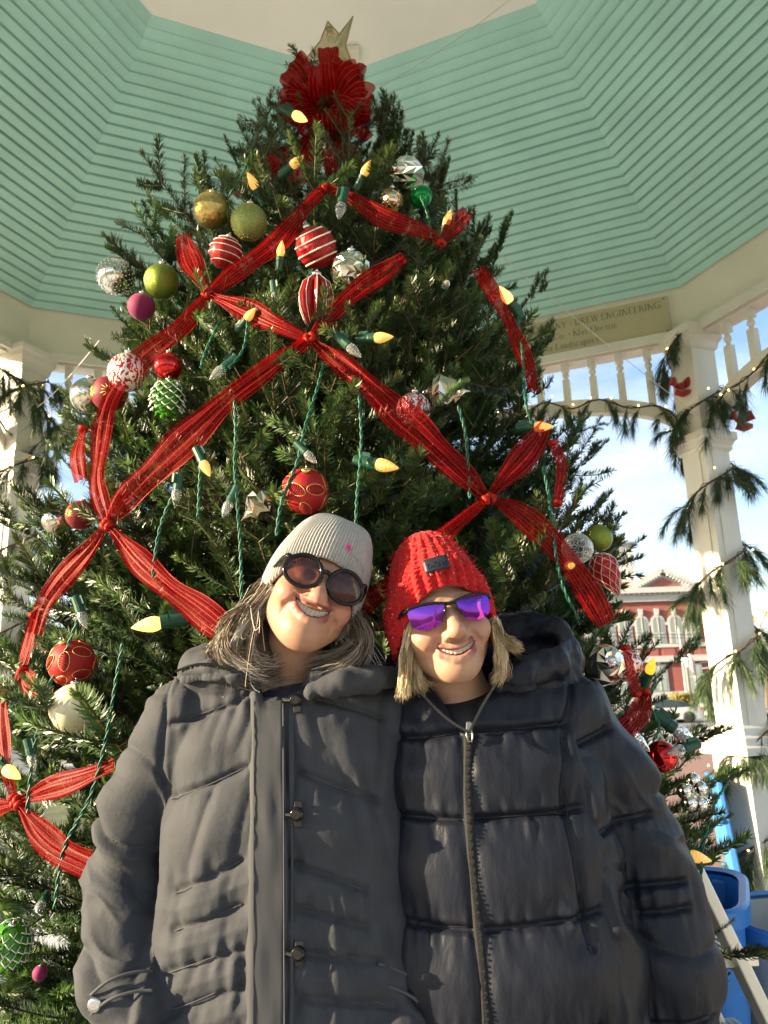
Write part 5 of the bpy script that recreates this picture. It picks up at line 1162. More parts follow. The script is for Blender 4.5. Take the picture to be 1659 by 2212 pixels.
# small red bows on the garland
M_velvet = mat('red_velvet_ribbon', (.36, .008, .012), .7, sheen=.4)
for i, (u, v, yy, lb) in enumerate(((1472, 832, 4.35, 'dark red velvet bow behind the garland at the column top'), (1604, 905, 4.2, 'small red bow on the rising arch garland'))):
    b0 = Vector(P(u, v, yy+.12)); t = empty('garland_bow', b0); tag(t, lb, 'bow')
    for a in (20, 160, 250, 290):
        d = Vector((math.cos(math.radians(a)), 0, math.sin(math.radians(a)))); n_ = Vector((0, 1, 0)); V = []; F = []; s = d.cross(n_)
        for j in range(9):
            q = j/8; wd_ = .008+.022*math.sin(min(1, q*1.3)*math.pi*.5); c = d*.075*q+n_*(.02*math.sin(q*6.3)); V += [c+s*wd_, c-s*wd_, c-s*wd_+n_*.006, c+s*wd_+n_*.006]
        for j in range(8):
            for m_ in range(4): F.append([j*4+m_, j*4+(m_+1) % 4, j*4+4+(m_+1) % 4, j*4+4+m_])
        F += [[3, 2, 1, 0], [32, 33, 34, 35]]; obj('loop', V, F, M_velvet, t, True)
    mb = MB(); V, F = sph(10, 8, None, .018); mb.add(V, F); mb.build('knot', M_velvet, t, smooth=True)

# thin guy lines that hold the tree
M_line2 = mat('clear_guy_line', (.62, .60, .52), .4)
for a, b, lb in (((1050, 525, 2.35), (1520, 905, 4.3), 'thin clear guy line from the fir to the column beside the sign'), ((820, 190, 2.5), (1100, 0, 3.4), 'thin clear guy line from the tree top up to the ceiling'), ((215, 735, 2.0), (80, 880, 4.2), 'thin clear guy line from the fir to the column without a sign')):
    A, B = Vector(P(*a)), Vector(P(*b)); mb = MB(); mb.tube([(A.lerp(B, i/8)-A)+Vector((0, 0, -.02*math.sin(math.pi*i/8))) for i in range(9)], .0016, 5); tag(mb.build('guy_line', M_line2, loc=A), lb, 'line')

# ------------------------------------------------------------------ recycling bins, panel, stepladder
M_blue = mat('blue_plastic', (.02, .17, .56), .38, var=.06, vscale=4, bump=.1, bscale=120); M_blue2 = mat('blue_plastic_worn', (.05, .22, .58), .5, var=.18, vscale=9)
def bin_(name, label, loc, rz, w_, d_, h, m, rimm, sm=.78):
    t = empty(name, loc, (0, 0, rz)); tag(t, label, 'bin'); V = []; F = []; n = 56
    def rr_(a, wd, dp):
        c, s = math.cos(a), math.sin(a); e = 5; k = (abs(c)**e+abs(s)**e)**(-1/e); return (c*k*wd/2, s*k*dp/2)
    lv = [(.02, sm, 0), (.05, sm+.02, 0), (h, 1, 0), (h, .95, 0), (.10, sm-.04, 0), (.06, sm-.05, 0)]
    for z, s, _ in lv:
        for j in range(n): x, y = rr_(2*math.pi*(j+.5)/n, w_*s, d_*s); V.append((x, y, z))
    for i in range(len(lv)-1):
        for j in range(n): F.append([i*n+j, i*n+(j+1) % n, (i+1)*n+(j+1) % n, (i+1)*n+j])
    F += [list(range(n))[::-1], [(len(lv)-1)*n+j for j in range(n)]]
    auto_smooth(obj('tub', V, F, m, t), 40)
    V = []; F = []
    lv = [(h-.035, .985), (h-.035, 1.07), (h+.012, 1.08), (h+.02, 1.04), (h+.012, .96)]
    for z, s in lv:
        for j in range(n): x, y = rr_(2*math.pi*(j+.5)/n, w_*s, d_*s); V.append((x, y, z))
    for i in range(len(lv)-1):
        for j in range(n): F.append([i*n+j, i*n+(j+1) % n, (i+1)*n+(j+1) % n, (i+1)*n+j])
    auto_smooth(obj('rim', V, F, rimm, t), 40)
    return t
q = P(1440, 1868, 2.62)
bt = bin_('recycling_bin', 'open bright blue recycling bin behind the stepladder', (q[0], 2.72, 0), math.radians(-24), .50, .56, .80, M_blue, M_blue)
for i in range(3):
    mb = MB(); mb.box((.03+i*.07, .255, .745), (.045, .03, .08)); o = mb.build('handle_slot', M_blue2, bt); bevel(o, .006)
for s in (-1, 1):
    mb = MB(); mb.lathe([(.09, -.02), (.10, -.015), (.10, .015), (.09, .02)], 16, Matrix.Translation((s*.24, .24, .10)) @ Matrix.Rotation(math.radians(90), 4, 'Y')); mb.build('wheel', M_tyre, bt)
q = P(1700, 1925, 2.75); gb = bin_('waste_bin', 'pale grey waste bin with blue rim beside the garlanded column', (q[0], 2.75, 0), math.radians(10), .44, .44, .70, mat('pale_plastic', (.50, .49, .46), .5, var=.1), M_blue2)
mb = MB(); mb.tube([(-.18, -.2, .735), (-.05, -.22, .74), (.1, -.21, .735), (.2, -.15, .735)], .012, 6); mb.build('green_handle', mat('green_plastic', (.01, .22, .05), .4), gb, smooth=True)
a, b = Vector(PG(1637, 2108, 0)), Vector(P(1552, 1684, PG(1637, 2108, 0)[1]+.05)); bl = empty('blue_panel', a); tag(bl, 'tall blue plastic panel standing edge on beside the open blue bin', 'panel')
d = b-a; e = Vector((.25, 1, 0)).normalized(); sd_ = d.cross(e).normalized(); mb = MB(); V = []
for s, wd_ in ((0, .030), (.5, .042), (1, .030)):
    c = d*s
    for x, y in ((-.5, 0), (.5, 0), (.5, .42), (-.5, .42)): V.append(c+sd_*x*wd_+e*y)
F = [[i*4+j, i*4+(j+1) % 4, i*4+4+(j+1) % 4, i*4+4+j] for i in range(2) for j in range(4)]+[[3, 2, 1, 0], [8, 9, 10, 11]]
o = obj('sheet', V, F, M_blue2, bl); bevel(o, .008)
for s in (.38, .78): mb = MB(); V_, F_ = sph(10, 8, None, .017); mb.add([Vector(v)+d*s-sd_*.026*(1 if sd_.x > 0 else -1) for v in V_], F_); mb.build('peg', M_blue, bl, smooth=True)
# stepladder
M_alu = mat('pale_aluminium', (.74, .72, .66), .38, .35, var=.08, vscale=10)
ld = empty('stepladder', (1.0, 2.1, 0)); tag(ld, 'pale aluminium stepladder standing between the black sleeve and the bins', 'ladder'); lo_ = Vector(ld.location)
T1, B1, Wv = Vector((.735, 2.06, 1.02)), Vector((1.10, 1.95, 0)), Vector((-.03, .36, 0))
for a, b in ((T1, B1), (T1+Wv, B1+Wv*1.15)): mb = MB(); mb.bar(a-lo_, b-lo_, .028, .075, up=(0, 1, 0)); o = mb.build('rail', M_alu, ld); bevel(o, .004)
for z in (.28, .55, .82):
    t_ = 1-z/1.05; a, b = T1.lerp(B1, t_), (T1+Wv).lerp(B1+Wv*1.15, t_); c = (a+b)/2-lo_; mb = MB(); mb.bar(a-lo_, b-lo_, .10, .022, up=(0, 0, 1)); tr_ = mb.build('step', M_alu, ld); bevel(tr_, .003)
    for k in range(5): mb = MB(); off = Vector((-.036+.018*k, 0, .0135)); mb.bar(a-lo_+off+Wv*.05, b-lo_+off-Wv*.05, .006, .004, up=(0, 0, 1)); mb.build('tread_ridge', M_alu, tr_)
mb = MB(); mb.bar(T1-lo_+Vector((0, -.03, .012)), T1+Wv-lo_+Vector((0, .03, .012)), .16, .03, up=(0, 0, 1)); o = mb.build('top_cap', M_alu, ld); bevel(o, .005)
for a, b in ((T1+Vector((-.06, 0, 0)), Vector((.42, 2.06, 0))), (T1+Wv+Vector((-.06, 0, 0)), Vector((.40, 2.46, 0)))): mb = MB(); mb.bar(a-lo_, b-lo_, .025, .045, up=(0, 1, 0)); mb.build('rear_leg', M_alu, ld)
for z in (.2, .62): t_ = 1-z/1.05; mb = MB(); mb.bar(T1.lerp(B1, t_)-lo_+Vector((0, .0, -.05)), (T1+Wv).lerp(B1+Wv*1.15, t_)-lo_+Vector((0, 0, -.12)), .012, .025); mb.build('brace', M_alu, ld)
# ------------------------------------------------------------------ people: surfaces grown from distance fields
f32 = np.float32
def surface_nets(F, org, h):
    nx, ny, nz = F.shape; S = F < 0
    c = [S[i:nx-1+i, j:ny-1+j, k:nz-1+k] for i in (0, 1) for j in (0, 1) for k in (0, 1)]
    anyv = c[0].copy(); allv = c[0].copy()
    for q in c[1:]: anyv |= q; allv &= q
    mix = anyv & ~allv; idx = np.argwhere(mix); n = len(idx); vid = np.full(mix.shape, -1, np.int32); vid[mix] = np.arange(n)
    val = {}
    for i in (0, 1):
        for j in (0, 1):
            for k in (0, 1): val[(i, j, k)] = F[idx[:, 0]+i, idx[:, 1]+j, idx[:, 2]+k]
    acc = np.zeros((n, 3)); cnt = np.zeros(n)
    for a in val:
        for ax in range(3):
            if a[ax]: continue
            b = list(a); b[ax] = 1; b = tuple(b); fa, fb = val[a], val[b]; m_ = (fa < 0) != (fb < 0); t = np.where(m_, fa/np.where(fa == fb, 1, fa-fb), 0)
            p = np.tile(np.array(a, float), (n, 1)); p[:, ax] += t; acc[m_] += p[m_]; cnt[m_] += 1
    V = (idx + acc/np.maximum(cnt, 1)[:, None])*h + np.asarray(org); Q = []
    for ax in range(3):
        sl0 = [slice(1, -1)]*3; sl1 = [slice(1, -1)]*3; sl0[ax] = slice(0, -1); sl1[ax] = slice(1, None)
        A, B = S[tuple(sl0)], S[tuple(sl1)]; e = np.argwhere(A != B); fl = A[tuple(e.T)]; o1, o2 = [(1, 2), (2, 0), (0, 1)][ax]
        e = e + 1; e[:, ax] -= 1
        def cell(d1, d2): q = e.copy(); q[:, o1] += d1; q[:, o2] += d2; return vid[tuple(q.T)]
        q = np.stack([cell(-1, -1), cell(0, -1), cell(0, 0), cell(-1, 0)], 1); q[~fl] = q[~fl][:, ::-1]; Q.append(q)
    Q = np.concatenate(Q); Q = Q[(Q >= 0).all(1)]; return V, Q
def smin(a, b, k):
    hh = np.maximum(k-np.abs(a-b), 0)/k; return np.minimum(a, b)-hh*hh*k*.25
def smax(a, b, k): return -smin(-a, -b, k)
class Field:
    def __init__(s, lo, hi, h):
        s.lo = np.array(lo, float); s.h = h; n = np.ceil((np.array(hi)-s.lo)/h).astype(int)+1; s.n = n
        s.ax = [(s.lo[i]+np.arange(n[i])*h).astype(f32) for i in range(3)]; s.F = np.full(n, .2, f32)
    def sub(s, lo, hi):
        sl = []
        for i in range(3):
            a = max(0, int((lo[i]-s.lo[i])/s.h)); b = min(s.n[i], int((hi[i]-s.lo[i])/s.h)+2); sl.append(slice(a, max(a+1, b)))
        return tuple(sl), s.ax[0][sl[0]][:, None, None], s.ax[1][sl[1]][None, :, None], s.ax[2][sl[2]][None, None, :]
    def op(s, fn, lo, hi, k, cut=False):
        sl, X, Y, Z = s.sub(lo, hi); d = fn(X, Y, Z)
        s.F[sl] = smax(s.F[sl], -d, k) if cut else smin(s.F[sl], d, k)
    def ell(s, c, r, k=.01, cut=False, pad=.03):
        c = np.asarray(c, float); r = np.asarray(r, float)
        def fn(X, Y, Z):
            x, y, z = (X-c[0]), (Y-c[1]), (Z-c[2]); k0 = np.sqrt((x/r[0])**2+(y/r[1])**2+(z/r[2])**2); k1 = np.sqrt((x/r[0]**2)**2+(y/r[1]**2)**2+(z/r[2]**2)**2)+1e-6; return (k0*(k0-1)/k1).astype(f32)
        s.op(fn, c-r-pad, c+r+pad, k, cut)
    def cap(s, a, b, ra, rb, k=.01, cut=False, pad=.03):
        a, b = np.asarray(a, float), np.asarray(b, float); ab = b-a; L2 = ab @ ab+1e-9
        def fn(X, Y, Z):
            t = np.clip(((X-a[0])*ab[0]+(Y-a[1])*ab[1]+(Z-a[2])*ab[2])/L2, 0, 1); return (np.sqrt((X-a[0]-t*ab[0])**2+(Y-a[1]-t*ab[1])**2+(Z-a[2]-t*ab[2])**2)-(ra+(rb-ra)*t)).astype(f32)
        m_ = max(ra, rb)+pad; s.op(fn, np.minimum(a, b)-m_, np.maximum(a, b)+m_, k, cut)
    def chain(s, pts, rad, k=.01, cut=False, pad=.03):
        for i in range(len(pts)-1): s.cap(pts[i], pts[i+1], rad[i], rad[i+1], k, cut, pad)
    def front(s, x, z):                                           # first surface met going +y at (x, z)
        i = int(np.clip(round((x-s.lo[0])/s.h), 0, s.n[0]-1)); k = int(np.clip(round((z-s.lo[2])/s.h), 0, s.n[2]-1)); col = s.F[i, :, k]; w_ = np.nonzero(col < 0)[0]
        if len(w_) == 0: return None
        j = w_[0]
        if j == 0: return float(s.ax[1][0])
        a, b = col[j-1], col[j]; return float(s.ax[1][j-1]+s.h*a/(a-b))
    def mesh(s): return surface_nets(s.F, s.lo, s.h)
def lat_noise(Pp, seed=0):                                        # smooth value noise, vectorised
    Pp = np.asarray(Pp, float)+1000.0; i = np.floor(Pp).astype(np.int64); f = Pp-i; f = f*f*(3-2*f); r = np.zeros(len(Pp))
    for dx in (0, 1):
        for dy in (0, 1):
            for dz in (0, 1):
                hsh = ((i[:, 0]+dx)*73856093) ^ ((i[:, 1]+dy)*19349663) ^ ((i[:, 2]+dz)*83492791) ^ (seed*2654435761); hsh = (hsh ^ (hsh >> 13))*1274126177 & 0xffffffff; v = ((hsh >> 8) & 0xffff)/65535.0
                r += v*np.where(dx, f[:, 0], 1-f[:, 0])*np.where(dy, f[:, 1], 1-f[:, 1])*np.where(dz, f[:, 2], 1-f[:, 2])
    return r*2-1
def normals(V, Q):
    n = np.zeros_like(V); a, b, c, d = (V[Q[:, i]] for i in range(4)); fn = np.cross(c-a, d-b)
    for i in range(4): np.add.at(n, Q[:, i], fn)
    return n/(np.linalg.norm(n, axis=1)[:, None]+1e-12)
def poly_dist(x, z, pl):
    d = np.full(len(x), 9.); al = np.zeros(len(x)); acc = 0
    for (x0, z0), (x1_, z1_) in zip(pl[:-1], pl[1:]):
        dx, dz = x1_-x0, z1_-z0; L2 = dx*dx+dz*dz; t = np.clip(((x-x0)*dx+(z-z0)*dz)/L2, 0, 1); q = np.hypot(x-x0-t*dx, z-z0-t*dz); m_ = q < d; d = np.where(m_, q, d); al = np.where(m_, acc+t*math.sqrt(L2), al); acc += math.sqrt(L2)
    return d, al

M_skin = mat('skin', (1, 1, 1), .48, spec=.35, attr=True, var=.06, vscale=90, bump=.12, bscale=500, bdist=.0006, sss=.12)
M_tooth = mat('teeth', (.58, .54, .46), .25, coat=.3); M_mouth = mat('mouth_inside', (.16, .03, .03), .6)
M_blackp = mat('glossy_black_frame', (.006, .006, .006), .14, spec=.35)

def head_field(neck_to, chest_c, wide=1.0):
    f = Field((-.105, -.145, -.30), (.105, .14, .135), .0019); W = wide
    f.ell((0, .012, .030), (.074*W, .096, .088), .001)
    f.ell((0, -.022, -.026), (.067*W, .070, .080), .02)
    f.ell((0, -.058, -.086), (.028*W, .034, .026), .032)
    f.cap((-.038*W, -.012, -.052), (-.012, -.064, -.088), .021, .016, .026); f.cap((.038*W, -.012, -.052), (.012, -.064, -.088), .021, .016, .026)
    for s in (-1, 1):
        f.ell((s*.041*W, -.064, -.036), (.025, .026, .022), .018)
        f.cap((s*.012, -.085, .016), (s*.042, -.076, .016), .010, .009, .014)
        f.ell((s*.031, -.098, -.001), (.016, .014, .010), .012, True)
        f.ell((s*.031, -.078, -.001), (.0125, .0125, .0115), .003)
    f.cap((0, -.086, .006), (0, -.109, -.034), .0095, .0115, .010)
    f.ell((0, -.112, -.038), (.0140, .0135, .0120), .008)
    for s in (-1, 1):
        f.ell((s*.0155, -.0985, -.042), (.0090, .0115, .0090), .006)
        f.ell((s*.0075, -.106, -.0505), (.0045, .006, .0042), .003, True)
        f.ell((s*.077*W, .012, -.012), (.010, .019, .031), .006); f.ell((s*.086*W, .008, -.010), (.006, .010, .018), .004, True)
    nb = np.asarray(neck_to, float)
    f.cap((0, .024, -.05), nb, .047, .054, .020); f.ell(chest_c, (.10, .075, .06), .03)
    return f
def person_head(eye_px, y_eye, roll, yaw, pitch, neck_px, neck_y, sex):
    R = Matrix.Rotation(math.radians(yaw), 3, 'Z') @ Matrix.Rotation(math.radians(roll), 3, 'Y') @ Matrix.Rotation(math.radians(pitch), 3, 'X')
    O = Vector(P(*eye_px, y_eye)) - R @ Vector((0, -.088, 0)); Ri = R.inverted()
    nb = Ri @ (Vector(P(*neck_px, neck_y))-O); return R, O, Ri, nb
def build_head(t, R, O, nb, wide, tone, blush, smile):
    f = head_field(nb, (nb[0], nb[1]+.01, nb[2]-.04), wide)
    hw, mz, op, lift = smile                                       # half width, height of the mouth, opening, lifted corners
    zu = lambda x: mz + .0035*np.cos(x/hw*math.pi*1.0)*0 + lift*(x/hw)**2
    zl = lambda x: mz - op*(1-(x/hw)**2) + lift*(x/hw)**2
    xs = np.linspace(-hw*1.04, hw*1.04, 9); yf = {}
    for x in xs: yf[float(x)] = f.front(x, mz-.004+lift*(x/hw)**2) or -.09
    ys = np.array([yf[float(x)] for x in xs]); ya = ys; ys = np.minimum(np.polyval(np.polyfit(xs, ys, 2), xs), ya)
    yu = np.array([f.front(x, float(zu(x))+.0038) or -.09 for x in xs]); yd = np.array([f.front(x, float(zl(x))-.0050) or -.09 for x in xs])
    ul = [(x, y+.0022, float(zu(x))+.0038) for x, y in zip(xs, yu)]; ll = [(x, y+.0026, float(zl(x))-.0050) for x, y in zip(xs, yd)]
    tp = 1-.75*np.abs(xs/(hw*1.04))**2.5
    f.chain(ul, .0058*tp, .005); f.chain(ll, .0072*tp, .005)
    for s in (-1, 1):                                              # smile folds
        q = [(s*.0195, -.094, -.038), (s*.030, -.088, -.046), (s*.0425, -.079, -.060), (s*.0435, -.072, -.078)]; q = [(a, (f.front(a, c) or b)-.0005, c) for a, b, c in q]
        f.chain(q, [.0015, .0028, .0030, .0012], .008, True)
    def mouth(X, Y, Z):
        d = np.maximum(Z-(mz+lift*(X/hw)**2), (mz-op*(1-(X/hw)**2)+lift*(X/hw)**2)-Z); d = np.maximum(d, np.abs(X)-hw); return np.maximum(d, np.maximum(-.14-Y, Y+.078)).astype(f32)
    f.op(mouth, (-hw-.01, -.14, mz-.03), (hw+.01, -.07, mz+.03), .0035, True)
    V, Q = f.mesh()
    # colours of the skin itself
    c = np.tile(np.array(tone), (len(V), 1)); x, y, z = V.T
    def g(cx, cy, cz, s): return np.exp(-(((x-cx)**2+(y-cy)**2+(z-cz)**2)/s**2))
    bl = np.clip(g(.042, -.075, -.04, .026)+g(-.042, -.075, -.04, .026)+1.3*g(0, -.115, -.042, .014), 0, 1)[:, None]*blush; c = c*(1-bl)+np.array([.42, .14, .11])*bl
    def dl(ch, rr): 
        d = np.full(len(V), 9.)
        for (a, b) in zip(ch[1:-2], ch[2:-1]):
            a, b = np.array(a), np.array(b); ab = b-a; tt = np.clip(((V-a) @ ab)/(ab @ ab), 0, 1); d = np.minimum(d, np.linalg.norm(V-a-tt[:, None]*ab, axis=1))
        return np.clip((rr-d)/.0015, 0, 1)
    lip = np.maximum(dl(ul, .0072), dl(ll, .0086))[:, None]*.85*np.clip((hw*1.0-np.abs(x))/.004, 0, 1)[:, None]; c = c*(1-lip)+np.array([.24, .058, .062])*lip
    inn = ((np.abs(x) < hw) & (z < zu(x)+.001) & (z > zl(x)-.001) & (y > np.interp(x, xs, ys)+.007)); c[inn] = (.14, .03, .03)
    brow = np.clip(1-np.abs(z-.0205+.25*(np.abs(x)-.03)**2*20)/.0032, 0, 1)*(np.abs(x) > .012)*(np.abs(x) < .047)*(y < -.05); c = c*(1-brow[:, None]*.55)+np.array([.12, .08, .05])*brow[:, None]*.55
    fr = lat_noise(V*420, 3); sp = np.clip((fr-.45)*3, 0, 1)[:, None]*.22; c = c*(1-sp*np.array([.3, .45, .5]))
    Rm = np.array(R); Vw = V @ Rm.T + np.array(O)
    obj('body', Vw - np.array(t.location), Q, M_skin, t, True, col=c)
    # teeth
    yt = np.interp(0, xs, ys)+.0065; tx = -hw*.84; wds = [.0052, .0060, .0062, .0068, .0084]; wds = wds+wds[::-1]; scl = hw*1.68/sum(wds)
    for k, w_ in enumerate(wds):
        w_ *= scl; xc = tx+w_/2; tx += w_; zz = float(zu(xc)); hgt = op*.80 if k in (4, 5) else op*.70; yy = yt+7.5*xc*xc
        mb = MB(); a = math.atan2(15*xc, 1); mb.box((xc, yy+.002, zz-hgt/2+.0025), (w_*.99, .004, hgt+.004), Matrix.Rotation(a, 3, 'Z')); mb.v = [tuple(R @ Vector(v)+O-t.location) for v in mb.v]; o = mb.build('tooth', M_tooth, t); bevel(o, .0008, 2); auto_smooth(o, 60)
    return f
def hw_map(R, O, t): return lambda p: R @ Vector(p) + O - t.location

def hat_surface(rimz, ztop, rx, ry, cy, nphi, nt, ribs, amp, sq=2.6, pw=2.2, wob=None):
    V = []; F = []
    for i in range(nt+1):
        tt = i/nt
        for j in range(nphi):
            ph = 2*math.pi*j/nphi; zr = rimz(ph); k = max(0, 1-(tt**sq))**(1/pw); z = zr+(ztop-zr)*(tt**1.0)
            lo = 1+.05*math.sin(min(1, tt*1.6)*math.pi)
            am = amp(tt, ph)*math.sin(ribs*ph) if callable(amp) else amp*math.sin(ribs*ph)
            r = k*lo; x, y = math.cos(ph)*(rx*r+am*min(1, k*2)), math.sin(ph)*(ry*r+am*min(1, k*2))+cy; V.append([x, y, z])
            if wob: V[-1] = wob(tt, ph, V[-1])
    n = nphi
    for i in range(nt):
        for j in range(n): F.append([i*n+j, i*n+(j+1) % n, (i+1)*n+(j+1) % n, (i+1)*n+j])
    b = len(V)                                                     # turned-in lower edge
    for s, dz in ((.97, -.003), (.92, .002), (.90, .02)):
        for j in range(n): x, y, z = V[j]; V.append([x*s, (y-cy)*s+cy, z+dz])
    for q, (a0, a1) in enumerate(((0, b), (b, b+n), (b+n, b+2*n))):
        for j in range(n): F.append([a0+(j+1) % n, a0+j, a1+j, a1+(j+1) % n])
    return V, F
def strands(name, guides, per, spread, rad, cols, t, mtl, seed, npt=11):
    r = np.random.default_rng(seed); V = []; F = []; C = []
    for gi, g in enumerate(guides):
        g = np.array(smooth_path(g, 5)); L_ = np.linspace(0, 1, len(g)); ci = cols[r.integers(0, len(cols))]
        for k in range(per):
            o0 = r.normal(0, spread*.6, 3); o1 = r.normal(0, spread, 3); ph = r.uniform(0, 6.28); am = r.uniform(.0, .0035); tt = np.linspace(0, 1-.5*r.random()**1.5, npt)
            p = np.stack([np.interp(tt, L_, g[:, i]) for i in range(3)], 1) + o0*(1-tt)[:, None] + o1*(tt**1.2)[:, None]*1.5
            p += np.stack([np.sin(tt*9+ph), np.cos(tt*7+ph), np.sin(tt*8+ph+1)], 1)*am
            cc = np.array(ci)*r.uniform(.75, 1.3); n0 = len(V); tg = np.gradient(p, axis=0); tg /= np.linalg.norm(tg, axis=1)[:, None]+1e-9; x = np.cross(tg, [.3, .2, .93]); x /= np.linalg.norm(x, axis=1)[:, None]+1e-9; y = np.cross(tg, x)
            th_ = r.uniform(0, 3.14); wv = x*math.cos(th_)+y*math.sin(th_)
            for i in range(npt):
                rr = rad*1.5*(1-.7*tt[i]**3); V += [p[i]-wv[i]*rr, p[i]+wv[i]*rr]; C += [cc, cc]
            for i in range(npt-1): F.append((n0+i*2, n0+i*2+1, n0+i*2+3, n0+i*2+2))
    V = np.array(V)-np.array(t.location); return obj(name, V, [list(q) for q in F], mtl, t, True, col=np.array(C))
M_hair = mat('hair', (1, 1, 1), .50, spec=.22, attr=True, var=.0)

def torso(f, cx, cy, prof, k=.02):                                # prof: (z, half width, half depth)
    zs = np.array([p[0] for p in prof][::-1]); aa = np.array([p[1] for p in prof][::-1]); bb = np.array([p[2] for p in prof][::-1])
    def fn(X, Y, Z):
        z = Z.ravel(); a = np.interp(z, zs, aa)[None, None, :]; b = np.interp(z, zs, bb)[None, None, :]; x0_ = np.array([cx(q) for q in z])[None, None, :]; y0_ = np.array([cy(q) for q in z])[None, None, :]
        x, y = np.abs(X-x0_)/a, np.abs(Y-y0_)/b; k0 = (x**2.4+y**2.4)**(1/2.4); d = (k0-1)*np.minimum(a, b)*.9; return np.maximum(d, np.maximum(Z-zs[-1], zs[0]-Z)).astype(f32)
    f.op(fn, (-9, -9, -9), (9, 9, 9), k)
def ring(f, c, rx, ry, tilt, tube, k, gap=None, squash=1.0, rollz=0):
    """elliptical torus, tilted so that its back rises; gap = (angle0, angle1) in degrees left open"""
    R = Matrix.Rotation(rollz, 3, 'Y') @ Matrix.Rotation(tilt, 3, 'X'); pts = []; n = 28
    for i in range(n+1):
        a = (math.radians(gap[1]+(360-(gap[1]-gap[0]))*i/n) if gap else 2*math.pi*i/n); pts.append(np.array(R @ Vector((rx*math.cos(a), ry*math.sin(a), 0)))+np.asarray(c))
    tb = [tube(i/n) if callable(tube) else tube for i in range(n+1)]; f.chain(pts, tb, k, pad=.04)

# ================================================================== person in the grey coat
gp = empty('person', (float(P(610, 2000, 1.38)[0]), 1.38, 0)); tag(gp, 'smiling person in light grey knit hat, round black sunglasses and long grey quilted coat', 'person')
R1, O1, Ri1, nb1 = person_head((698, 1252), 1.235, 22, 15, -6, (618, 1475), 1.40, 0)
f1 = build_head(gp, R1, O1, nb1, 1.0, (.40, .222, .152), .42, (.0330, -.0520, .0145, .0115)); H1 = hw_map(R1, O1, gp); loc1 = gp.location
# hat
M_knit = mat('light_grey_knit', (.36, .35, .345), .95, sheen=.1, var=.12, vscale=300, bump=.5, bscale=700, bdist=.001, stretch=(1, 1, .35))
def rim1(ph):
    s, c = math.sin(ph), math.cos(ph); fr = max(0, -s); bk = max(0, s); return .032*fr**1.3 - .052*bk - .046*abs(c)**3*(1 if s > -.6 else .75) + .004
def wob1(tt, ph, v):
    x, y, z = v; z += .006*math.sin(2*ph+1.0)*tt; return [x+.010*tt*tt, y+.004*math.sin(3*ph)*tt, z - .010*max(0, tt-.75)*4*max(0, -math.cos(ph-.3))]
V, F = hat_surface(rim1, .146, .0850, .1055, .008, 780, 46, 104, lambda tt, ph: .0015*(1-.5*tt), 3.4, 2.4, wob1)
obj('hat', [H1(v) for v in V], F, M_knit, gp, True)
M_pink = mat('pink_stitching', (.62, .03, .26), .8); M_greyst = mat('grey_stitching', (.22, .21, .22), .8)
def on_hat(V, nphi, ph, i, off=.0022):
    j = int(ph/(2*math.pi)*nphi) % nphi; p = Vector(V[i*nphi+j]); d = Vector((p.x, p.y, 0)).normalized(); return p+d*off
for k, (a, l) in enumerate(((100, .009), (75, .0105), (50, .0105), (25, .010), (125, .007), (0, .008), (150, .005))):     # fan of petals
    ph0, i0 = math.radians(281), 11; p0 = on_hat(V, 780, ph0, i0); ex = (on_hat(V, 780, ph0+.06, i0)-on_hat(V, 780, ph0-.06, i0)).normalized(); ez = (on_hat(V, 780, ph0, i0+3)-p0).normalized(); d = ex*math.cos(math.radians(a))+ez*math.sin(math.radians(a))
    mb = MB(); mb.tube([H1(p0+d*.002), H1(p0+d*l*.6+Vector((0, -.0004, 0))), H1(p0+d*l)], [.0006, .0014, .0005], 5, flat=.6); mb.build('petal_mark', M_pink, gp)
xx = .10
for ch, adv in zip('eviCore', (.10, .10, .05, .11, .10, .07, .10)):
    tm = text_mesh('lettering', ch, .0085, M_greyst, .0003); ph0 = math.radians(281)+xx; xx += adv*.72; i0 = 9; p0 = on_hat(V, 780, ph0, i0, .0026); ex = (on_hat(V, 780, ph0+.06, i0)-on_hat(V, 780, ph0-.06, i0)).normalized(); ez = (on_hat(V, 780, ph0, i0+3)-p0).normalized(); ny = ez.cross(ex).normalized()
    for vv in tm.vertices: vv.co = H1(p0 + ex*vv.co.x + ez*vv.co.y - ny*(-vv.co.z))
    link('lettering', tm, gp)
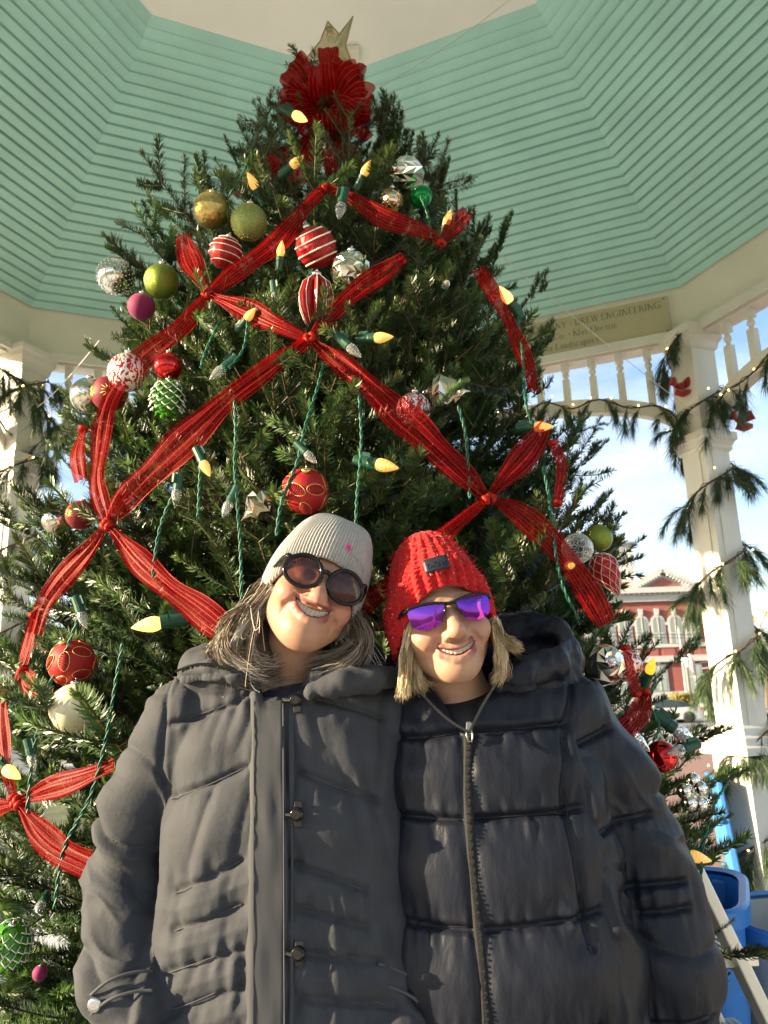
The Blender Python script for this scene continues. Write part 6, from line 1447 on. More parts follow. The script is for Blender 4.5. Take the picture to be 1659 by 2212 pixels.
# sunglasses
def lens_mat(name, top, bot, a_top, a_bot, metal, z0, z1, rough=.03):
    m = bpy.data.materials.new(name); m.use_nodes = True; nt = m.node_tree; b = nt.nodes['Principled BSDF']; o = nt.nodes['Material Output']
    tcn = nt.nodes.new('ShaderNodeUVMap'); sp = nt.nodes.new('ShaderNodeSeparateXYZ'); nt.links.new(tcn.outputs[0], sp.inputs[0])
    cm = nt.nodes.new('ShaderNodeMix'); cm.data_type = 'RGBA'; cm.inputs['A'].default_value = (*bot, 1); cm.inputs['B'].default_value = (*top, 1); nt.links.new(sp.outputs['Y'], cm.inputs['Factor']); nt.links.new(cm.outputs['Result'], b.inputs['Base Color'])
    b.inputs['Roughness'].default_value = rough; b.inputs['Metallic'].default_value = metal; setin(b, 'Specular IOR Level', .35)
    tr = nt.nodes.new('ShaderNodeBsdfTransparent'); tr.inputs['Color'].default_value = (.55, .30, .26, 1); ms = nt.nodes.new('ShaderNodeMixShader'); mr = nt.nodes.new('ShaderNodeMapRange'); mr.inputs['To Min'].default_value = a_bot; mr.inputs['To Max'].default_value = a_top
    nt.links.new(sp.outputs['Y'], mr.inputs['Value']); nt.links.new(mr.outputs['Result'], ms.inputs[0]); nt.links.new(tr.outputs[0], ms.inputs[1]); nt.links.new(b.outputs[0], ms.inputs[2]); nt.links.new(ms.outputs[0], o.inputs['Surface']); return m
def lens_disc(outline, cen, bulge, wrap, mp):
    """outline: [(x,z)] around 0; fan-gridded convex lens; returns V,F,UV"""
    V = []; F = []; U = []; n = len(outline); zs = [q[1] for q in outline]; z0, z1 = min(zs), max(zs); m_ = 6
    for i in range(m_+1):
        for (x, z) in outline:
            s = i/m_; xx_, zz_ = x*s, z*s; y = bulge*(s*s)+wrap*(xx_); V.append(mp((cen[0]+xx_, cen[1]+y, cen[2]+zz_))); U.append((.5, (zz_-z0)/(z1-z0)))
    for i in range(m_):
        for j in range(n): F.append([i*n+j, i*n+(j+1) % n, (i+1)*n+(j+1) % n, (i+1)*n+j])
    return V, F, U
M_lens1 = lens_mat('brown_gradient_lens', (.018, .008, .008), (.075, .032, .030), .95, .72, .0, 0, 1)
sg1 = empty('sunglasses', parent=gp)
for s in (-1, 1):
    c = (s*.0355, -.109, -.005); n = 40; ol = [(.0300*math.cos(a)*(1+.05*math.cos(a)*s), .0268*math.sin(a)*(1+.06*math.sin(a))) for a in [2*math.pi*i/n for i in range(n)]]
    wr = .16*s
    path = [H1((c[0]+x, c[1]+.0035+wr*x, c[2]+z)) for x, z in ol]; mb = MB(); mb.tube(path+[path[0], path[1]], .0036, 8, flat=1.0); fr = mb.build('frame', M_blackp, sg1, smooth=True)
    V_, F_, U_ = lens_disc(ol, c, .0035, wr, H1); obj('lens', V_, F_, M_lens1, sg1, True, uv=U_)
    hx = s*.0665; mb = MB(); mb.tube([H1((s*.0600, -.102, .010)), H1((hx, -.098, .012)), H1((s*.0725, -.080, .010)), H1((s*.0785, -.03, .004)), H1((s*.0800, .01, -.002)), H1((s*.079, .03, -.02))], [.005, .0055, .0045, .0035, .003, .0025], 8); mb.build('temple', M_blackp, sg1, smooth=True)
mb = MB(); mb.tube([H1((-.009, -.108, .004)), H1((0, -.1115, .007)), H1((.009, -.108, .004))], .0040, 8); mb.build('bridge', M_blackp, sg1, smooth=True)
mb = MB(); pe = H1((-.079, .006, -.045)); V_, F_ = sph(12, 8, None, .0042); mb.add([Vector(v)+pe for v in V_], F_); mb.build('earring', MO['pearl'], gp, smooth=True)
# hair: wavy, grey and brown
def wp(u, v, y): return np.array(P(u, v, y))
rr = random.Random(3); G = []
def gpx(rows, y0, y1, sp, gr=.25):
    q = rr.random(); a = rr.gauss(0, 1); b = rr.gauss(0, 1); return [wp(u+sp*a*(.4+gr*i)+rr.gauss(0, 3), v+sp*b*(.3+gr*i)+rr.gauss(0, 3), y0+(y1-y0)*q+.004*rr.gauss(0, 1)) for i, (u, v) in enumerate(rows)]
for k in range(60): G.append(gpx([(578, 1268), (538, 1318), (498, 1362), (484, 1404), (512, 1438), (552, 1442)], 1.27, 1.37, 13))
for k in range(46): G.append(gpx([(585, 1290), (556, 1340), (534, 1390), (538, 1432), (568, 1452), (590, 1440)], 1.285, 1.38, 12))
for k in range(24): G.append(gpx([(570, 1262), (545, 1300), (512, 1335), (490, 1365), (476, 1395), (482, 1418)], 1.30, 1.37, 12))
for k in range(56): G.append(gpx([(768, 1330), (786, 1368), (776, 1408), (744, 1438), (706, 1456), (684, 1470)], 1.30, 1.38, 11))
for k in range(40): G.append(gpx([(762, 1345), (768, 1390), (764, 1430), (772, 1456), (790, 1462)], 1.31, 1.40, 11))
for k in range(60):                                               # behind the neck
    q = rr.uniform(-1, 1); rt_ = np.array(O1 + R1 @ Vector((.06*q, .075-.03*q*q, -.03))); e = rt_+np.array([.02*q-.015, .02, -.17+rr.gauss(0, .012)]); G.append([rt_, rt_*.6+e*.4+np.array([0, .02, 0]), e+np.array([0, .01, .03]), e, e+np.array([.01, 0, -.005])])
strands('hair', G, 64, .0046, .00034, [(.17, .13, .09), (.12, .09, .065), (.27, .235, .19), (.40, .37, .33), (.20, .16, .12), (.09, .065, .05)], gp, M_hair, 4, npt=14)
hm = Field((-.34, 1.24, 1.38), (.02, 1.46, 1.66), .004)
for (u, v, yy, r_) in ((540, 1345, 1.335, (.034, .035, .045)), (522, 1392, 1.335, (.034, .035, .034)), (560, 1425, 1.34, (.032, .032, .024)), (770, 1380, 1.37, (.022, .03, .045)), (752, 1425, 1.375, (.032, .03, .030))): hm.ell(P(u, v, yy), r_, .03)
Vh, Qh = hm.mesh(); obj('hair_underlayer', Vh-np.array(loc1), Qh, mat('dark_hair_mass', (.075, .055, .042), .7, var=.5, vscale=60, bump=.6, bscale=200, stretch=(1, 1, .2)), gp, True)['kind'] = 'stuff'
GF = []
for k in range(46):
    s = rr.choice((-1, -1, 1)); rt_ = np.array(O1 + R1 @ Vector((s*.077, -.02+.03*rr.random(), -.01-.05*rr.random()))); e = rt_+np.array([s*rr.uniform(.01, .06), rr.uniform(-.03, .02), rr.uniform(-.15, -.03)]); GF.append([rt_, rt_*.5+e*.5+np.array([s*.02*rr.random(), 0, .01]), e, e+np.array([rr.gauss(0, .012), 0, rr.gauss(0, .01)])])
tag(strands('flyaway_hair', GF, 2, .004, .00030, [(.5, .47, .43), (.35, .28, .2)], gp, M_hair, 6), kind='stuff')

# coat
M_coat = mat('grey_coat_cloth', (.037, .040, .050), .78, spec=.3, sheen=.05, var=.14, vscale=25, bump=.35, bscale=140, bdist=.0022)
M_coatd = mat('navy_lining', (.02, .025, .045), .6); M_coat2 = mat('grey_coat_trim', (.033, .036, .045), .75, var=.08)
cxl = lambda z: float(np.interp(z, [.5, 1.0, 1.48], [P(600, 2212, 1.3)[0]+.00, P(602, 2180, 1.3)[0], P(606, 1480, 1.3)[0]])); cyl = lambda z: float(np.interp(z, [.5, 1.0, 1.5], [1.36, 1.365, 1.395]))
c1 = Field((-.52, 1.12, .79), (.14, 1.60, 1.60), .0034)
torso(c1, cxl, cyl, [(1.535, .055, .055), (1.52, .085, .068), (1.50, .135, .080), (1.475, .172, .088), (1.44, .190, .100), (1.38, .192, .120), (1.25, .196, .138), (1.10, .205, .142), (.95, .222, .150), (.80, .235, .16)])
S1, E1, W1, K1 = P(392, 1552, 1.375), P(272, 1880, 1.40), P(262, 2140, 1.29), P(345, 2290, 1.235)
c1.chain([S1, P(318, 1720, 1.39), E1, P(262, 2010, 1.345), W1, K1], [.066, .064, .061, .058, .056, .045], .014)
S2, E2, W2, K2 = P(812, 1556, 1.39), P(838, 1850, 1.43), P(872, 2120, 1.335), P(840, 2290, 1.26)
c1.chain([S2, P(822, 1700, 1.42), E2, P(850, 1990, 1.385), W2, K2], [.056, .050, .046, .050, .056, .045], .014)
ring(c1, P(612, 1440, 1.405)+np.array([0, .0, .000]), .150, .098, math.radians(13), lambda q: .026+.012*math.sin(q*math.pi), .016, gap=(245, 300), rollz=math.radians(1))
c1.ell(P(612, 1440, 1.36), (.074, .080, .09), .012, True)
c1.chain([P(672, 1496, 1.275), P(740, 1478, 1.275), P(800, 1464, 1.295), P(846, 1456, 1.33)], [.012, .017, .019, .013], .008)
c1.chain([P(398, 1450, 1.315), P(455, 1442, 1.285), P(520, 1462, 1.272)], [.010, .013, .009], .008)
V, Q = c1.mesh(); Nn = normals(V, Q); x, y, z = V.T
def px_line(pts, yy): return [(float(P(u, v, yy)[0]), float(P(u, v, yy)[2])) for u, v in pts]
yl = 1.255
seamsL = [px_line(s, yl) for s in ([(346, 1569), (440, 1540), (497, 1519), (534, 1496)], [(352, 1732), (440, 1700), (533, 1656)], [(372, 1932), (450, 1900), (524, 1855)], [(368, 2014), (450, 1985), (528, 1950)], [(353, 2106), (440, 2075), (526, 2042)], [(315, 2198), (400, 2172), (480, 2138), (530, 2120)], [(300, 2290), (528, 2215)],
    [(684, 1510), (760, 1530), (830, 1555)], [(646, 1668), (730, 1700), (812, 1731)], [(627, 1857), (710, 1890), (792, 1925)], [(646, 1953), (720, 1978), (794, 2002)], [(646, 2045), (730, 2062), (822, 2079)], [(660, 2138), (760, 2155), (856, 2172)], [(660, 2230), (860, 2262)])]
D = np.full(len(V), 9.); AL = np.zeros(len(V))
for sm_ in seamsL:
    d, al = poly_dist(x, z, sm_); m_ = d < D; D = np.where(m_, d, D); AL = np.where(m_, al, AL)
xc_ = np.array([cxl(q) for q in z]); tors = np.clip((.203-np.abs(x-xc_))/.012, 0, 1)*(Nn[:, 1] < .1)*(z < 1.49)
n1_ = lat_noise(np.stack([x*75, y*20, z*14], 1), 1); n2_ = lat_noise(np.stack([x*26, y*26, z*22], 1), 2); n3_ = lat_noise(np.stack([x*9, y*9, z*7], 1), 5)
disp = tors*(-.0085*np.exp(-(D/.0055)**2) + .0080*(1-np.exp(-(D/.034)**2)) + .0060*n1_*np.exp(-(D/.026)**2)*np.clip(D/.004, 0, 1)) + .0013*n2_*tors + .003*n3_ + tors*.0045*(np.abs(lat_noise(np.stack([(x+.25*(z-1.2)*np.sign(x-xc_))*34, y*8, z*5.5], 1), 41))*1.8-.5)
arm = 1-np.clip((.203-np.abs(x-xc_))/.012, 0, 1); za_ = z + (x-xc_)*.35
rid = 1-np.abs(lat_noise(np.stack([x*9, y*10, za_*30+2.2*lat_noise(np.stack([x*12, y*12, z*8], 1), 8)], 1), 7)); rid2 = 1-np.abs(lat_noise(np.stack([x*14, y*14, za_*55], 1), 9))
crn = np.interp(z, [.95, 1.05, 1.15, 1.30, 1.42], [.6, 1, 1.1, .75, .2])
disp += arm*(z < 1.47)*crn*(.005*(rid**4-.3)+.014*(np.abs(lat_noise(np.stack([x*4+5, y*5, za_*25+1.5*lat_noise(np.stack([x*9, y*9, z*12], 1), 18)], 1), 17))*1.7-.55)+.0015*(rid2**3-.3))
for sl in ([(352, 1470), (346, 1560), (338, 1660), (345, 1700)], [(826, 1490), (824, 1560), (812, 1735)]):                  # armhole seams
    d, al = poly_dist(x, z, px_line(sl, 1.29)); disp -= .007*np.exp(-(d/.005)**2)*(Nn[:, 1] < .1)
col_ = (z > 1.465); disp += col_*(.0025*lat_noise(np.stack([x*50, y*50, z*30], 1), 11))
V = V+Nn*disp[:, None]
coat = obj('coat', V-np.array(loc1), Q, M_coat, gp, True)
c1.F = c1.F                                                       # field kept for fronts
def fr1(u, v, off=.0):                                            # a point of the coat front under a picture position
    yy = 1.24
    for _ in range(4):
        p = P(u, v, yy); q = c1.front(p[0], p[2]); yy = q if q is not None else yy
    return Vector(P(u, v, yy-off))-loc1
def sm3(p):
    for _ in range(6): p = [p[0]]+[(p[i-1]+p[i]*2+p[i+1])/4 for i in range(1, len(p)-1)]+[p[-1]]
    return p
def strip(name, left, right, off, m, thick=.0, n=6, par=None, fr=None, sub=5):
    """band on the front between two picture lines of equal length"""
    fr = fr or fr1; L_, R_ = [np.array(q) for q in smooth_path([np.array(p, float) for p in left], sub)], [np.array(q) for q in smooth_path([np.array(p, float) for p in right], sub)]; V = []; F = []
    for a, b in zip(L_, R_):
        for j in range(n+1):
            s = j/n; q = a*(1-s)+b*s; e = 0 if 0 < j < n else 1; V.append(fr(q[0], q[1], (off+.0028*mnoise.noise((q[0]*.035, q[1]*.016, off*99))+.0012*mnoise.noise((q[0]*.12, q[1]*.05, 7))) if not e else -.004))
    k = n+1
    for i in range(len(L_)-1):
        for j in range(n): F.append([i*k+j, (i+1)*k+j, (i+1)*k+j+1, i*k+j+1])
    return obj(name, V, F, m, par or gp, True)
strip('placket', [(536, 1476), (537, 1600), (535, 1760), (532, 1900), (530, 2060), (529, 2260)], [(622, 1474), (620, 1600), (624, 1760), (627, 1900), (625, 2060), (622, 2260)], .013, M_coat2, n=10)
strip('inner_placket', [(620, 1530), (622, 1680), (628, 1900), (624, 2100), (622, 2260)], [(638, 1532), (637, 1680), (634, 1900), (636, 2100), (636, 2260)], .008, M_coat2, n=6)
M_thread = mat('grey_thread', (.06, .06, .07), .8)
for xo in (549, 611):
    mb = MB(); mb.tube([fr1(xo+(v-1480)*.004*(1 if xo > 580 else -1), v, .0135) for v in range(1482, 2250, 12)], .0009, 4); mb.build('stitching', M_thread, gp)
for sm_ in ([(346, 1569), (440, 1540), (497, 1519), (530, 1500)], [(352, 1732), (440, 1700), (528, 1659)], [(372, 1932), (450, 1900), (522, 1857)], [(368, 2014), (450, 1985), (524, 1952)], [(353, 2106), (440, 2075), (524, 2043)], [(330, 2193), (400, 2172), (480, 2138), (524, 2122)], [(684, 1510), (760, 1530), (822, 1552)], [(646, 1668), (730, 1700), (806, 1729)], [(645, 1864), (710, 1890), (786, 1923)], [(650, 1954), (720, 1978), (788, 2000)], [(650, 2046), (730, 2062), (815, 2078)], [(660, 2138), (760, 2155), (840, 2170)]):
    mb = MB(); mb.tube(sm3([fr1(q[0], q[1], -.0072) for q in smooth_path([np.array(a, float) for a in sm_], 10)]), .0009, 4); mb.build('seam', M_thread, gp, smooth=True)
M_togg = mat('black_leather', (.015, .014, .014), .4, bump=.3, bscale=300)
for (u, v) in ((639, 1512), (641, 1759), (644, 2060)):
    c = fr1(u, v, .016); tg = empty('toggle', c, parent=gp)
    mb = MB(); mb.lathe([(.002, .004), (.0085, .005), (.0105, .002), (.0105, -.003), (.0085, -.005), (.004, -.004)], 20, Matrix.Rotation(math.radians(90), 4, 'X')); mb.build('button', M_blackp, tg, smooth=True)
    mb = MB(); mb.lathe([(.0058, .007), (.0058, -.006)], 14, Matrix.Rotation(math.radians(90), 4, 'X')); mb.build('button_center', M_togg, tg)
    for s in (-1, 1):
        a = fr1(u+2, v-s*13, .012)-c; b = fr1(u+4, v-s*27, .009)-c; mb = MB(); mb.bar(a, b, .0125, .003, up=(0, 1, 0)); o = mb.build('strap', M_togg, tg); bevel(o, .001)
    mb = MB(); mb.tube([Vector((-.020, .006, 0)), Vector((-.008, -.006, .0)), Vector((.010, -.006, 0))], .0022, 6); mb.build('cord', M_togg, tg)
# collar zip teeth, cuff straps and snaps
mb = MB()
for i in range(30):
    q = np.array([(380, 1452), (430, 1437), (480, 1443), (542, 1480)]); p_ = smooth_path([np.array(a, float) for a in q], 10)[i]; c = fr1(p_[0], p_[1]-2, .006); mb.box(c, (.0042, .003, .0042))
tag(mb.build('collar_zip', M_blackp, gp), kind='stuff')
for pts, sn in (([(196, 2150), (235, 2118), (290, 2100), (330, 2098)], (205, 2170)), ([(818, 2082), (860, 2096), (900, 2118), (922, 2150)], (906, 2133))):
    mb = MB(); mb.tube(sm3([fr1(u, v, .004) for u, v in [tuple(q) for q in smooth_path([np.array(a, float) for a in pts], 8)]]), .0026, 6); mb.build('cuff_piping', M_thread, gp, smooth=True)
    mb = MB(); mb.tube(sm3([fr1(u, v+42, .004) for u, v in [tuple(q) for q in smooth_path([np.array(a, float) for a in pts], 8)]]), .0026, 6); mb.build('cuff_piping', M_thread, gp, smooth=True)
    c = fr1(sn[0], sn[1], .004); mb = MB(); mb.lathe([(.010, .0), (.010, .003), (.008, .005), (.003, .004)], 18, Matrix.Translation(c) @ Matrix.Rotation(math.radians(90), 4, 'X')); mb.build('snap', M_blackp if sn[0] > 500 else M_silvercap, gp, smooth=True)
# navy shirt at the neck
sf = Field((-.36, 1.24, 1.28), (.09, 1.50, 1.52), .005); cc = P(612, 1478, 1.39); sf.ell((cc[0], 1.395, 1.42), (.105, .082, .080), .001); Vs, Qs = sf.mesh(); obj('shirt', Vs-np.array(loc1), Qs, M_coatd, gp, True)
M_jean = mat('dark_trousers', (.03, .033, .05), .8); M_shoe = mat('dark_shoes', (.03, .025, .022), .5)
def legs(t, cx, cy, m):
    for s in (-1, 1):
        mb = MB(); mb.tube([Vector((cx+s*.095, cy, .86))-t.location, Vector((cx+s*.10, cy-.01, .48))-t.location, Vector((cx+s*.10, cy+.01, .10))-t.location], [.092, .066, .052], 14); mb.build('trouser_leg', m, t, smooth=True)
        mb = MB(); V_, F_ = sph(18, 10); mb.add([Vector((cx+s*.10+v[0]*.05, cy-.05+v[1]*.135, max(.0, .045+v[2]*.05)))-t.location for v in V_], F_); mb.build('shoe', M_shoe, t, smooth=True)
legs(gp, cxl(.6), 1.37, M_jean)

# ================================================================== person in the black puffer jacket
bp = empty('person', (float(P(1080, 2000, 1.40)[0]), 1.41, 0)); tag(bp, 'smiling person in red knit hat, purple mirrored sunglasses and black puffer jacket', 'person'); loc2 = bp.location
R2, O2, Ri2, nb2 = person_head((969, 1318), 1.245, -10, 6, -3, (1000, 1520), 1.41, 0)
f2 = build_head(bp, R2, O2, nb2, 1.03, (.415, .243, .172), .30, (.0335, -.0645, .0095, .0115)); H2 = hw_map(R2, O2, bp)
M_redknit = mat('red_chunky_knit', (.46, .008, .010), .95, sheen=.08, var=.3, vscale=180, bump=.8, bscale=330, bdist=.003)
def rim2(ph):
    s, c = math.sin(ph), math.cos(ph); fr = max(0, -s); bk = max(0, s); return .040*fr**1.6 - .050*bk - .044*abs(c)**2.2*(1 if s > -.75 else .7)
def amp2(tt, ph): return (.0028 if tt < .42 else .0024)*(1-.4*max(0, tt-.7))*(1+.45*math.sin(tt*95+2*math.sin(30*ph)))
def wob2(tt, ph, v):
    x, y, z = v; s = 1.075 if tt < .40 else (1.03 if tt < .44 else 1.0); n = .0022*mnoise.noise((x*140, y*140, z*140)); return [x*(s+n*8), (y-.008)*(s+n*8)+.008, z+n]
V, F = hat_surface(rim2, .156, .0845, .105, .008, 480, 70, 30, amp2, 2.6, 2.1, wob2); obj('hat', [H2(v) for v in V], F, M_redknit, bp, True)
HV2 = V; mb = MB(); rs = random.Random(8)
for k in range(46):
    ph0 = math.radians(rs.uniform(190, 350)); i0 = rs.randint(2, 58); p0 = on_hat(HV2, 480, ph0, i0, .0035); d = Vector((rs.gauss(0, 1), rs.gauss(0, .3), rs.gauss(0, 1))).normalized()*rs.uniform(.0010, .0024); mb.tube([H2(p0-d), H2(p0+d)], .0005, 4)
tag(mb.build('pale_flecks', mat('pale_fleck', (.66, .40, .36), .9), bp), kind='stuff')
# fuzz
r9 = np.random.default_rng(5); GZ = []
for k in range(700):
    ph0 = r9.uniform(0, 6.28); i0 = int(r9.integers(1, 62)); p0 = on_hat(HV2, 480, ph0, i0, .001); d = Vector((p0.x, p0.y, (p0.z-.05)*1.2)).normalized(); e = p0+d*.006+Vector(r9.normal(0, .003, 3)); GZ.append([np.array(H2(p0)+loc2), np.array(H2(p0.lerp(e, .5))+loc2), np.array(H2(e)+loc2)])
o = strands('wool_fuzz', GZ, 2, .002, .00022, [(.5, .015, .018), (.42, .01, .012)], bp, M_hair, 9, npt=4); tag(o, kind='stuff')
# leather patch with the brand letters
M_patch = mat('navy_leather_patch', (.012, .013, .028), .5, bump=.3, bscale=200); M_emb = mat('embossed_letters', (.03, .032, .045), .3)
PH = math.radians(266); i0 = 20; pc0 = on_hat(HV2, 480, PH, i0, .004); ex = (on_hat(HV2, 480, PH+.2, i0)-on_hat(HV2, 480, PH-.2, i0)).normalized(); ez = (on_hat(HV2, 480, PH, i0+8)-on_hat(HV2, 480, PH, i0-8)).normalized(); ny = ez.cross(ex).normalized()
if ny.y < 0: ny = -ny
pa_ = empty('patch', parent=bp); mb = MB(); pts = []
for b in range(5):
    for a in range(9): X_, Z_ = (a/8-.5)*.041, (b/4-.5)*.024; pts.append(H2(pc0 + ex*X_ + ez*Z_ + ny*(X_*X_*5.5-.0025)))
mb.add(pts, [[b*9+a, b*9+a+1, b*9+a+10, b*9+a+9] for b in range(4) for a in range(8)]); o = mb.build('leather', M_patch, pa_, smooth=True); md = o.modifiers.new('s', 'SOLIDIFY'); md.thickness = .002; md.offset = 0
for k, ch in enumerate('DKNY'):
    tm = text_mesh('lettering', ch, .0125, M_emb, .0004)
    for vv in tm.vertices: X_ = vv.co.x-.0165+k*.0088; vv.co = H2(pc0 + ex*X_ + ez*(vv.co.y-.0045) + ny*(X_*X_*5.5-.0042-vv.co.z))
    link('lettering', tm, pa_)
# sports sunglasses
M_lens2 = lens_mat('purple_mirror_lens', (.15, .06, .50), (.24, .015, .28), 1.0, .97, .85, 0, 1, .04)
sg2 = empty('sunglasses', parent=bp)
for s in (-1, 1):
    c = (s*.0345, -.106, -.004); ol = [(-.026*s, .0135), (-.010*s, .0175), (.012*s, .0190), (.031*s, .0165), (.0335*s, .004), (.030*s, -.012), (.020*s, -.0195), (.002*s, -.0215), (-.014*s, -.016), (-.0235*s, .001)]
    if s < 0: ol = ol
    ol2 = [tuple(q) for q in smooth_path([np.array(q) for q in ol+[ol[0]]], 4)[:-1]]; wr = .30*s
    V_, F_, U_ = lens_disc(ol2, c, .004, wr, H2); obj('lens', V_, F_, M_lens2, sg2, True, uv=U_)
    top_ = [(-.027*s, .0130), (-.010*s, .0178), (.012*s, .0194), (.033*s, .0168)]; mb = MB(); mb.tube([H2((c[0]+x, c[1]+.0035+wr*x, c[2]+z)) for x, z in [tuple(q) for q in smooth_path([np.array(q) for q in top_], 5)]], .0024, 8); mb.build('frame', M_blackp, sg2, smooth=True)
    mb = MB(); mb.tube([H2((c[0]+x, c[1]+.0035+wr*x, c[2]+z)) for x, z in ((-.027*s, .0125), (-.0245*s, .001), (-.0185*s, -.008))], [.0026, .0022, .0015], 6); mb.build('nose_rim', M_blackp, sg2, smooth=True)
    mb = MB(); mb.tube([H2((s*.0665, c[1]+.0035+.0096, .0110)), H2((s*.0735, -.078, .011)), H2((s*.079, -.03, .006)), H2((s*.080, .01, 0))], [.0035, .0042, .0035, .003], 8); mb.build('temple', M_blackp, sg2, smooth=True)
mb = MB(); mb.tube([H2((-.0085, -.108, .009)), H2((0, -.1105, .0075)), H2((.0085, -.108, .009))], .0030, 8); mb.build('bridge', M_blackp, sg2, smooth=True)
es = empty('earring', H2((.0815, -.010, -.036)), parent=bp)
for k in range(6):
    a = math.pi*k/6; mb = MB(); d = Vector((math.cos(a), 0, math.sin(a)))*.0055; mb.tube([-d+Vector((0, -.002, 0)), d+Vector((0, -.002, 0))], .0008, 4); mb.build('snowflake_arm', M_silvercap, es)
# blonde hair
G = []; rr = random.Random(12)
for k in range(62): G.append(gpx([(896, 1330), (884, 1375), (878, 1420), (874, 1462), (870, 1502)], 1.265, 1.35, 7, .08))
for k in range(26): G.append(gpx([(900, 1370), (896, 1420), (900, 1460), (912, 1492)], 1.29, 1.36, 6, .08))
for k in range(40): G.append(gpx([(1066, 1345), (1076, 1380), (1084, 1415), (1084, 1450), (1072, 1470)], 1.27, 1.36, 6, .08))
for k in range(16): G.append(gpx([(1070, 1345), (1084, 1372), (1102, 1392), (1122, 1402)], 1.27, 1.33, 5, .08))
for k in range(50):
    q = rr.uniform(-1, 1); rt_ = np.array(O2 + R2 @ Vector((.06*q, .075-.03*q*q, -.03))); e = rt_+np.array([.008*q, .01, -.15+rr.gauss(0, .01)]); G.append([rt_, rt_*.6+e*.4+np.array([0, .015, 0]), e+np.array([0, .01, .03]), e])
strands('hair', G, 64, .0030, .00030, [(.50, .37, .22), (.40, .29, .16), (.62, .50, .33), (.28, .20, .11), (.70, .60, .44)], bp, M_hair, 14, npt=13)

M_puff = mat('black_nylon', (.011, .0130, .022), .47, spec=.26, coat=.0, var=.12, vscale=12, bump=.45, bscale=75, bdist=.004, stretch=(1, 1, .4)); M_lin = mat('black_lining', (.008, .008, .010), .6)
M_tape = mat('black_zip_tape', (.008, .008, .009), .8); M_zt = mat('dark_zip_teeth', (.05, .05, .055), .35, .6); M_pull = mat('gunmetal_puller', (.42, .40, .38), .3, 1)
cxr = lambda z: float(np.interp(z, [.5, 1.0, 1.47], [P(1120, 2212, 1.32)[0]+.01, P(1105, 2180, 1.32)[0], P(1052, 1490, 1.33)[0]])); cyr = lambda z: float(np.interp(z, [.5, 1.0, 1.5], [1.39, 1.40, 1.43]))
c2 = Field((-.10, 1.14, .79), (.68, 1.68, 1.60), .0034)
torso(c2, cxr, cyr, [(1.50, .055, .055), (1.485, .09, .07), (1.462, .140, .085), (1.435, .180, .096), (1.40, .198, .112), (1.33, .200, .130), (1.2, .205, .145), (1.10, .212, .150), (.95, .225, .158), (.80, .235, .165)])
c2.chain([P(1222, 1548, 1.42), P(1305, 1680, 1.43), P(1372, 1830, 1.44), P(1412, 1960, 1.425), P(1450, 2110, 1.40), P(1462, 2300, 1.37)], [.076, .076, .076, .073, .070, .060], .016)
c2.chain([P(890, 1560, 1.45), P(850, 1750, 1.50), P(840, 1950, 1.47), P(880, 2200, 1.38)], [.070, .070, .068, .060], .016)
hc = P(1040, 1445, 1.45)
ring(c2, hc, .142, .105, math.radians(30), lambda q: .030+.016*math.sin(q*math.pi), .02, gap=(232, 316), rollz=math.radians(-9))
c2.chain([P(1075, 1470, 1.315), P(1130, 1455, 1.325), P(1185, 1432, 1.36), P(1205, 1405, 1.42), P(1185, 1372, 1.48), P(1130, 1358, 1.54)], [.013, .024, .032, .036, .036, .036], .014)
c2.ell(P(1150, 1395, 1.40), (.045, .06, .030), .012, True)
c2.ell(P(1000, 1450, 1.38), (.072, .085, .07), .012, True)
tri = px_line([(905, 1470), (1085, 1448), (1012, 1588)], 1.29)
def vcut(X, Y, Z):
    d = None
    for (xa, za2), (xb, zb2) in zip(tri, tri[1:]+tri[:1]):
        nx_, nz_ = (zb2-za2), -(xb-xa); l_ = math.hypot(nx_, nz_); q = ((X-xa)*nx_+(Z-za2)*nz_)/l_; d = q if d is None else np.maximum(d, q)
    if float(vs_test) > 0: d = d
    return np.maximum(d, Y-1.40).astype(f32)
vs_test = 0
cen_ = (sum(p[0] for p in tri)/3, sum(p[1] for p in tri)/3)
s_ = sum(((cen_[0]-a[0])*(b[1]-a[1])-(cen_[1]-a[1])*(b[0]-a[0])) for a, b in zip(tri, tri[1:]+tri[:1]))
if s_ > 0: tri = tri[::-1]
c2.op(vcut, (-9, -9, 1.30), (9, 9, 1.56), .006, True)
V, Q = c2.mesh(); Nn = normals(V, Q); x, y, z = V.T
seamsR = [px_line(s, 1.275) for s in ([(840, 1598), (920, 1594), (1000, 1582)], [(1024, 1580), (1120, 1574), (1232, 1562)], [(840, 1768), (1005, 1772)], [(1020, 1768), (1120, 1762), (1225, 1755), (1262, 1748)], [(860, 1998), (1020, 2003)], [(1040, 2002), (1150, 1994), (1262, 1980), (1300, 1970)], [(880, 2236), (1040, 2240)], [(1060, 2240), (1300, 2215)])]
side_ = px_line([(1256, 1482), (1238, 1560), (1229, 1600), (1222, 1705), (1230, 1800), (1240, 1860), (1263, 1980), (1272, 2040)], 1.285)
sleeve = [px_line(s, 1.35) for s in ([(1244, 1604), (1285, 1590), (1322, 1572)], [(1284, 1792), (1340, 1775), (1412, 1762)], [(1356, 1922), (1420, 1912), (1478, 1910)], [(1385, 1975), (1440, 1968), (1485, 1962)], [(1400, 2205), (1470, 2200), (1535, 2190)])]
def seamset(L_):
    D = np.full(len(V), 9.); AL = np.zeros(len(V))
    for sm_ in L_:
        d, al = poly_dist(x, z, sm_); m_ = d < D; D = np.where(m_, d, D); AL = np.where(m_, al, AL)
    return D
xs2 = np.array([np.interp(q, [p[1] for p in side_][::-1], [p[0] for p in side_][::-1]) for q in z])
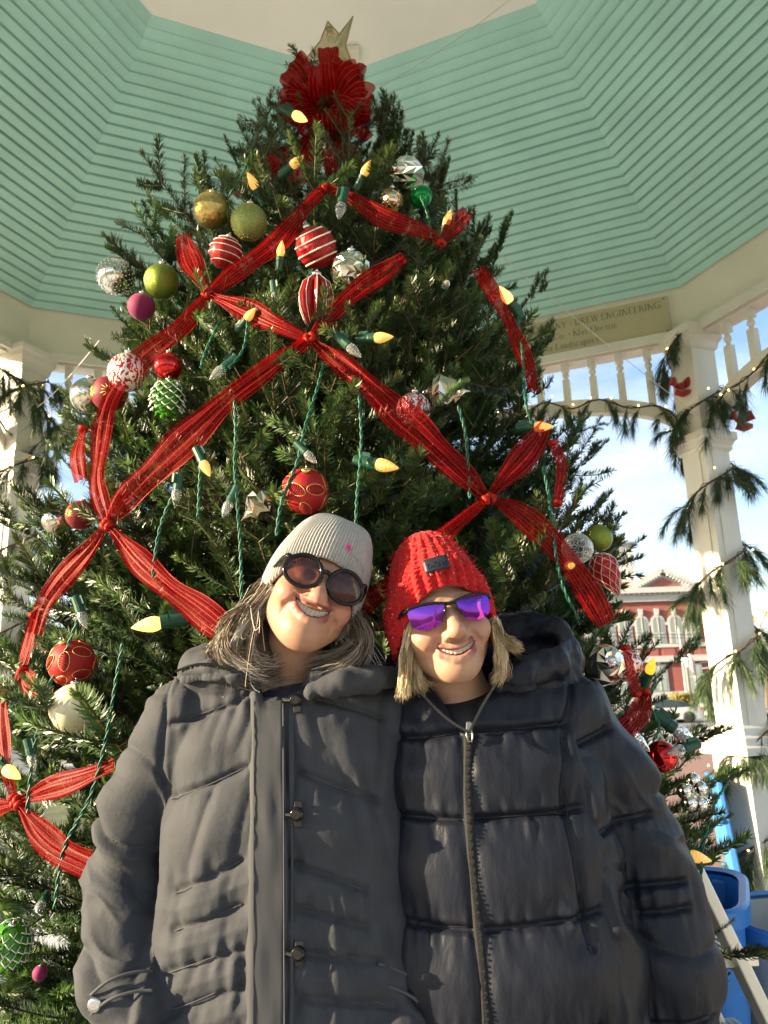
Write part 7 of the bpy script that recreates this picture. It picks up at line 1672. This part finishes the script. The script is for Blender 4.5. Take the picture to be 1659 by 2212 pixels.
isarm = np.clip((x-np.array([np.interp(q, [1.0, 1.2, 1.35, 1.45], [P(1318, 2100, 1.3)[0], P(1290, 1850, 1.3)[0], P(1248, 1640, 1.3)[0], P(1250, 1500, 1.3)[0]]) for q in z]))/.008, 0, 1)
D1, D2 = seamset(seamsR), seamset(sleeve); d3, _ = poly_dist(x, z, side_); fr_m = (Nn[:, 1] < .25)*(z < 1.455)
D = D1*(1-isarm)+D2*isarm
gat = lat_noise(np.stack([x*95, y*30, z*18], 1), 21); gat2 = lat_noise(np.stack([x*34, y*34, z*26], 1), 22); big = lat_noise(np.stack([x*8, y*8, z*8], 1), 23); dia = lat_noise(np.stack([(x+z)*26, y*15, (x-z)*9], 1), 24)
disp = fr_m*(-.011*np.exp(-(D/.0055)**2) + .010*(1-np.exp(-(D/.045)**2)) + .0050*gat*np.exp(-(D/.032)**2)*np.clip(D/.004, 0, 1)) + .0012*gat2*fr_m + .003*big + .0018*dia*fr_m
disp -= .009*np.exp(-(d3/.006)**2)*fr_m*(1-isarm) - .003*gat2*np.exp(-(d3/.04)**2)
za_ = z + (x-.4)*.45; rid = 1-np.abs(lat_noise(np.stack([x*8, y*9, za_*24+1.8*lat_noise(np.stack([x*11, y*11, z*9], 1), 28)], 1), 27))
disp += isarm*np.interp(z, [1.0, 1.08, 1.16, 1.26, 1.35], [.35, .8, 1, .8, .2])*.006*(rid**4-.3) + isarm*np.interp(z, [1.0, 1.08, 1.16, 1.26, 1.35], [.3, .8, 1, .8, .2])*.012*(np.abs(lat_noise(np.stack([x*4, y*5, za_*21+1.5*lat_noise(np.stack([x*9, y*9, z*12], 1), 48)], 1), 47))*1.7-.55)
disp += (z > 1.45)*(.0045*lat_noise(np.stack([x*42, y*42, z*20], 1), 31)+.003*lat_noise(np.stack([x*80, y*80, z*60], 1), 32))
zl_ = px_line([(1012, 1582), (1010, 1695), (1017, 1833), (1030, 1971), (1047, 2155), (1053, 2260)], 1.27); dz_, _ = poly_dist(x, z, zl_); disp -= fr_m*(.006*np.exp(-(dz_/.014)**2)); disp *= 1-.75*np.exp(-(dz_/.010)**2)*fr_m
V = V+Nn*disp[:, None]; obj('jacket', V-np.array(loc2), Q, M_puff, bp, True)
def fr2(u, v, off=.0):
    yy = 1.27
    for _ in range(4):
        p = P(u, v, yy); q = c2.front(p[0], p[2]); yy = q if q is not None else yy
    return Vector(P(u, v, yy-off))-loc2
zc = [(1012, 1584), (1010, 1695), (1017, 1833), (1030, 1971), (1047, 2155), (1053, 2265)]
strip('zip_tape', [(u-11, v) for u, v in zc], [(u+11, v) for u, v in zc], .003, M_tape, n=6, fr=fr2, par=bp, sub=8)
mb = MB(); zz_ = smooth_path([np.array(q, float) for q in zc], 30)
for i, q in enumerate(zz_[::2]):
    c = fr2(q[0]+(2.2 if i % 2 else -2.2), q[1], .0055); mb.box(c, (.0052, .003, .0022))
tag(mb.build('zip_teeth', M_zt, bp), kind='stuff')
for e0, e1 in (((906, 1492), (1010, 1580)), ((1078, 1468), (1014, 1580))):
    mb = MB()
    for i in range(36):
        t_ = i/35; u, v = e0[0]+(e1[0]-e0[0])*t_, e0[1]+(e1[1]-e0[1])*t_+10*math.sin(t_*3.14)*(1 if e0[0] < 1000 else -.6); yy = 1.285-.02*t_; mb.box(Vector(P(u, v, yy))-loc2, (.0040, .003, .0026), Matrix.Rotation(math.radians(-40 if e0[0] < 1000 else 50), 3, 'Y'))
    tag(mb.build('zip_teeth', M_zt, bp), kind='stuff')
for sm_ in ([(868, 1597), (920, 1594), (996, 1583)], [(1028, 1580), (1120, 1574), (1226, 1563)], [(868, 1769), (998, 1772)], [(1026, 1768), (1120, 1762), (1216, 1756)], [(878, 1999), (1016, 2003)], [(1044, 2002), (1150, 1994), (1255, 1981)], [(1234, 1570), (1225, 1620), (1222, 1705), (1230, 1800), (1240, 1860), (1258, 1965)], [(1292, 1790), (1340, 1775), (1400, 1764)], [(1365, 1921), (1420, 1912), (1468, 1911)]):
    mb = MB(); mb.tube(sm3([fr2(q[0], q[1], -.0085) for q in smooth_path([np.array(a, float) for a in sm_], 10)]), .0009, 4); mb.build('seam', M_tape, bp, smooth=True)
pl = empty('zip_puller', fr2(1013, 1574, .010), parent=bp)
mb = MB(); mb.box((0, 0, .004), (.011, .006, .014), taper=.75); o = mb.build('slider', M_pull, pl); bevel(o, .0015)
mb = MB(); mb.tube([(-.004, -.004, -.001), (-.005, -.005, -.012), (-.003, -.005, -.020), (.003, -.005, -.020), (.005, -.005, -.012), (.004, -.004, -.001)], .0015, 6); mb.build('tab', M_pull, pl, smooth=True)
pz = [(1273, 2045), (1288, 2080), (1300, 2120), (1312, 2165), (1320, 2212), (1325, 2260)]; strip('pocket_zip', [(u-7, v) for u, v in pz], [(u+5, v) for u, v in pz], .004, M_tape, n=4, fr=fr2, par=bp)
sf = Field((-.06, 1.26, 1.26), (.30, 1.52, 1.50), .005); cc = P(1003, 1520, 1.39); sf.ell((cc[0]+.01, 1.41, 1.375), (.105, .088, .088), .001); Vs, Qs = sf.mesh(); obj('shirt', Vs-np.array(loc2), Qs, M_lin, bp, True)
legs(bp, cxr(.6), 1.40, M_jean)
